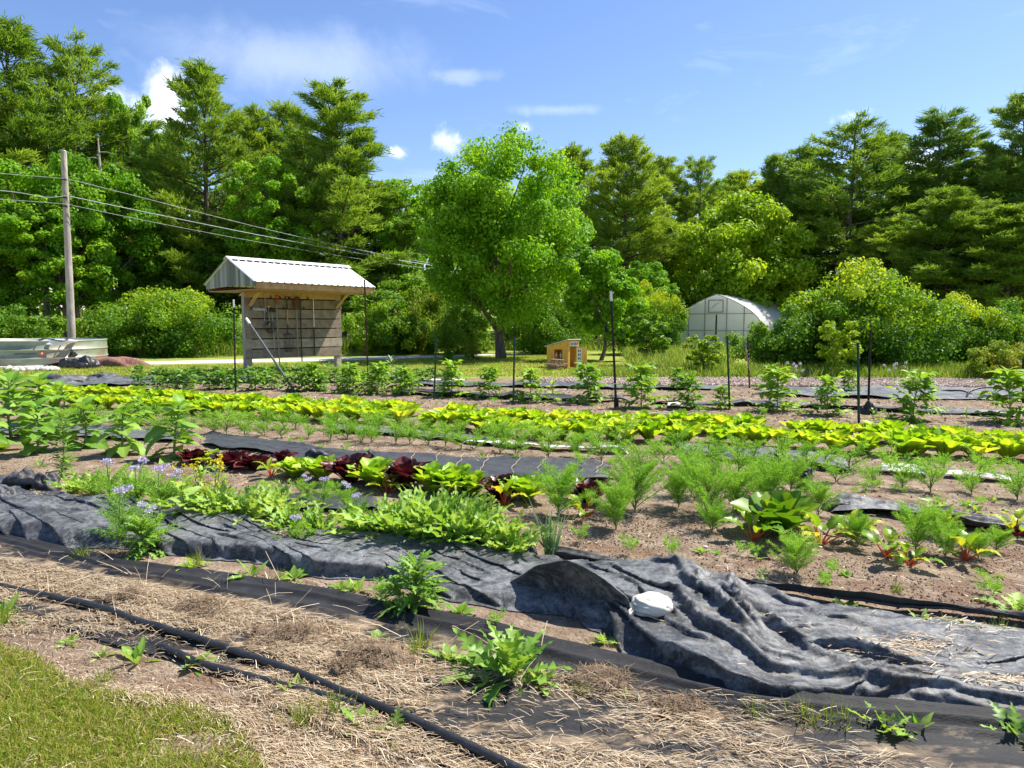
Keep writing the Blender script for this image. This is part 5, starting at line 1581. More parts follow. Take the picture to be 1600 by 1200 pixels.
# white sandbag on the crumpled sheet
best = []
for Y_ in np.linspace(3.05, 3.9, 60):
    q = AT(1020, 944, Y_); z_ = bigz(q[0], Y_) + .035; best.append((abs(q[2] - z_), q[0], Y_, z_))
c = np.array(min(best)[1:])
mb = MB(); n, m_ = 28, 56
th = np.linspace(0, pi, n)[:, None]; ph = np.arange(m_)[None] / m_ * 2 * pi
d = np.stack([np.sin(th) * np.cos(ph), np.sin(th) * np.sin(ph), np.cos(th) + 0 * ph], -1)
cr_ = np.abs(((d[..., 0] * 2.2 + d[..., 2] * 1.6 + 1.5 * fbm(d[..., 0] * 2 + 3, d[..., 1] * 2 + d[..., 2], 15, 2)) % 1) - .5) * 2
sq = np.sign(d) * np.abs(d) ** np.array([.85, .85, 1.0])
pl = np.exp(-((sq[..., 0] + .75) / .35) ** 2) * np.clip(-sq[..., 1] + .2, 0, 1)
V = sq * np.array([.108, .08, .05]) * (1 + .42 * (fbm(d[..., 0] * 1.5 + 4, d[..., 1] * 1.5 + d[..., 2] * 1.2, 5, 3) - .5) - .055 * np.clip(.35 - cr_, 0, 1) * 2 * np.clip(-d[..., 1] + .5, 0, 1) + pl * .18 * np.sin((d[..., 2] * 16 + d[..., 0] * 5)))[..., None]
mb.add(V, grid_faces(n, m_, True))
root = thing('sandbag', 'small white cloth sandbag weighting the crumpled black sheet', 'sandbag', (c[0], c[1], c[2]), -.12)
mb.build('sack', M['canvasbag'], root)
mb = MB(); th = np.linspace(0, 2 * pi, 25)[None]; q = np.linspace(0, 1, 7)[:, None]
rr = .016 + .012 * q + (.004 + .010 * q) * np.sin(th * 6)
V = np.stack([-.088 - .03 * q + 0 * th, -.045 - .035 * q + np.cos(th) * rr * .8, -.012 - .03 * q + np.sin(th) * rr], -1)
mb.add(V, grid_faces(7, 25)); mb.build('gathered_mouth', M['canvasbag'], root)
mb = MB(); tube(mb, smooth_line([[-.08, -.066, -.0], [-.04, -.085, -.02], [.03, -.09, -.04], [.07, -.08, -.05]], 12, 1), .0025, 4); mb.build('tie_string', M['straw'], root)
# ------------------------------------------------------------------ garden plants
M['lettuce'] = leafmat('lettuce', [(0, (.12, .30, .012)), (.45, (.30, .50, .02)), (.8, (.46, .62, .04)), (1, (.56, .62, .06))], .45, .42, .35, .08, (1.2, 1.1, .5), 40)
M['redlettuce'] = leafmat('redlettuce', [(0, (.018, .006, .008)), (.5, (.055, .010, .014)), (1, (.14, .03, .03))], .25, .35, .45, .1, (1.6, .8, .8), 40)
M['frilly'] = leafmat('frilly', [(0, (.12, .30, .015)), (.5, (.27, .47, .025)), (1, (.48, .60, .06))], .42, .42, .35, .1, (1.2, 1.1, .5), 40)
M['romaine'] = leafmat('romaine', [(0, (.05, .15, .01)), (.5, (.13, .27, .015)), (1, (.34, .40, .03))], .4, .4, .4, .1, (1.2, 1.1, .5), 30)
M['feather'] = leafmat('feather', [(0, (.10, .27, .015)), (.5, (.20, .42, .03)), (1, (.36, .56, .08))], .42, .55, .25, .15)
M['tomato'] = leafmat('tomato', [(0, (.08, .21, .014)), (.5, (.18, .36, .025)), (1, (.34, .5, .05))], .4, .5, .3, .15)
M['potato'] = leafmat('potato', [(0, (.045, .14, .018)), (.5, (.11, .25, .03)), (1, (.22, .38, .05))], .35, .5, .3, .15)
M['sunleaf'] = leafmat('sunleaf', [(0, (.07, .19, .015)), (.5, (.16, .33, .03)), (1, (.30, .46, .08))], .38, .5, .35, .12, (1.2, 1.1, .5), 18)
M['mustard'] = leafmat('mustard', [(0, (.08, .22, .02)), (.5, (.20, .38, .05)), (1, (.40, .55, .14))], .42, .5, .3, .14, (1.2, 1.1, .5), 25)
M['thistle'] = leafmat('thistle', [(0, (.055, .17, .018)), (.5, (.13, .29, .03)), (1, (.27, .43, .08))], .4, .45, .35, .14, (1.2, 1.1, .5), 25)
M['chard'] = leafmat('chard', [(0, (.10, .24, .015)), (.5, (.24, .40, .02)), (1, (.52, .52, .05))], .42, .35, .5, .12, (1.2, 1.1, .5), 35)
M['stalk'] = leafmat('stalk', [(0, (.40, .02, .02)), (.5, (.55, .06, .03)), (1, (.6, .22, .05))], .3, .4, .4, .25, (1.3, .6, .5))
M['stemgreen'] = surf('stemgreen', [(.3, (.10, .19, .03)), (.7, (.2, .3, .07))], 10, 3, .6, .3)
M['lavender'] = leafmat('lavender', [(0, (.40, .34, .52)), (.5, (.58, .52, .68)), (1, (.78, .74, .82))], .35, .6, .2, .1, (1, 1, 1.1))
M['yellowpetal'] = leafmat('yellowpetal', [(0, (.62, .46, .02)), (1, (.8, .66, .05))], .35, .6, .2, .1, (1, 1, .4))
M['glaucous'] = leafmat('glaucous', [(0, (.13, .25, .10)), (.5, (.24, .38, .18)), (1, (.38, .5, .28))], .3, .5, .3, .1)


def leaf(L, wd, prof, ns=6, nw=2, cup=.15, droop=.6, ruffle=0.0, fr=9.0, ph=0.0, teeth=None):
    """leaf blade along +y with +z its upper face; prof gives the half width along it"""
    t = np.linspace(0, 1, ns + 1)
    hw = np.array([prof(x) for x in t]) * wd * .5
    if teeth is not None:
        hw = hw * np.resize(teeth, ns + 1)
    a = -droop * t
    dl = L / ns
    y = np.r_[0, np.cumsum(np.cos(a[:-1]) * dl)]; z = np.r_[0, np.cumsum(np.sin(a[:-1]) * dl)]
    s = np.linspace(-1, 1, 2 * nw + 1)[None]
    X = hw[:, None] * s
    Z = z[:, None] + cup * np.abs(s) ** 1.5 * hw[:, None] + ruffle * L * (s ** 2) * np.sin(fr * t[:, None] * 3 + ph + np.sign(s) * 1.2)
    Y = y[:, None] + 0 * s
    if teeth is not None: Y = Y + .25 * np.abs(s) * hw[:, None] * (np.resize(teeth, ns + 1)[:, None] > .7)
    rib = np.exp(-(s / .22) ** 2) * .30 + .12 * np.maximum(0, np.sin((t[:, None] - .35 * np.abs(s)) * 30)) * (nw > 1) - .06
    return np.stack([X, Y, Z], -1).reshape(-1, 3), grid_faces(ns + 1, 2 * nw + 1), (rib + 0 * X).ravel()


ovate = lambda x: max(.03, (sin(pi * min(1, x ** .75)) ** .8))
obov = lambda x: .18 + .95 * (max(0, sin(pi * min(1, (x * .93) ** 1.5)))) ** .7 if x < .99 else .25
heart = lambda x: max(.02, (1 - x) ** .55 * min(1, (x + .06) * 5) * 1.15)
lance = lambda x: max(.02, sin(pi * x ** .85) ** .9)


def put(mb, lf, base, az, el, sc=1.0, mat=0, var=.5, roll=0.0):
    d = np.array([cos(az) * cos(el), sin(az) * cos(el), sin(el)])
    Mx = frames(d[None], np.array([-cos(az) * .3, -sin(az) * .3, 1.0]))[0]
    if roll:
        Mx = Mx @ np.array([[cos(roll), 0, sin(roll)], [0, 1, 0], [-sin(roll), 0, cos(roll)]])
    mb.add(lf[0] @ (Mx * sc).T + np.asarray(base), lf[1], mat, np.clip(var + lf[2], 0, 1))
    return Mx


def head(seed, n=17, L=.21, wd=.15, ruf=.03, e0=.45, e1=1.35, cup=.35, base_r=.03, fr=9, spreadv=.35, tone=.45, droop=.75):
    """a rosette of cupped leaves, upright in the middle"""
    r = np.random.default_rng(seed); mb = MB()
    for k in range(n):
        f = k / (n - 1)
        el = e0 + (e1 - e0) * f ** .8 + r.normal() * .10
        az = k * 2.4 + r.normal() * .2
        l = L * (1.05 - .3 * f) * (.85 + .3 * r.random())
        lf = leaf(l, wd * (1.1 - .25 * f) * (.85 + .3 * r.random()), obov, 7, 3, cup, droop * (1 - .55 * f) * (.6 + .6 * r.random()), ruf, fr, r.random() * 6)
        put(mb, lf, (cos(az) * base_r * (1 - f), sin(az) * base_r * (1 - f), .005), az, el, 1, 0, np.clip(tone + (r.random() - .5) * spreadv * 2 + .22 * (1 - f) * (r.random() < .4), 0, 1), r.normal() * .15)
    return mb


def feather(seed, H=.4, n=12, spread=.55, fine=.0032, npin=13, flen=.045, nfing=7, stems=1):
    """dill or carrot: thin stems with fine, thread-like leaves"""
    r = np.random.default_rng(seed); mb, st = MB(), MB()
    SL = (np.array([[-.5, 0, 0], [.5, 0, 0], [0, 1, .12]]), np.array([[0, 1, 2]]))
    for k in range(n):
        az = r.random() * 6.28; f = r.random()
        b0 = np.array([0, 0, H * .5 * f * (stems > 0)])
        l = H * (.55 + .35 * r.random()) * (1 - .35 * f)
        el = (.75 + .65 * r.random()) if f < .7 else 1.2
        d = np.array([cos(az) * cos(el), sin(az) * cos(el), sin(el)])
        t = np.linspace(0, 1, 7)[:, None]
        c = b0 + d * t * l + np.array([cos(az), sin(az), -.35]) * t ** 2 * l * spread * .55
        tube(st, c, np.linspace(.0035, .0012, 7), 4, cap=False)
        m = npin
        q = .25 + .75 * np.repeat(np.linspace(0, 1, m), 2); sgn = np.tile([1, -1], m)
        P = np.stack([np.interp(q, t[:, 0], c[:, j]) for j in range(3)], 1)
        tg = nrm(np.stack([np.interp(q, t[:, 0], np.gradient(c[:, j])) for j in range(3)], 1))
        side = nrm(np.cross(tg, [0, 0, 1.]) + 1e-6) * sgn[:, None]
        pl = flen * 1.25 * np.sin(pi * np.clip(q * .95, 0, 1)) ** .6 + .012
        pd = nrm(side * .85 + tg * .6 + r.normal(size=side.shape) * .2)
        for j in range(nfing):
            w = r.random(len(P))
            pp = P + pd * (pl * w)[:, None]
            dd = nrm(pd * .6 + tg * .3 + r.normal(size=pd.shape) * .55)
            ll = flen * (.5 + .6 * r.random(len(P)))
            Mx = frames(dd, r.normal(size=(len(P), 3))) * np.stack([np.full(len(P), fine), ll, ll], 1)[:, None, :]
            mb.scatter(SL[0], SL[1], pp, Mx, np.clip(.3 + .4 * r.random(len(P)) + .25 * f, 0, 1))
    tube(st, [[0, 0, 0], [.004, 0, H * .35], [0, .006, H * .75]], [.005, .004, .002], 5)
    return mb, st


def leafy(seed, H, n, L, wd, prof, el=(.2, 1.0), droop=.9, teeth=None, ns=8, nw=1, cup=.2, ruf=.02, base_frac=.85, rad=.0, tone=.5, stem_r=.007, pinn=0, leafjit=.25):
    """stem with leaves along it; pinn > 0 makes compound leaves of that many leaflets"""
    r = np.random.default_rng(seed); mb, st = MB(), MB()
    top = np.array([r.normal() * .05 * H, r.normal() * .05 * H, H * base_frac])
    sp = smooth_line(np.array([[0, 0, 0], top * .5 + [r.normal() * .03 * H, r.normal() * .03 * H, 0], top]), 8, 1)
    tube(st, sp, np.linspace(stem_r, stem_r * .4, 8), 6)
    for k in range(n):
        f = (k + r.random()) / n
        az = k * 2.4 + r.normal() * .3
        b = sp[0] * 0 + np.array([np.interp(f, np.linspace(0, 1, 8), sp[:, j]) for j in range(3)])
        e = el[0] + (el[1] - el[0]) * f + r.normal() * .15
        l = L * (1 - leafjit + 2 * leafjit * r.random()) * (1.1 - .45 * f ** 2)
        v = np.clip(tone + (r.random() - .5) * .6 + .15 * f, 0, 1)
        if not pinn:
            pet = .25 * l
            d = np.array([cos(az) * cos(e), sin(az) * cos(e), sin(e)])
            tube(st, [b, b + d * pet], [stem_r * .5, stem_r * .35], 4, cap=False)
            lf = leaf(l, wd * l / L, prof, ns, nw, cup, droop * (.6 + .8 * r.random()), ruf, 9, r.random() * 6, None if teeth is None else teeth * (.8 + .4 * r.random(len(teeth))))
            put(mb, lf, b + d * pet, az, e - .1, 1, 0, v, r.normal() * .25)
        else:
            t = np.linspace(0, 1, 6)[:, None]
            d = np.array([cos(az) * cos(e), sin(az) * cos(e), sin(e)])
            c = b + d * t * l + np.array([cos(az) * .2, sin(az) * .2, -.6]) * t ** 2 * l * droop
            tube(st, c, np.linspace(stem_r * .45, stem_r * .2, 6), 4, cap=False)
            for j in range(pinn):
                q = 1.0 if j == pinn - 1 else .35 + .6 * (j // 2) / max(1, pinn // 2)
                p = np.array([np.interp(q, t[:, 0], c[:, m]) for m in range(3)])
                s = 0 if j == pinn - 1 else (1 if j % 2 else -1)
                lf = leaf(wd * 2.0 * (.8 + .4 * r.random()), wd * (.8 + .4 * r.random()), ovate, 4, 1, .25, .7, 0.02)
                put(mb, lf, p, az + s * 1.1 + r.normal() * .2, e * .4 - .15 + r.normal() * .3, 1, 0, np.clip(v + r.normal() * .12, 0, 1), r.normal() * .3)
    return mb, st


def rosette(seed, n, L, wd, prof, teeth=None, el=(.25, 1.3), droop=.8, ns=10, nw=1, cup=.2, ruf=.02, tone=.5, stem=.0, spread=.02):
    r = np.random.default_rng(seed); mb = MB()
    for k in range(n):
        f = k / max(1, n - 1)
        az = k * 2.4 + r.normal() * .3
        e = el[0] + (el[1] - el[0]) * f + r.normal() * .14
        l = L * (.7 + .5 * r.random()) * (1.05 - .3 * f)
        lf = leaf(l, wd * l / L * (.8 + .4 * r.random()), prof, ns, nw, cup, droop * (.5 + .9 * r.random()) * (1.1 - .5 * f), ruf, 9, r.random() * 6, None if teeth is None else teeth * (.75 + .5 * r.random(len(teeth))))
        put(mb, lf, (cos(az) * spread * (1 - f), sin(az) * spread * (1 - f), stem * f), az, e, 1, 0, np.clip(tone + (r.random() - .5) * .7 + .12 * f, 0, 1), r.normal() * .3)
    return mb


TEETH = np.array([.5, .3, 1.0, .25, 1.25, .3, 1.35, .35, 1.3, .4, 1.2, .4, 1.1, .4, .8, 1.0])
SAW = np.array([1.0, .72, 1.0, .75])


def proto(name, cat, group, parts):
    """parts: (part name, mesh builder, material)"""
    t = thing(name, None, cat, (0, 0, 0), 0, group)
    for nm, mb, m in parts:
        mb.build(nm, m, t)
    return t


USED = set()


def setp(p, u, v, sc, label, rz=None, z=None, tilt=0.0, dz=0.0):
    q = G(u, v)
    zz = (soil_z(q[0], q[1]) if z is None else z) + dz - .005
    o = place(p, id(p) in USED or p.name in USED, (q[0], q[1], zz), rng.random() * 6.28 if rz is None else rz, sc, label)
    USED.add(id(p)); USED.add(p.name)
    if tilt: o.rotation_euler[0] = tilt
    return o


# ---- the lettuce rows
GL = 'lettuce heads of the long double row'
LP = []
for k in range(5):
    LP.append(proto('lettuce', 'lettuce', GL, [('leaves', head(100 + k, 30 + k % 3, .25 + .012 * (k % 3), .115, .03, .78, 1.48, .5, tone=[.5, .58, .45, .62, .4][k], droop=.55), M['lettuce'])]))
FRONT = [(48, 634), (150, 640), (300, 648), (400, 655), (520, 660), (620, 664), (720, 674), (820, 684), (920, 690), (1020, 694), (1110, 697), (1200, 702), (1290, 706), (1380, 713), (1480, 719), (1580, 724), (1700, 730), (1900, 741)]
BACK = [(70, 622), (160, 626), (300, 633), (400, 640), (520, 648), (620, 652), (720, 660), (820, 668), (920, 673), (1020, 677), (1110, 680), (1200, 685), (1290, 690), (1380, 695), (1480, 701), (1580, 707), (1700, 713), (1900, 724)]
for nm, line, step, gaps in (('front', FRONT, .27, [(642, 668), (1240, 1262)]), ('back', BACK, .285, [(655, 690), (1210, 1228), (1395, 1420)])):
    c = resample(GP(line), 400); s = np.r_[0, np.cumsum(np.linalg.norm(np.diff(c, axis=0), axis=1))]
    d = 0; i = 0; h = 3 if nm == 'back' else 0
    while d < s[-1]:
        x, y = np.interp(d, s, c[:, 0]), np.interp(d, s, c[:, 1])
        x += rng.normal() * .035; y += rng.normal() * .035
        u = 800 + F * x / (y * CT + CAMZ * ST)
        d += step * (.9 + .2 * rng.random())
        if any(a < u < b for a, b in gaps) or u > 1800: continue
        i += 1
        p = LP[int(rng.integers(0, 5))]
        o = place(p, p.name in USED, (x, y, soil_z(x, y) - .005), rng.random() * 6.28, 1.08 + .28 * (rng.random() - .3), 'yellow-green lettuce of the long %s row, %s head counting from the sunflower end' % (nm, nth(i)))
        USED.add(p.name)

# ---- carrots
GC = 'young carrot plants in the rows before the lettuces'
CP = []
for k in range(4):
    a, b = feather(200 + k, .25 + .03 * (k % 2), 10, .55, .0055, 9, .04, 5)
    CP.append(proto('carrot_plant', 'carrot', GC, [('foliage', a, M['feather']), ('stems', b, M['stemgreen'])]))
CROWS = [('front', [(100, 672), (200, 676), (300, 680), (420, 686), (520, 692), (600, 697), (700, 702), (800, 712), (900, 720), (1000, 728), (1100, 738), (1200, 746), (1300, 757), (1400, 766), (1500, 775), (1640, 788), (1800, 802)], .22),
         ('back', [(120, 658), (250, 663), (400, 670), (520, 676), (620, 681), (720, 688), (820, 696), (920, 703), (1020, 709), (1120, 716), (1220, 724), (1320, 734), (1420, 743), (1520, 751), (1640, 760), (1800, 773)], .235)]
for nm, line, step in CROWS:
    c = resample(GP(line), 300); s = np.r_[0, np.cumsum(np.linalg.norm(np.diff(c, axis=0), axis=1))]
    d = 0; i = 0
    while d < s[-1]:
        x, y = np.interp(d, s, c[:, 0]) + rng.normal() * .03, np.interp(d, s, c[:, 1]) + rng.normal() * .06
        d += step * (.7 + .9 * rng.random())
        i += 1
        p = CP[int(rng.integers(0, 4))]
        o = place(p, p.name in USED, (x, y, soil_z(x, y) - .01), rng.random() * 6.28, .8 + .5 * rng.random(), 'feathery carrot plant of the %s carrot row, %s counting from the sunflower end' % (nm, nth(i)))
        USED.add(p.name)

# ---- tomatoes
GT = 'young tomato plants along the posts'
TP = []
for k in range(4):
    a, b = leafy(300 + k, .62, 34, .28, .066, None, (.2, 1.15), .4, pinn=7, stem_r=.009, tone=.5)
    TP.append(proto('tomato_plant', 'tomato plant', GT, [('foliage', a, M['tomato']), ('stem', b, M['stemgreen'])]))
for k, (u, v, s_, lab) in enumerate([
        (490, 612, 1.0, 'tomato plant at the foot of the leaning grey pole'), (545, 616, 1.1, 'tomato plant between the leaning pole and the rusty post'), (588, 618, 1.15, 'bushy tomato plant just past the rusty post'),
        (632, 620, 1.0, 'tomato plant half way from the rusty post to the first green post'), (706, 622, 1.15, 'tomato plant just past the first green post'), (765, 625, 1.1, 'tomato plant before the second green post'),
        (826, 630, 1.0, 'tomato plant just past the second green post'), (921, 632, 1.25, 'big tomato plant before the white-tipped tall post'), (1002, 640, 1.2, 'tomato plant just past the white-tipped tall post'),
        (1082, 641, 1.05, 'tomato plant before the blue-green post'), (1128, 641, .75, 'small tomato plant right at the blue-green post'), (1214, 644, 1.15, 'tomato plant between the blue-green post and the leaning green post'),
        (1292, 651, .95, 'low tomato plant before the leaning green post'), (1426, 660, 1.3, 'large tomato plant past the black bag'), (1578, 664, 1.4, 'large tomato plant at the frame edge'),
        (1010, 606, .9, 'tomato plant of the rear row behind the tall white-tipped post'), (1060, 608, .8, 'tomato plant of the rear row before the hoop'), (1210, 609, 1.0, 'tomato plant of the rear row behind the string-wrapped post'),
        (1325, 614, .8, 'tomato plant of the rear row near the leaning green post')]):
    setp(TP[k % 4], u, v, s_ * (.86 + .14 * rng.random()), lab, tilt=rng.normal() * .10)
a, b = leafy(330, .42, 13, .15, .13, heart, (.1, 1.0), .8, None, 6, 2, .2, .03, tone=.75)
pep = proto('squash_plant', 'squash plant', 'broad-leaved plants in the tomato row', [('foliage', a, M['mustard']), ('stem', b, M['stemgreen'])])
setp(pep, 866, 630, 1.05, 'bright broad-leaved plant between the second green post and the big tomato')
setp(pep, 845, 632, .7, 'little broad-leaved plant beside the bright broad-leaved one')
a, b = leafy(333, .2, 9, .07, .04, ovate, (.2, 1.1), .7, None, 5, 1, .2, .02)
SP_ = proto('seedling', 'seedling', 'small seedlings in the tomato row', [('foliage', a, M['tomato']), ('stem', b, M['stemgreen'])])
for (u, v, s_, lab) in [(1365, 661, 1.0, 'small leafy seedling beside the black bag'), (1246, 652, 1.0, 'small seedling on the soil before the leaning green post'), (1510, 655, .9, 'small seedling before the last tomato plant'),
                        (1048, 632, .8, 'small seedling past the tall white-tipped post'), (985, 641, .7, 'tiny seedling at the foot of the tall white-tipped post')]:
    setp(SP_, u, v, s_, lab)

# ---- potatoes and mixed low growth before the tool board
GPt = 'low leafy potato plants before the tool board'
PP = []
for k in range(3):
    a, b = leafy(350 + k, .34, 20, .2, .06, None, (.1, 1.1), .6, pinn=5, stem_r=.008, tone=.45)
    PP.append(proto('potato_plant', 'potato plant', GPt, [('foliage', a, M['potato']), ('stem', b, M['stemgreen'])]))
k = 0
for (row, v0, v1, u0, u1, stp) in (('near', 609, 613, 225, 640, 26), ('far', 597, 599, 215, 720, 27)):
    u = u0; i = 0
    while u < u1:
        i += 1; k += 1
        setp(PP[k % 3], u + rng.normal() * 5, v0 + (v1 - v0) * (u - u0) / (u1 - u0) + rng.normal(), .85 + .4 * rng.random(), 'dark leafy potato plant of the %s potato row, %s from the end below the tank' % (row, nth(i)))
        u += stp * (.8 + .4 * rng.random())
a, b = leafy(360, .5, 12, .22, .07, lance, (.5, 1.3), .5, None, 6, 1, .2, .02, tone=.3)
cf = proto('comfrey', 'plant', 'dark broad-bladed plants in front of the tool board', [('foliage', a, M['potato']), ('stem', b, M['stemgreen'])])
for i, u in enumerate((445, 462, 480, 496, 512)):
    setp(cf, u, 592 + (i % 2), .8, 'dark broad-bladed plant under the tool board, %s from the leaning pole' % nth(i + 1))
a, b = leafy(362, .55, 14, .2, .05, lance, (.3, 1.2), .6, None, 6, 1, .2, .0, tone=.9)
setp(proto('milkweed', 'plant', None, [('foliage', a, M['glaucous']), ('stem', b, M['stemgreen'])]), 612, 590, 1.1, 'pale grey-green plant with long leaves standing at the lawn edge past the rusty post')

# ---- sunflowers
GS = 'young sunflowers at the end of the rows'
SF = []
for k in range(3):
    a, b = leafy(400 + k, .60, 27, .225, .17, heart, (-.1, .85), 1.0, None, 9, 3, .18, .03, tone=.5, stem_r=.014, leafjit=.3)
    SF.append(proto('sunflower', 'sunflower plant', GS, [('foliage', a, M['sunleaf']), ('stem', b, M['stemgreen'])]))
for (k, u, v, s_, lab) in [(0, 272, 722, 1.12, 'biggest sunflower plant, its broad leaves above the first red lettuce'), (1, 192, 714, .92, 'wide low sunflower plant next to the biggest one'), (2, 132, 704, .95, 'sunflower plant behind the tall narrow weed'),
                           (0, 58, 712, 1.0, 'sunflower plant in front of the tall pair at the frame edge'), (1, 18, 690, 1.35, 'tallest sunflower plant at the very edge of the picture'), (2, 62, 668, 1.25, 'tall sunflower plant behind the front ones, near the lettuce end'),
                           (1, -30, 712, 1.2, 'sunflower plant cut by the frame edge'), (0, 24, 648, 1.2, 'far sunflower plant beside the crumpled fabric below the tank'), (2, 100, 652, .9, 'small far sunflower plant at the start of the lettuce rows'), (0, 215, 668, .7, 'low sunflower plant among the carrots'),
                           (2, -40, 660, 1.5, 'tall far sunflower plant mostly outside the frame')]:
    setp(SF[k], u, v, s_ * 1.06, lab)
a, b = leafy(420, .72, 130, .10, .03, lance, (.25, .7), .5, SAW, 6, 1, .2, .02, tone=.4, stem_r=.009)
setp(proto('tall_weed', 'weed', None, [('foliage', a, M['thistle']), ('stem', b, M['stemgreen'])]), 96, 752, 1.0, 'tall narrow weed with crowded small leaves before the sunflowers')

# ---- the mixed lettuce row
GX = 'mixed red and green lettuces'
RL = [proto('red_lettuce', 'lettuce', GX, [('leaves', head(500 + k, 40, .19, .095, .09, .8, 1.5, .25, .03, 14, .4, .45, .9), M['redlettuce'])]) for k in range(2)]
FL = [proto('frilly_lettuce', 'lettuce', GX, [('leaves', head(510 + k, 40, .18, .09, .08, .75, 1.45, .25, .03, 13, .35, .55, .9), M['frilly'])]) for k in range(2)]
GRL = [proto('green_lettuce', 'lettuce', GX, [('leaves', head(520 + k, 30, .22, .11, .055, .8, 1.45, .3, .03, 9, .3, .5, .8), M['frilly'])]) for k in range(2)]
RM = proto('romaine_lettuce', 'lettuce', GX, [('leaves', head(530, 20, .27, .15, .02, .5, 1.4, .4, .03, 6, .3, .4, .55), M['romaine'])])
for (p, u, v, s_, lab) in [
        (RL[0], 303, 728, .95, 'dark red lettuce under the leaves of the biggest sunflower'), (FL[0], 330, 728, .95, 'bright frilly lettuce between the first two red ones'), (RL[1], 364, 734, 1.15, 'full dark red lettuce past the first frilly one'),
        (RL[0], 398, 736, 1.0, 'dark red lettuce beside the first chard'), (RL[1], 442, 728, .8, 'small dark red lettuce behind the green curly heads'), (FL[1], 462, 748, 1.25, 'green curly lettuce past the first chard'),
        (GRL[0], 502, 753, 1.2, 'pale green lettuce with loose leaves just before the tall red one'), (RL[0], 548, 758, 1.5, 'tall dark red lettuce in the middle of the mixed row'), (GRL[1], 588, 766, 1.35, 'big loose green lettuce between the two tall red ones'),
        (RL[1], 634, 768, 1.5, 'tall dark red lettuce above the mustard greens'), (GRL[0], 676, 774, 1.3, 'green lettuce behind the mustard greens, past the second tall red one'), (GRL[1], 706, 778, 1.3, 'green lettuce with a wide spread before the yellow-tinged one'),
        (FL[0], 735, 780, 1.3, 'yellow-tinged curly lettuce near the end of the long black strip'), (RL[0], 783, 784, 1.2, 'dark red lettuce behind the red-stalked chard near the dill'), (GRL[0], 822, 788, 1.15, 'green lettuce touching the first big dill'),
        (RL[1], 921, 790, 1.1, 'dark red lettuce squeezed between the two big dill plants'), (RM, 1218, 838, 1.3, 'big dark green romaine lettuce behind the red-stalked chard')]:
    setp(p, u, v, s_, lab)

# ---- dill
GD = 'feathery dill plants in the mixed row'
DP = []
for k in range(3):
    a, b = feather(600 + k, .44, 34, .38, .0036, 15, .036, 8)
    DP.append(proto('dill', 'dill plant', GD, [('foliage', a, M['feather']), ('stems', b, M['stemgreen'])]))
for (k, u, v, s_, lab) in [(0, 872, 812, 1.1, 'round bushy dill past the green lettuces'), (1, 962, 832, 1.0, 'low dense dill in front of the tall one'), (2, 992, 806, 1.2, 'tall dill plume behind the dense low one'),
                           (1, 1060, 800, .95, 'dill at the start of the wide dill clump'), (0, 1105, 812, 1.2, 'big dill in the middle of the wide clump'), (2, 1150, 806, 1.05, 'dill at the far end of the wide clump'), (1, 1080, 782, 1.0, 'dill at the back of the wide clump'),
                           (2, 1112, 838, .6, 'small dill in front of the wide clump'), (0, 1200, 802, 1.05, 'dill directly behind the big romaine'), (1, 1278, 812, .75, 'little dill beside the thick ruck of fabric'),
                           (2, 1245, 902, .72, 'single small dill standing alone on the near soil'), (0, 1340, 858, .6, 'small dill among the chard'), (1, 1430, 868, .85, 'bushy dill between two red-stalked chards'), (2, 1476, 878, .65, 'small dill beside the second red chard pair'),
                           (0, 1528, 880, .5, 'tiny dill near the last chard in the frame'), (1, 1555, 870, .5, 'tiny pale dill next to the tiny one'), (2, 1465, 845, .6, 'small dill behind the bushy one at the fabric strip'), (0, 1235, 770, .8, 'dill between the pointed fabric tuft and the clump'),
                           (1, 1190, 780, .8, 'dill behind the clump near the carrots')]:
    setp(DP[k], u, v, s_ * (.8 + .12 * rng.random()), lab, tilt=rng.normal() * .06)


# ---- chard: red stalks under glossy leaves
def chard(seed, n=8, L=.17, H=.13):
    r = np.random.default_rng(seed); mb, st = MB(), MB()
    for k in range(n):
        az = k * 2.4 + r.normal() * .3; e = .55 + .75 * r.random(); l = H * (.6 + .7 * r.random())
        d = np.array([cos(az) * cos(e), sin(az) * cos(e), sin(e)]); tip = d * l
        tube(st, [[0, 0, 0], tip * .5, tip], [.0075, .006, .0045], 6, 0, r.random())
        ll = L * (.7 + .6 * r.random())
        put(mb, leaf(ll, ll * .46, ovate, 11, 3, .3, 1.0 + .8 * r.random(), .06, 10, r.random() * 6), tip, az, e, 1, 0, r.random(), r.normal() * .3)
        M_ = frames(d[None], np.array([-cos(az) * .3, -sin(az) * .3, 1.]))[0]
    return mb, st


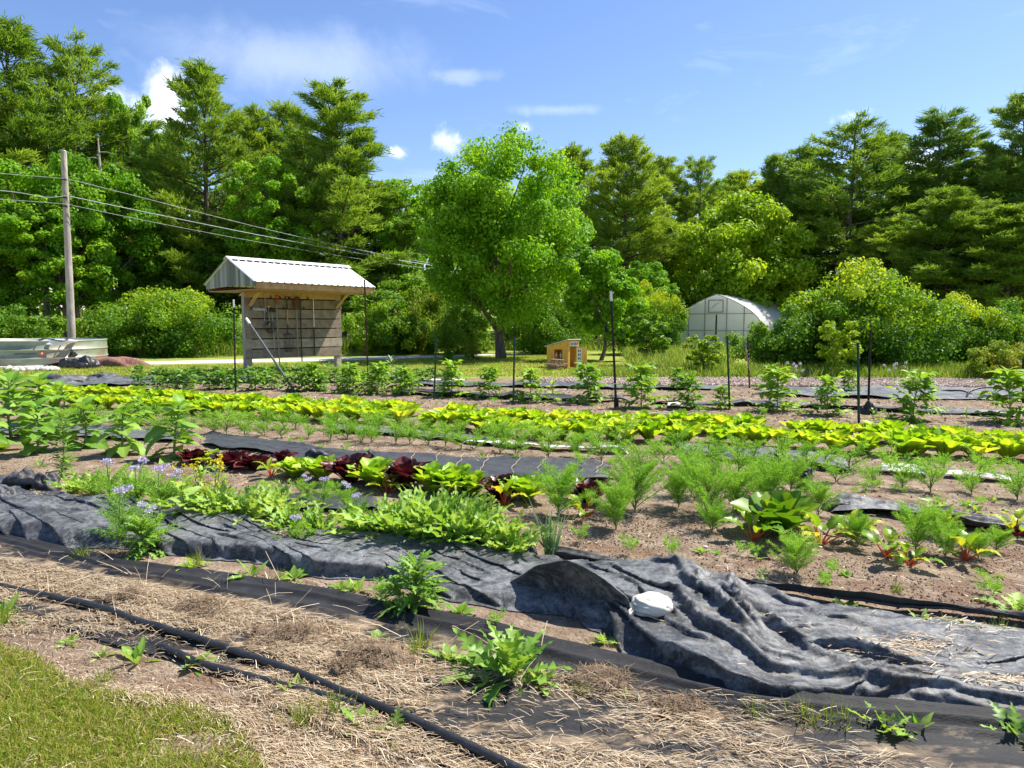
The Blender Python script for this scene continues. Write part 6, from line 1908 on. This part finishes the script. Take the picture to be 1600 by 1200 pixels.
GCh = 'red-stalked chard plants'
CH = []
for k in range(3):
    a, b = chard(700 + k, 7 + k)
    CH.append(proto('chard', 'chard plant', GCh, [('leaves', a, M['chard']), ('stalks', b, M['stalk'])]))
for (k, u, v, s_, lab) in [(0, 424, 748, .95, 'chard with a red stalk in front of the first green curly lettuce'), (1, 606, 776, .9, 'pale chard in front of the big loose green lettuce'), (1, 788, 796, 1.05, 'yellow-green chard with orange stalks before the round dill'),
                           (2, 912, 815, 1.05, 'chard with a scarlet stalk between the two big dill plants'), (0, 1176, 852, 1.15, 'wide-leaved chard with red-edged leaves in front of the romaine'), (1, 1282, 858, 1.1, 'upright chard with a bright red base past the romaine'),
                           (2, 1335, 844, 1.0, 'leafy chard between the two bright red ones'), (0, 1386, 878, 1.05, 'chard with several orange-red stalks in the middle of the chard bed'), (1, 1508, 884, .95, 'small chard with crimson stalks near the frame edge'),
                           (2, 1585, 846, 1.0, 'chard cut by the frame edge at the end of the shiny strip'), (0, 1478, 832, .85, 'chard lying on the edge of the shiny strip'), (1, 1420, 892, .7, 'dark green young chard in front of the orange-stalked one')]:
    setp(CH[k], u, v, s_ * .86, lab)

# ---- mustard greens and other lobed leaves
GMu = 'lobed mustard greens along the crumpled sheet'
MG = [proto('mustard_greens', 'mustard greens', GMu, [('leaves', rosette(800 + k, 36, .38, .078, lance, TEETH, (.7, 1.5), .65, 15, 1, .3, .04, .55), M['mustard'])]) for k in range(4)]
for i, (u, v, s_) in enumerate([(455, 842, .85), (500, 846, .75), (560, 846, .8), (600, 850, 1.0), (640, 856, 1.15), (682, 858, 1.2), (722, 864, 1.15), (760, 868, .95), (800, 876, .9), (668, 838, 1.1), (710, 840, 1.1), (748, 846, .9), (345, 822, 1.0), (390, 826, .9), (300, 812, .9),
                                 (255, 798, .75), (150, 782, .75), (118, 776, .6), (200, 786, .7), (434, 812, .9)]):
    setp(MG[i % 4], u, v, s_, 'pale lobed mustard plant behind the crumpled sheet, %s from the sunflower end' % nth(1 + sorted([455, 500, 560, 600, 640, 682, 722, 760, 800, 668, 710, 748, 345, 390, 300, 255, 150, 118, 200, 434]).index(u)))
GTh = 'dark green sow thistles in the near path'
a, b = leafy(830, .24, 110, .14, .036, lance, (.1, 1.1), .7, TEETH, 11, 1, .2, .03, tone=.5, stem_r=.008)
a2, b2 = leafy(831, .26, 90, .13, .036, lance, (.1, 1.1), .7, TEETH, 11, 1, .2, .03, tone=.55, stem_r=.008)
TH_ = [proto('sow_thistle', 'weed', GTh, [('foliage', a, M['thistle']), ('stem', b, M['stemgreen'])]), proto('sow_thistle', 'weed', GTh, [('foliage', a2, M['thistle']), ('stem', b2, M['stemgreen'])])]
setp(TH_[0], 645, 958, 1.08, 'bushy dark green thistle leaning on the crumpled sheet')
setp(proto('sow_thistle', 'weed', GTh, [('leaves', rosette(833, 32, .30, .078, lance, TEETH, (.3, 1.35), .8, 15, 1, .2, .03, .5), M['thistle'])]), 796, 1066, 1.0, 'large lobed thistle standing in the straw below the thrown-back corner')
setp(proto('sow_thistle', 'weed', GTh, [('leaves', rosette(834, 16, .27, .085, lance, TEETH, (.45, 1.4), .7, 15, 1, .2, .03, .7), M['mustard'])]), 1380, 1150, .48, 'upright lobed thistle at the bottom of the picture before the sheet')
setp(proto('sow_thistle', 'weed', GTh, [('leaves', rosette(835, 14, .27, .085, lance, TEETH, (.35, 1.2), .8, 15, 1, .2, .03, .6), M['thistle'])]), 1592, 1165, .6, 'lobed thistle cut by the lower corner of the frame')
setp(TH_[1], 228, 872, .92, 'fine-leaved green weed growing through the front of the crumpled sheet', z=.02)

# ---- phacelia with lavender heads
GPh = 'flowering phacelia'


def phacelia(seed, H=.40):
    r = np.random.default_rng(seed)
    a, b = feather(seed, H, 26, .6, .0055, 9, .035, 5)
    fl = MB()
    for k in range(4):
        az = r.random() * 6.28; q = .12 * r.random() * (k > 0)
        c = np.array([cos(az) * q, sin(az) * q, H * (.85 + .3 * r.random())])
        tube(b, [[0, 0, H * .3], c * [.6, .6, .8], c], [.003, .0025, .002], 4, cap=False)
        n = 46
        d = nrm(r.normal(size=(n, 3)) * [1, 1, .5] + [0, 0, .35])
        p = c + d * np.array([.036, .036, .02]) * (r.random(n) ** .4)[:, None]
        fl.scatter(DIAMOND[0], DIAMOND[1], p, frames(nrm(d + r.normal(size=(n, 3)) * .5), r.normal(size=(n, 3))) * (.017 * (.7 + .6 * r.random(n)))[:, None, None], r.random(n))
    return a, b, fl


PH = []
for k in range(2):
    a, b, f = phacelia(900 + k)
    PH.append(proto('phacelia', 'phacelia', GPh, [('foliage', a, M['feather']), ('stems', b, M['stemgreen']), ('flower_heads', f, M['lavender'])]))
for (k, u, v, s_, lab) in [(0, 172, 792, .8, 'lavender-flowered phacelia in the weeds behind the sheet, beside the tall weed'), (1, 215, 806, .9, 'tallest lavender-flowered phacelia at the back of the sheet'), (0, 250, 812, .85, 'lavender-flowered phacelia with clustered heads over the sheet edge'),
                           (1, 278, 806, .75, 'lavender-flowered phacelia beside the yellow blossoms'), (0, 190, 858, .85, 'lavender-flowered phacelia rising from the front of the sheet'), (1, 235, 866, .7, 'bent phacelia with one pale head before the sheet'),
                           (0, 505, 800, .55, 'low pale phacelia in front of the loose green lettuces'), (1, 545, 806, .55, 'low pale phacelia in front of the tall red lettuce'), (0, 460, 864, .5, 'small phacelia by the soil patch on the sheet'), (1, 480, 790, .5, 'small pale phacelia below the green curly lettuce'),
                           (0, 555, 832, .55, 'small phacelia among the mustard greens')]:
    setp(PH[k], u, v, s_, lab)
# yellow blossoms
r = np.random.default_rng(77)
a, b = leafy(930, .34, 18, .12, .05, lance, (.2, 1.2), .6, SAW, 6, 1, .2, .02, tone=.6)
f = MB()
for k in range(9):
    c = np.array([r.normal() * .07, r.normal() * .07, .26 + .12 * r.random()]); tube(b, [[0, 0, .12], c], [.003, .002], 4, cap=False)
    n = 16; d = nrm(r.normal(size=(n, 3)) + [0, 0, .5]); f.scatter(DIAMOND[0], DIAMOND[1], c + d * .012, frames(d, r.normal(size=(n, 3))) * .016, r.random(n))
YF = proto('flowering_mustard', 'flowering plant', 'yellow flowering mustard', [('foliage', a, M['mustard']), ('stems', b, M['stemgreen']), ('blossoms', f, M['yellowpetal'])])
setp(YF, 312, 792, 1.0, 'yellow-flowered mustard behind the sheet, next to the phacelia')
setp(YF, 340, 796, 1.05, 'yellow-flowered mustard standing before the full dark red lettuce')
setp(YF, 325, 812, .8, 'low yellow-flowered mustard among the lobed leaves')
a, b = leafy(935, .38, 14, .13, .11, heart, (.1, 1.0), .8, None, 7, 2, .2, .03, tone=.75)
setp(proto('broad_weed', 'weed', None, [('foliage', a, M['mustard']), ('stem', b, M['stemgreen'])]), 285, 826, 1.0, 'bright broad-leaved plant between the phacelia and the yellow blossoms')

# ---- leek-like clump, grass tufts, small weeds
r = np.random.default_rng(88)
mb = MB(); blades(mb, r, r.normal(size=(34, 2)) * .025, 0, .30, .014, .28, base=.5, spread=.5)
setp(proto('grass_clump', 'grass clump', None, [('blades', mb, M['glaucous'])]), 862, 874, 1.0, 'grey-green clump of broad grass blades behind the sheet')
GG = 'grass tufts in the near path'
GTF = []
for k in range(3):
    mb = MB(); blades(mb, r, r.normal(size=(60, 2)) * .03, 0, .14, .005, .5, base=.45, spread=.4)
    GTF.append(proto('grass_tuft', 'grass tuft', GG, [('blades', mb, M['grass'])]))
for i, (u, v, s_, lab) in enumerate([(655, 1030, 1.0, 'bright grass tuft in front of the dark cover between the two thistles'), (520, 1130, .9, 'grass tuft at the lawn edge where the thick pipe leaves the picture'), (470, 1140, .8, 'small grass tuft beside the lawn corner'),
                                     (130, 880, .7, 'thin grass tuft at the front of the crumpled sheet by the fine-leaved weed'), (310, 890, .7, 'grass tuft under the hem of the sheet'), (905, 1095, .5, 'tiny grass tuft in the straw below the white sandbag'),
                                     (1180, 1130, .6, 'grass tuft at the bottom before the folded sheet'), (1260, 1140, .8, 'larger grass tuft at the bottom before the folded sheet'), (1310, 1140, .7, 'grass tuft between the bottom tuft and the upright thistle'),
                                     (940, 900, .5, 'small grass tuft on the soil behind the sandbag'), (1060, 890, .6, 'wispy grass tuft on the bare soil behind the sheet corner'), (1400, 930, .5, 'wispy grass tuft on the soil below the chard bed'), (1560, 995, .6, 'grass tuft behind the flat end of the sheet'),
                                     (1480, 985, .5, 'short grass tuft at the folded edge near the frame'), (0, 985, .9, 'grass tuft at the frame edge by the thin pipe'), (160, 1075, .6, 'tuft of longer grass on the lawn corner'), (95, 680, .6, 'grass tuft under the sunflowers'), (440, 915, .6, 'grass tuft below the black staple')]):
    setp(GTF[i % 3], u, v, s_, lab)
GW_ = 'small weeds in the near path'
a = rosette(950, 7, .13, .045, lance, SAW, (.5, 1.35), .5, 7, 1, .25, .02, .6)
a2 = rosette(951, 9, .10, .05, ovate, None, (.3, 1.2), .8, 6, 1, .2, .02, .6)
a3 = rosette(952, 10, .12, .05, lance, TEETH, (.3, 1.3), .7, 12, 1, .2, .03, .6)
WD = [proto('small_weed', 'weed', GW_, [('leaves', q, M['mustard' if i != 1 else 'thistle'])]) for i, q in enumerate((a, a2, a3))]
for i, (u, v, s_, lab) in enumerate([(214, 1040, .95, 'upright two-leaved weed in the straw below the thick pipe'), (310, 1046, .9, 'slim weed beside the thick pipe'), (108, 1010, .6, 'little weed in the straw above the lawn corner'), (160, 1030, .5, 'tiny weed in the straw near the two-leaved one'),
                                     (590, 1010, .8, 'pale weed on the thatch heap'), (300, 893, 1.0, 'leafy weed at the hem of the sheet past the fine-leaved weed'), (395, 908, 1.1, 'leafy weed before the hem of the sheet near the black staple'), (460, 910, .9, 'weed growing beside the black staple'),
                                     (530, 928, .7, 'tiny dark weed before the hem, near the bushy thistle'), (558, 930, .8, 'yellowish weed before the hem, near the bushy thistle'), (718, 965, .9, 'star-shaped weed on the sand past the bushy thistle'), (945, 1010, .7, 'dark weed at the fold under the thrown-back corner'),
                                     (455, 1090, .8, 'weed between the thick pipe and the thin one'), (560, 1140, 1.0, 'lobed weed at the bottom of the picture near the lawn'), (620, 1150, .9, 'broad weed at the bottom of the picture past the thick pipe'), (980, 1100, .5, 'small weed in the straw under the dark cover edge'),
                                     (700, 1040, 1.1, 'light green weed beside the large lobed thistle'), (740, 1052, 1.1, 'second light green weed crowding the large lobed thistle'), (845, 1075, .9, 'low weed at the foot of the large lobed thistle'), (1330, 960, .9, 'leafy weed at the back edge of the flat sheet'),
                                     (1310, 958, .7, 'smaller leafy weed beside the one at the back edge'), (1440, 978, .8, 'weed at the back edge of the sheet near the frame'), (1500, 990, .8, 'two-toned weed at the back edge of the sheet near the frame'), (1590, 960, 1.5, 'large leafy weed at the frame edge over the sheet'),
                                     (1430, 1150, .9, 'weed at the bottom next to the upright thistle'), (1240, 850, .5, 'seedling on the bare soil before the romaine'), (1095, 868, .6, 'seedling on the bare soil under the wide dill clump'), (1035, 892, .6, 'seedling on the bare soil near the sheet corner'),
                                     (1320, 905, .5, 'seedling on the bare soil below the chard'), (1455, 800, .8, 'leafy weed behind the shiny strip'), (1475, 805, .9, 'spreading weed behind the shiny strip'), (1430, 803, .7, 'low weed at the back of the shiny strip'), (1350, 775, .5, 'seedling between the fabric tuft and the frame'),
                                     (1525, 805, .7, 'flat weed by the shiny strip near the frame'), (1290, 740, .5, 'seedling on the soil before the carrots'), (540, 708, .5, 'seedling behind the long black strip'), (185, 705, .9, 'young yellow-green weed below the wide low sunflower'), (10, 690, .7, 'weed at the foot of the tallest sunflower'),
                                     (128, 1090, .5, 'clover-like weed in the lawn corner'), (5, 975, 1.2, 'spreading weed at the frame edge below the thin pipe')]):
    setp(WD[i % 3], u, v, s_, lab)
# flowers at the far edge
for (u, v, Y, lab) in [(1250, 570, 17.3, 'pale lavender flowers in the weeds before the dark bush'), (1400, 575, 17.2, 'pale flowers in the weeds before the huge bush')]:
    c = AT(u, 590, Y); root = thing('wild_flowers', lab, 'wild flowers', (c[0], Y, 0), 0, 'wild flowers at the far edge')
    mb, f = MB(), MB(); r2 = np.random.default_rng(int(u))
    for k in range(7):
        q = np.array([r2.normal() * .14, r2.normal() * .1, .3 + .22 * r2.random()]); tube(mb, [[q[0] * .4, q[1], 0], q], .006, 4)
        n = 30; d = nrm(r2.normal(size=(n, 3))); f.scatter(DIAMOND[0], DIAMOND[1], q + d * .02, frames(d, r2.normal(size=(n, 3))) * .022, r2.random(n))
    mb.build('stems', M['stemgreen'], root); f.build('blossoms', M['lavender'], root)

# seedlings scattered over the beds
GSd = 'seedlings scattered over the bare soil'
q1 = rosette(960, 6, .06, .03, ovate, None, (.3, 1.2), .7, 5, 1, .2, .02, .6)
q2 = rosette(961, 7, .075, .02, lance, None, (.4, 1.3), .5, 5, 1, .2, .02, .6)
q3, q4 = feather(962, .12, 7, .5, .004, 6, .03, 4)
SD = [proto('soil_seedling', 'seedling', GSd, [('leaves', q1, M['mustard'])]), proto('soil_seedling', 'seedling', GSd, [('leaves', q2, M['thistle'])]), proto('soil_seedling', 'seedling', GSd, [('leaves', q3, M['feather'])])]
rr = np.random.default_rng(990)
for zone, poly, n in (('the mixed lettuce bed', [(420, 765), (760, 800), (780, 830), (560, 800), (420, 785)], 12), ('the chard bed', [(900, 845), (1560, 900), (1600, 960), (1200, 915), (920, 872)], 26), ('the strip behind the shiny fabric', [(1280, 762), (1600, 790), (1620, 815), (1400, 790), (1290, 776)], 16),
                      ('the carrot bed', [(380, 690), (1000, 735), (1300, 765), (1200, 770), (700, 725), (380, 698)], 18), ('the tomato bed', [(480, 625), (1600, 655), (1620, 690), (1000, 655), (480, 636)], 18), ('the sandy strip before the crumpled sheet', [(330, 900), (560, 925), (760, 980), (940, 1020), (800, 1000), (560, 950)], 10), ('the soil below the sunflowers', [(20, 715), (290, 735), (290, 760), (110, 760)], 8)):
    pts = sample_poly(GP(poly), n, rr); pts = pts[np.argsort(pts[:, 0])]
    for i, (x, y) in enumerate(pts):
        p = SD[int(rr.integers(0, 3))]
        place(p, p.name in USED, (x, y, soil_z(x, y) - .004), rr.random() * 6.28, .6 + .9 * rr.random() ** 2, 'tiny seedling in %s, %s counting from the tank side' % (zone, nth(i + 1))); USED.add(p.name)
# ------------------------------------------------------------------ straw, chips, crumbs
r = np.random.default_rng(123)


def coverz(P, x, y):
    """height of a sheet under x, y (nearest point of a coarse sample)"""
    q = P[::2, ::2].reshape(-1, 3); out = np.zeros(len(x))
    for i in range(0, len(x), 400):
        d2 = (q[None, :, 0] - x[i:i + 400, None]) ** 2 + (q[None, :, 1] - y[i:i + 400, None]) ** 2
        j = d2.argmin(1); out[i:i + 400] = np.where(d2[np.arange(len(j)), j] < .01, q[j, 2], 0)
    return out


STRAW = (np.array([[-.5, 0, 0], [.5, 0, 0], [.5, .5, .05], [-.5, .5, .05], [.35, 1, 0], [-.35, 1, 0]]), np.array([[0, 1, 2, 3], [3, 2, 4, 5]]))


def straws(mb, xy, z, L, wd, lift=.18, axis=None, base=.5):
    n = len(xy)
    az = r.random(n) * 6.283 if axis is None else axis + r.normal(size=n) * .55
    d = nrm(np.stack([np.cos(az), np.sin(az), np.abs(r.normal(size=n)) * lift], 1))
    l = L * (.35 + 1.1 * r.random(n) ** 1.5)
    Mx = frames(d, np.stack([r.normal(size=n) * .3, r.normal(size=n) * .3, np.ones(n)], 1)) * np.stack([wd * (.6 + .8 * r.random(n)), l, l], 1)[:, None, :]
    mb.scatter(STRAW[0], STRAW[1], np.stack([xy[:, 0], xy[:, 1], z + .004 + .012 * r.random(n)], 1), Mx, np.clip(base + (r.random(n) - .5) * .9, 0, 1))


mb = MB()
# thick straw in the near path
ZONE = GP([(-250, 858), (0, 885), (120, 905), (260, 930), (400, 955), (520, 985), (640, 1015), (760, 1045), (900, 1068), (1050, 1098), (1180, 1122), (1320, 1142), (1480, 1160), (1520, 1330), (700, 1330), (560, 1260), (420, 1230), (385, 1165), (350, 1140), (300, 1124), (170, 1098), (105, 1078), (60, 1045), (0, 1018), (-250, 995)])
p = sample_poly(ZONE, 125000, r)
dn = fbm(p[:, 0] * 1.3, p[:, 1] * 4.5 + p[:, 0] * 1.1, 91, 4)
uv = 800 + F * p[:, 0] / (p[:, 1] * CT + CAMZ * ST)
keep = r.random(len(p)) < np.clip((dn - .36) * 3.8, .05, 1) * np.where(uv > 560, .6, 1) * np.clip(1.15 - (uv - 950) / 480, .05, 1)
p = p[keep]
zc = np.maximum(coverz(NEARCOVER, p[:, 0], p[:, 1]), soil_z(p[:, 0], p[:, 1]))
straws(mb, p, zc + .006 * r.random(len(p)), .058, .0019, .09, -.45, .42)
# sparse long stalks that lie across everything
q = sample_poly(GP([(-100, 850), (200, 885), (500, 935), (760, 990), (1000, 1055), (1000, 1140), (500, 1100), (0, 960)]), 170, r)
straws(mb, q, np.maximum(coverz(NEARCOVER, q[:, 0], q[:, 1]), 0) + .012, .17, .0026, .4, None, .6)
# bits on the crumpled sheet
for (u, v, n, s_) in [(1385, 1040, 190, .10), (1430, 1022, 90, .06), (1470, 1033, 60, .09), (1570, 1088, 90, .08), (1500, 1085, 50, .08), (1520, 1008, 50, .1), (448, 858, 160, .05), (60, 792, 60, .08), (1460, 985, 40, .1), (150, 820, 20, .2), (600, 900, 20, .3), (1300, 1010, 30, .3)]:
    c = G(u, v); q = c[None, :2] + r.normal(size=(n, 2)) * np.array([s_, s_ * .5]); straws(mb, q, coverz(BIG, q[:, 0], q[:, 1]) + .004, .045, .0035, .1, -.3, .55)
# scattered over the beds
q = sample_poly(GP([(200, 690), (1650, 700), (1800, 1000), (1000, 880), (700, 840), (300, 790)]), 2600, r)
straws(mb, q, soil_z(q[:, 0], q[:, 1]), .05, .004, .1, None, .6)
q = sample_poly(GP([(450, 612), (1650, 625), (1750, 690), (1200, 672), (500, 640)]), 2200, r)
straws(mb, q, soil_z(q[:, 0], q[:, 1]), .08, .010, .1, None, .5)
q = sample_poly(nearlawn, 1500, r); straws(mb, q, .015, .05, .0024, .25, None, .5)
tag(mb.build('straw', M['straw'], smooth=False), kind='stuff')

# matted clods of old thatch
for k, (u, v, w_, h, lab) in enumerate([(700, 1030, 70, 16, 'x'), (580, 1040, 130, 30, 'dark matted heap of old thatch in the straw under the bushy thistle'), (540, 1062, 60, 20, 'small dark clump of thatch beside the matted heap'), (200, 945, 70, 12, 'flat dark clump of thatch above the thick pipe'), (310, 962, 90, 11, 'flat clump of thatch in the middle of the straw'),
                                       (450, 1005, 130, 16, 'broad clump of thatch next to the matted heap'), (940, 1078, 130, 12, 'low clump of thatch below the sandbag'), (1060, 1120, 110, 12, 'clump of thatch at the bottom before the folded sheet'), (320, 975, 60, 11, 'brown clump of thatch near the thick pipe bend')]):
    if k == 0: continue
    c = G(u, v); s = c[1] / F; mb = MB()
    h *= .7; blob(mb, (0, 0, 0), w_ / 2 * s, w_ / 3 * s, h * s, 60 + k, .7, 16, flat=-.01)
    n = int(w_ * 5); q = r.normal(size=(n, 2)) * np.array([w_ / 3.4 * s, w_ / 5 * s]); q = q[(q[:, 0] / (w_ / 2 * s)) ** 2 + (q[:, 1] / (w_ / 3 * s)) ** 2 < .8]; rad = np.clip(1 - (q[:, 0] / (w_ / 2 * s)) ** 2 - (q[:, 1] / (w_ / 3 * s)) ** 2, 0, 1)
    straws(mb, q, np.sqrt(rad) * h * s * .9, .05, .0028, .22, None, .3); z = coverz(NEARCOVER, c[None, 0], c[None, 1])[0]
    o = mb.build('thatch_clump', [M['thatch']], None, True, (c[0], c[1], max(z, .015)))
    tag(o, lab, 'thatch', 'clumps of old thatch in the straw')

# crumbs of soil and wood chips
CR = (np.array([[1, 0, -.3], [-.5, .87, -.3], [-.5, -.87, -.3], [.3, .2, .8], [-.4, .3, .5]]), np.array([[0, 1, 3], [1, 4, 3], [1, 2, 4], [2, 0, 3], [2, 3, 4], [0, 2, 1]]))
mb = MB()
for poly, n, s0 in ((GP([(820, 800), (1650, 860), (1800, 1010), (1150, 925), (1010, 885), (880, 868)]), 15000, .0068), (GP([(-150, 700), (250, 730), (800, 790), (1700, 790), (1800, 880), (900, 830), (400, 840), (-150, 760)]), 14000, .008),
                    (GP([(-150, 640), (1650, 690), (1800, 800), (900, 770), (250, 710), (-150, 690)]), 14000, .011), (GP([(200, 600), (1650, 612), (1750, 690), (900, 665), (200, 625)]), 15000, .016),
                    (GP([(400, 905), (600, 930), (820, 990), (960, 1030), (1000, 1060), (820, 1010), (600, 965), (400, 920)]), 6000, .006), (GP([(440, 845), (480, 850), (475, 868), (430, 866)]), 700, .007), (GP([(-250, 985), (0, 1005), (300, 1080), (560, 1140), (700, 1230), (400, 1160), (100, 1060), (-250, 1000)]), 4000, .006)):
    q = sample_poly(poly, n, r)
    k = r.random(n) < np.clip((fbm(q[:, 0] * 2, q[:, 1] * 2, 55, 3) - .25) * 2.6, .25, 1); q = q[k]; n = len(q)
    sz = s0 * (.35 + r.random(n) ** 4 * 1.5)
    Mx = frames(r.normal(size=(n, 3)), r.normal(size=(n, 3))) * (np.stack([np.ones(n), .5 + r.random(n), .4 + .5 * r.random(n)], 1) * sz[:, None])[:, None, :]
    mb.scatter(CR[0], CR[1], np.stack([q[:, 0], q[:, 1], soil_z(q[:, 0], q[:, 1]) + sz * .3], 1), Mx, np.clip(r.random(n) * .9 + .1 * (r.random(n) < .1), 0, 1))
tag(mb.build('soil_crumbs', M['crumb'], smooth=False), kind='stuff')
mb = MB()
q = sample_poly(GP([(845, 594), (1000, 594), (1300, 594), (1650, 596), (1900, 600), (1900, 611), (1300, 608), (1000, 606), (845, 601)]), 9000, r); n = len(q)
Mx = frames(r.normal(size=(n, 3)) * [1, 1, .3], r.normal(size=(n, 3)) * .5 + [0, 0, 1]) * (np.stack([np.full(n, .018), np.full(n, .05), np.full(n, .02)], 1) * (.5 + r.random((n, 1))))[:, None, :]
mb.scatter(CR[0], CR[1], np.stack([q[:, 0], q[:, 1], .06 + .03 * r.random(n)], 1), Mx, r.random(n))
tag(mb.build('wood_chips', M['chips'], smooth=False), kind='stuff')
# a few pale stones
for (u, v, s_, lab) in [(1101, 862, .016, 'small white stone on the bare soil under the dill clump'), (1281, 863, .012, 'small pinkish stone at the foot of the upright chard'), (738, 703, .02, 'white pebble between the carrots'), (848, 768, .015, 'pale pebble on the long black strip'), (102, 1086, .012, 'pale pebble in the lawn corner'), (1000, 912, .01, 'grey pebble behind the sandbag')]:
    c = G(u, v); mb = MB(); blob(mb, (0, 0, 0), s_ * 1.3, s_, s_ * .8, int(u), .3, 8); tag(mb.build('stone', M['rockpale'], None, True, (c[0], c[1], soil_z(c[0], c[1]) + s_ * .4)), lab, 'stone')
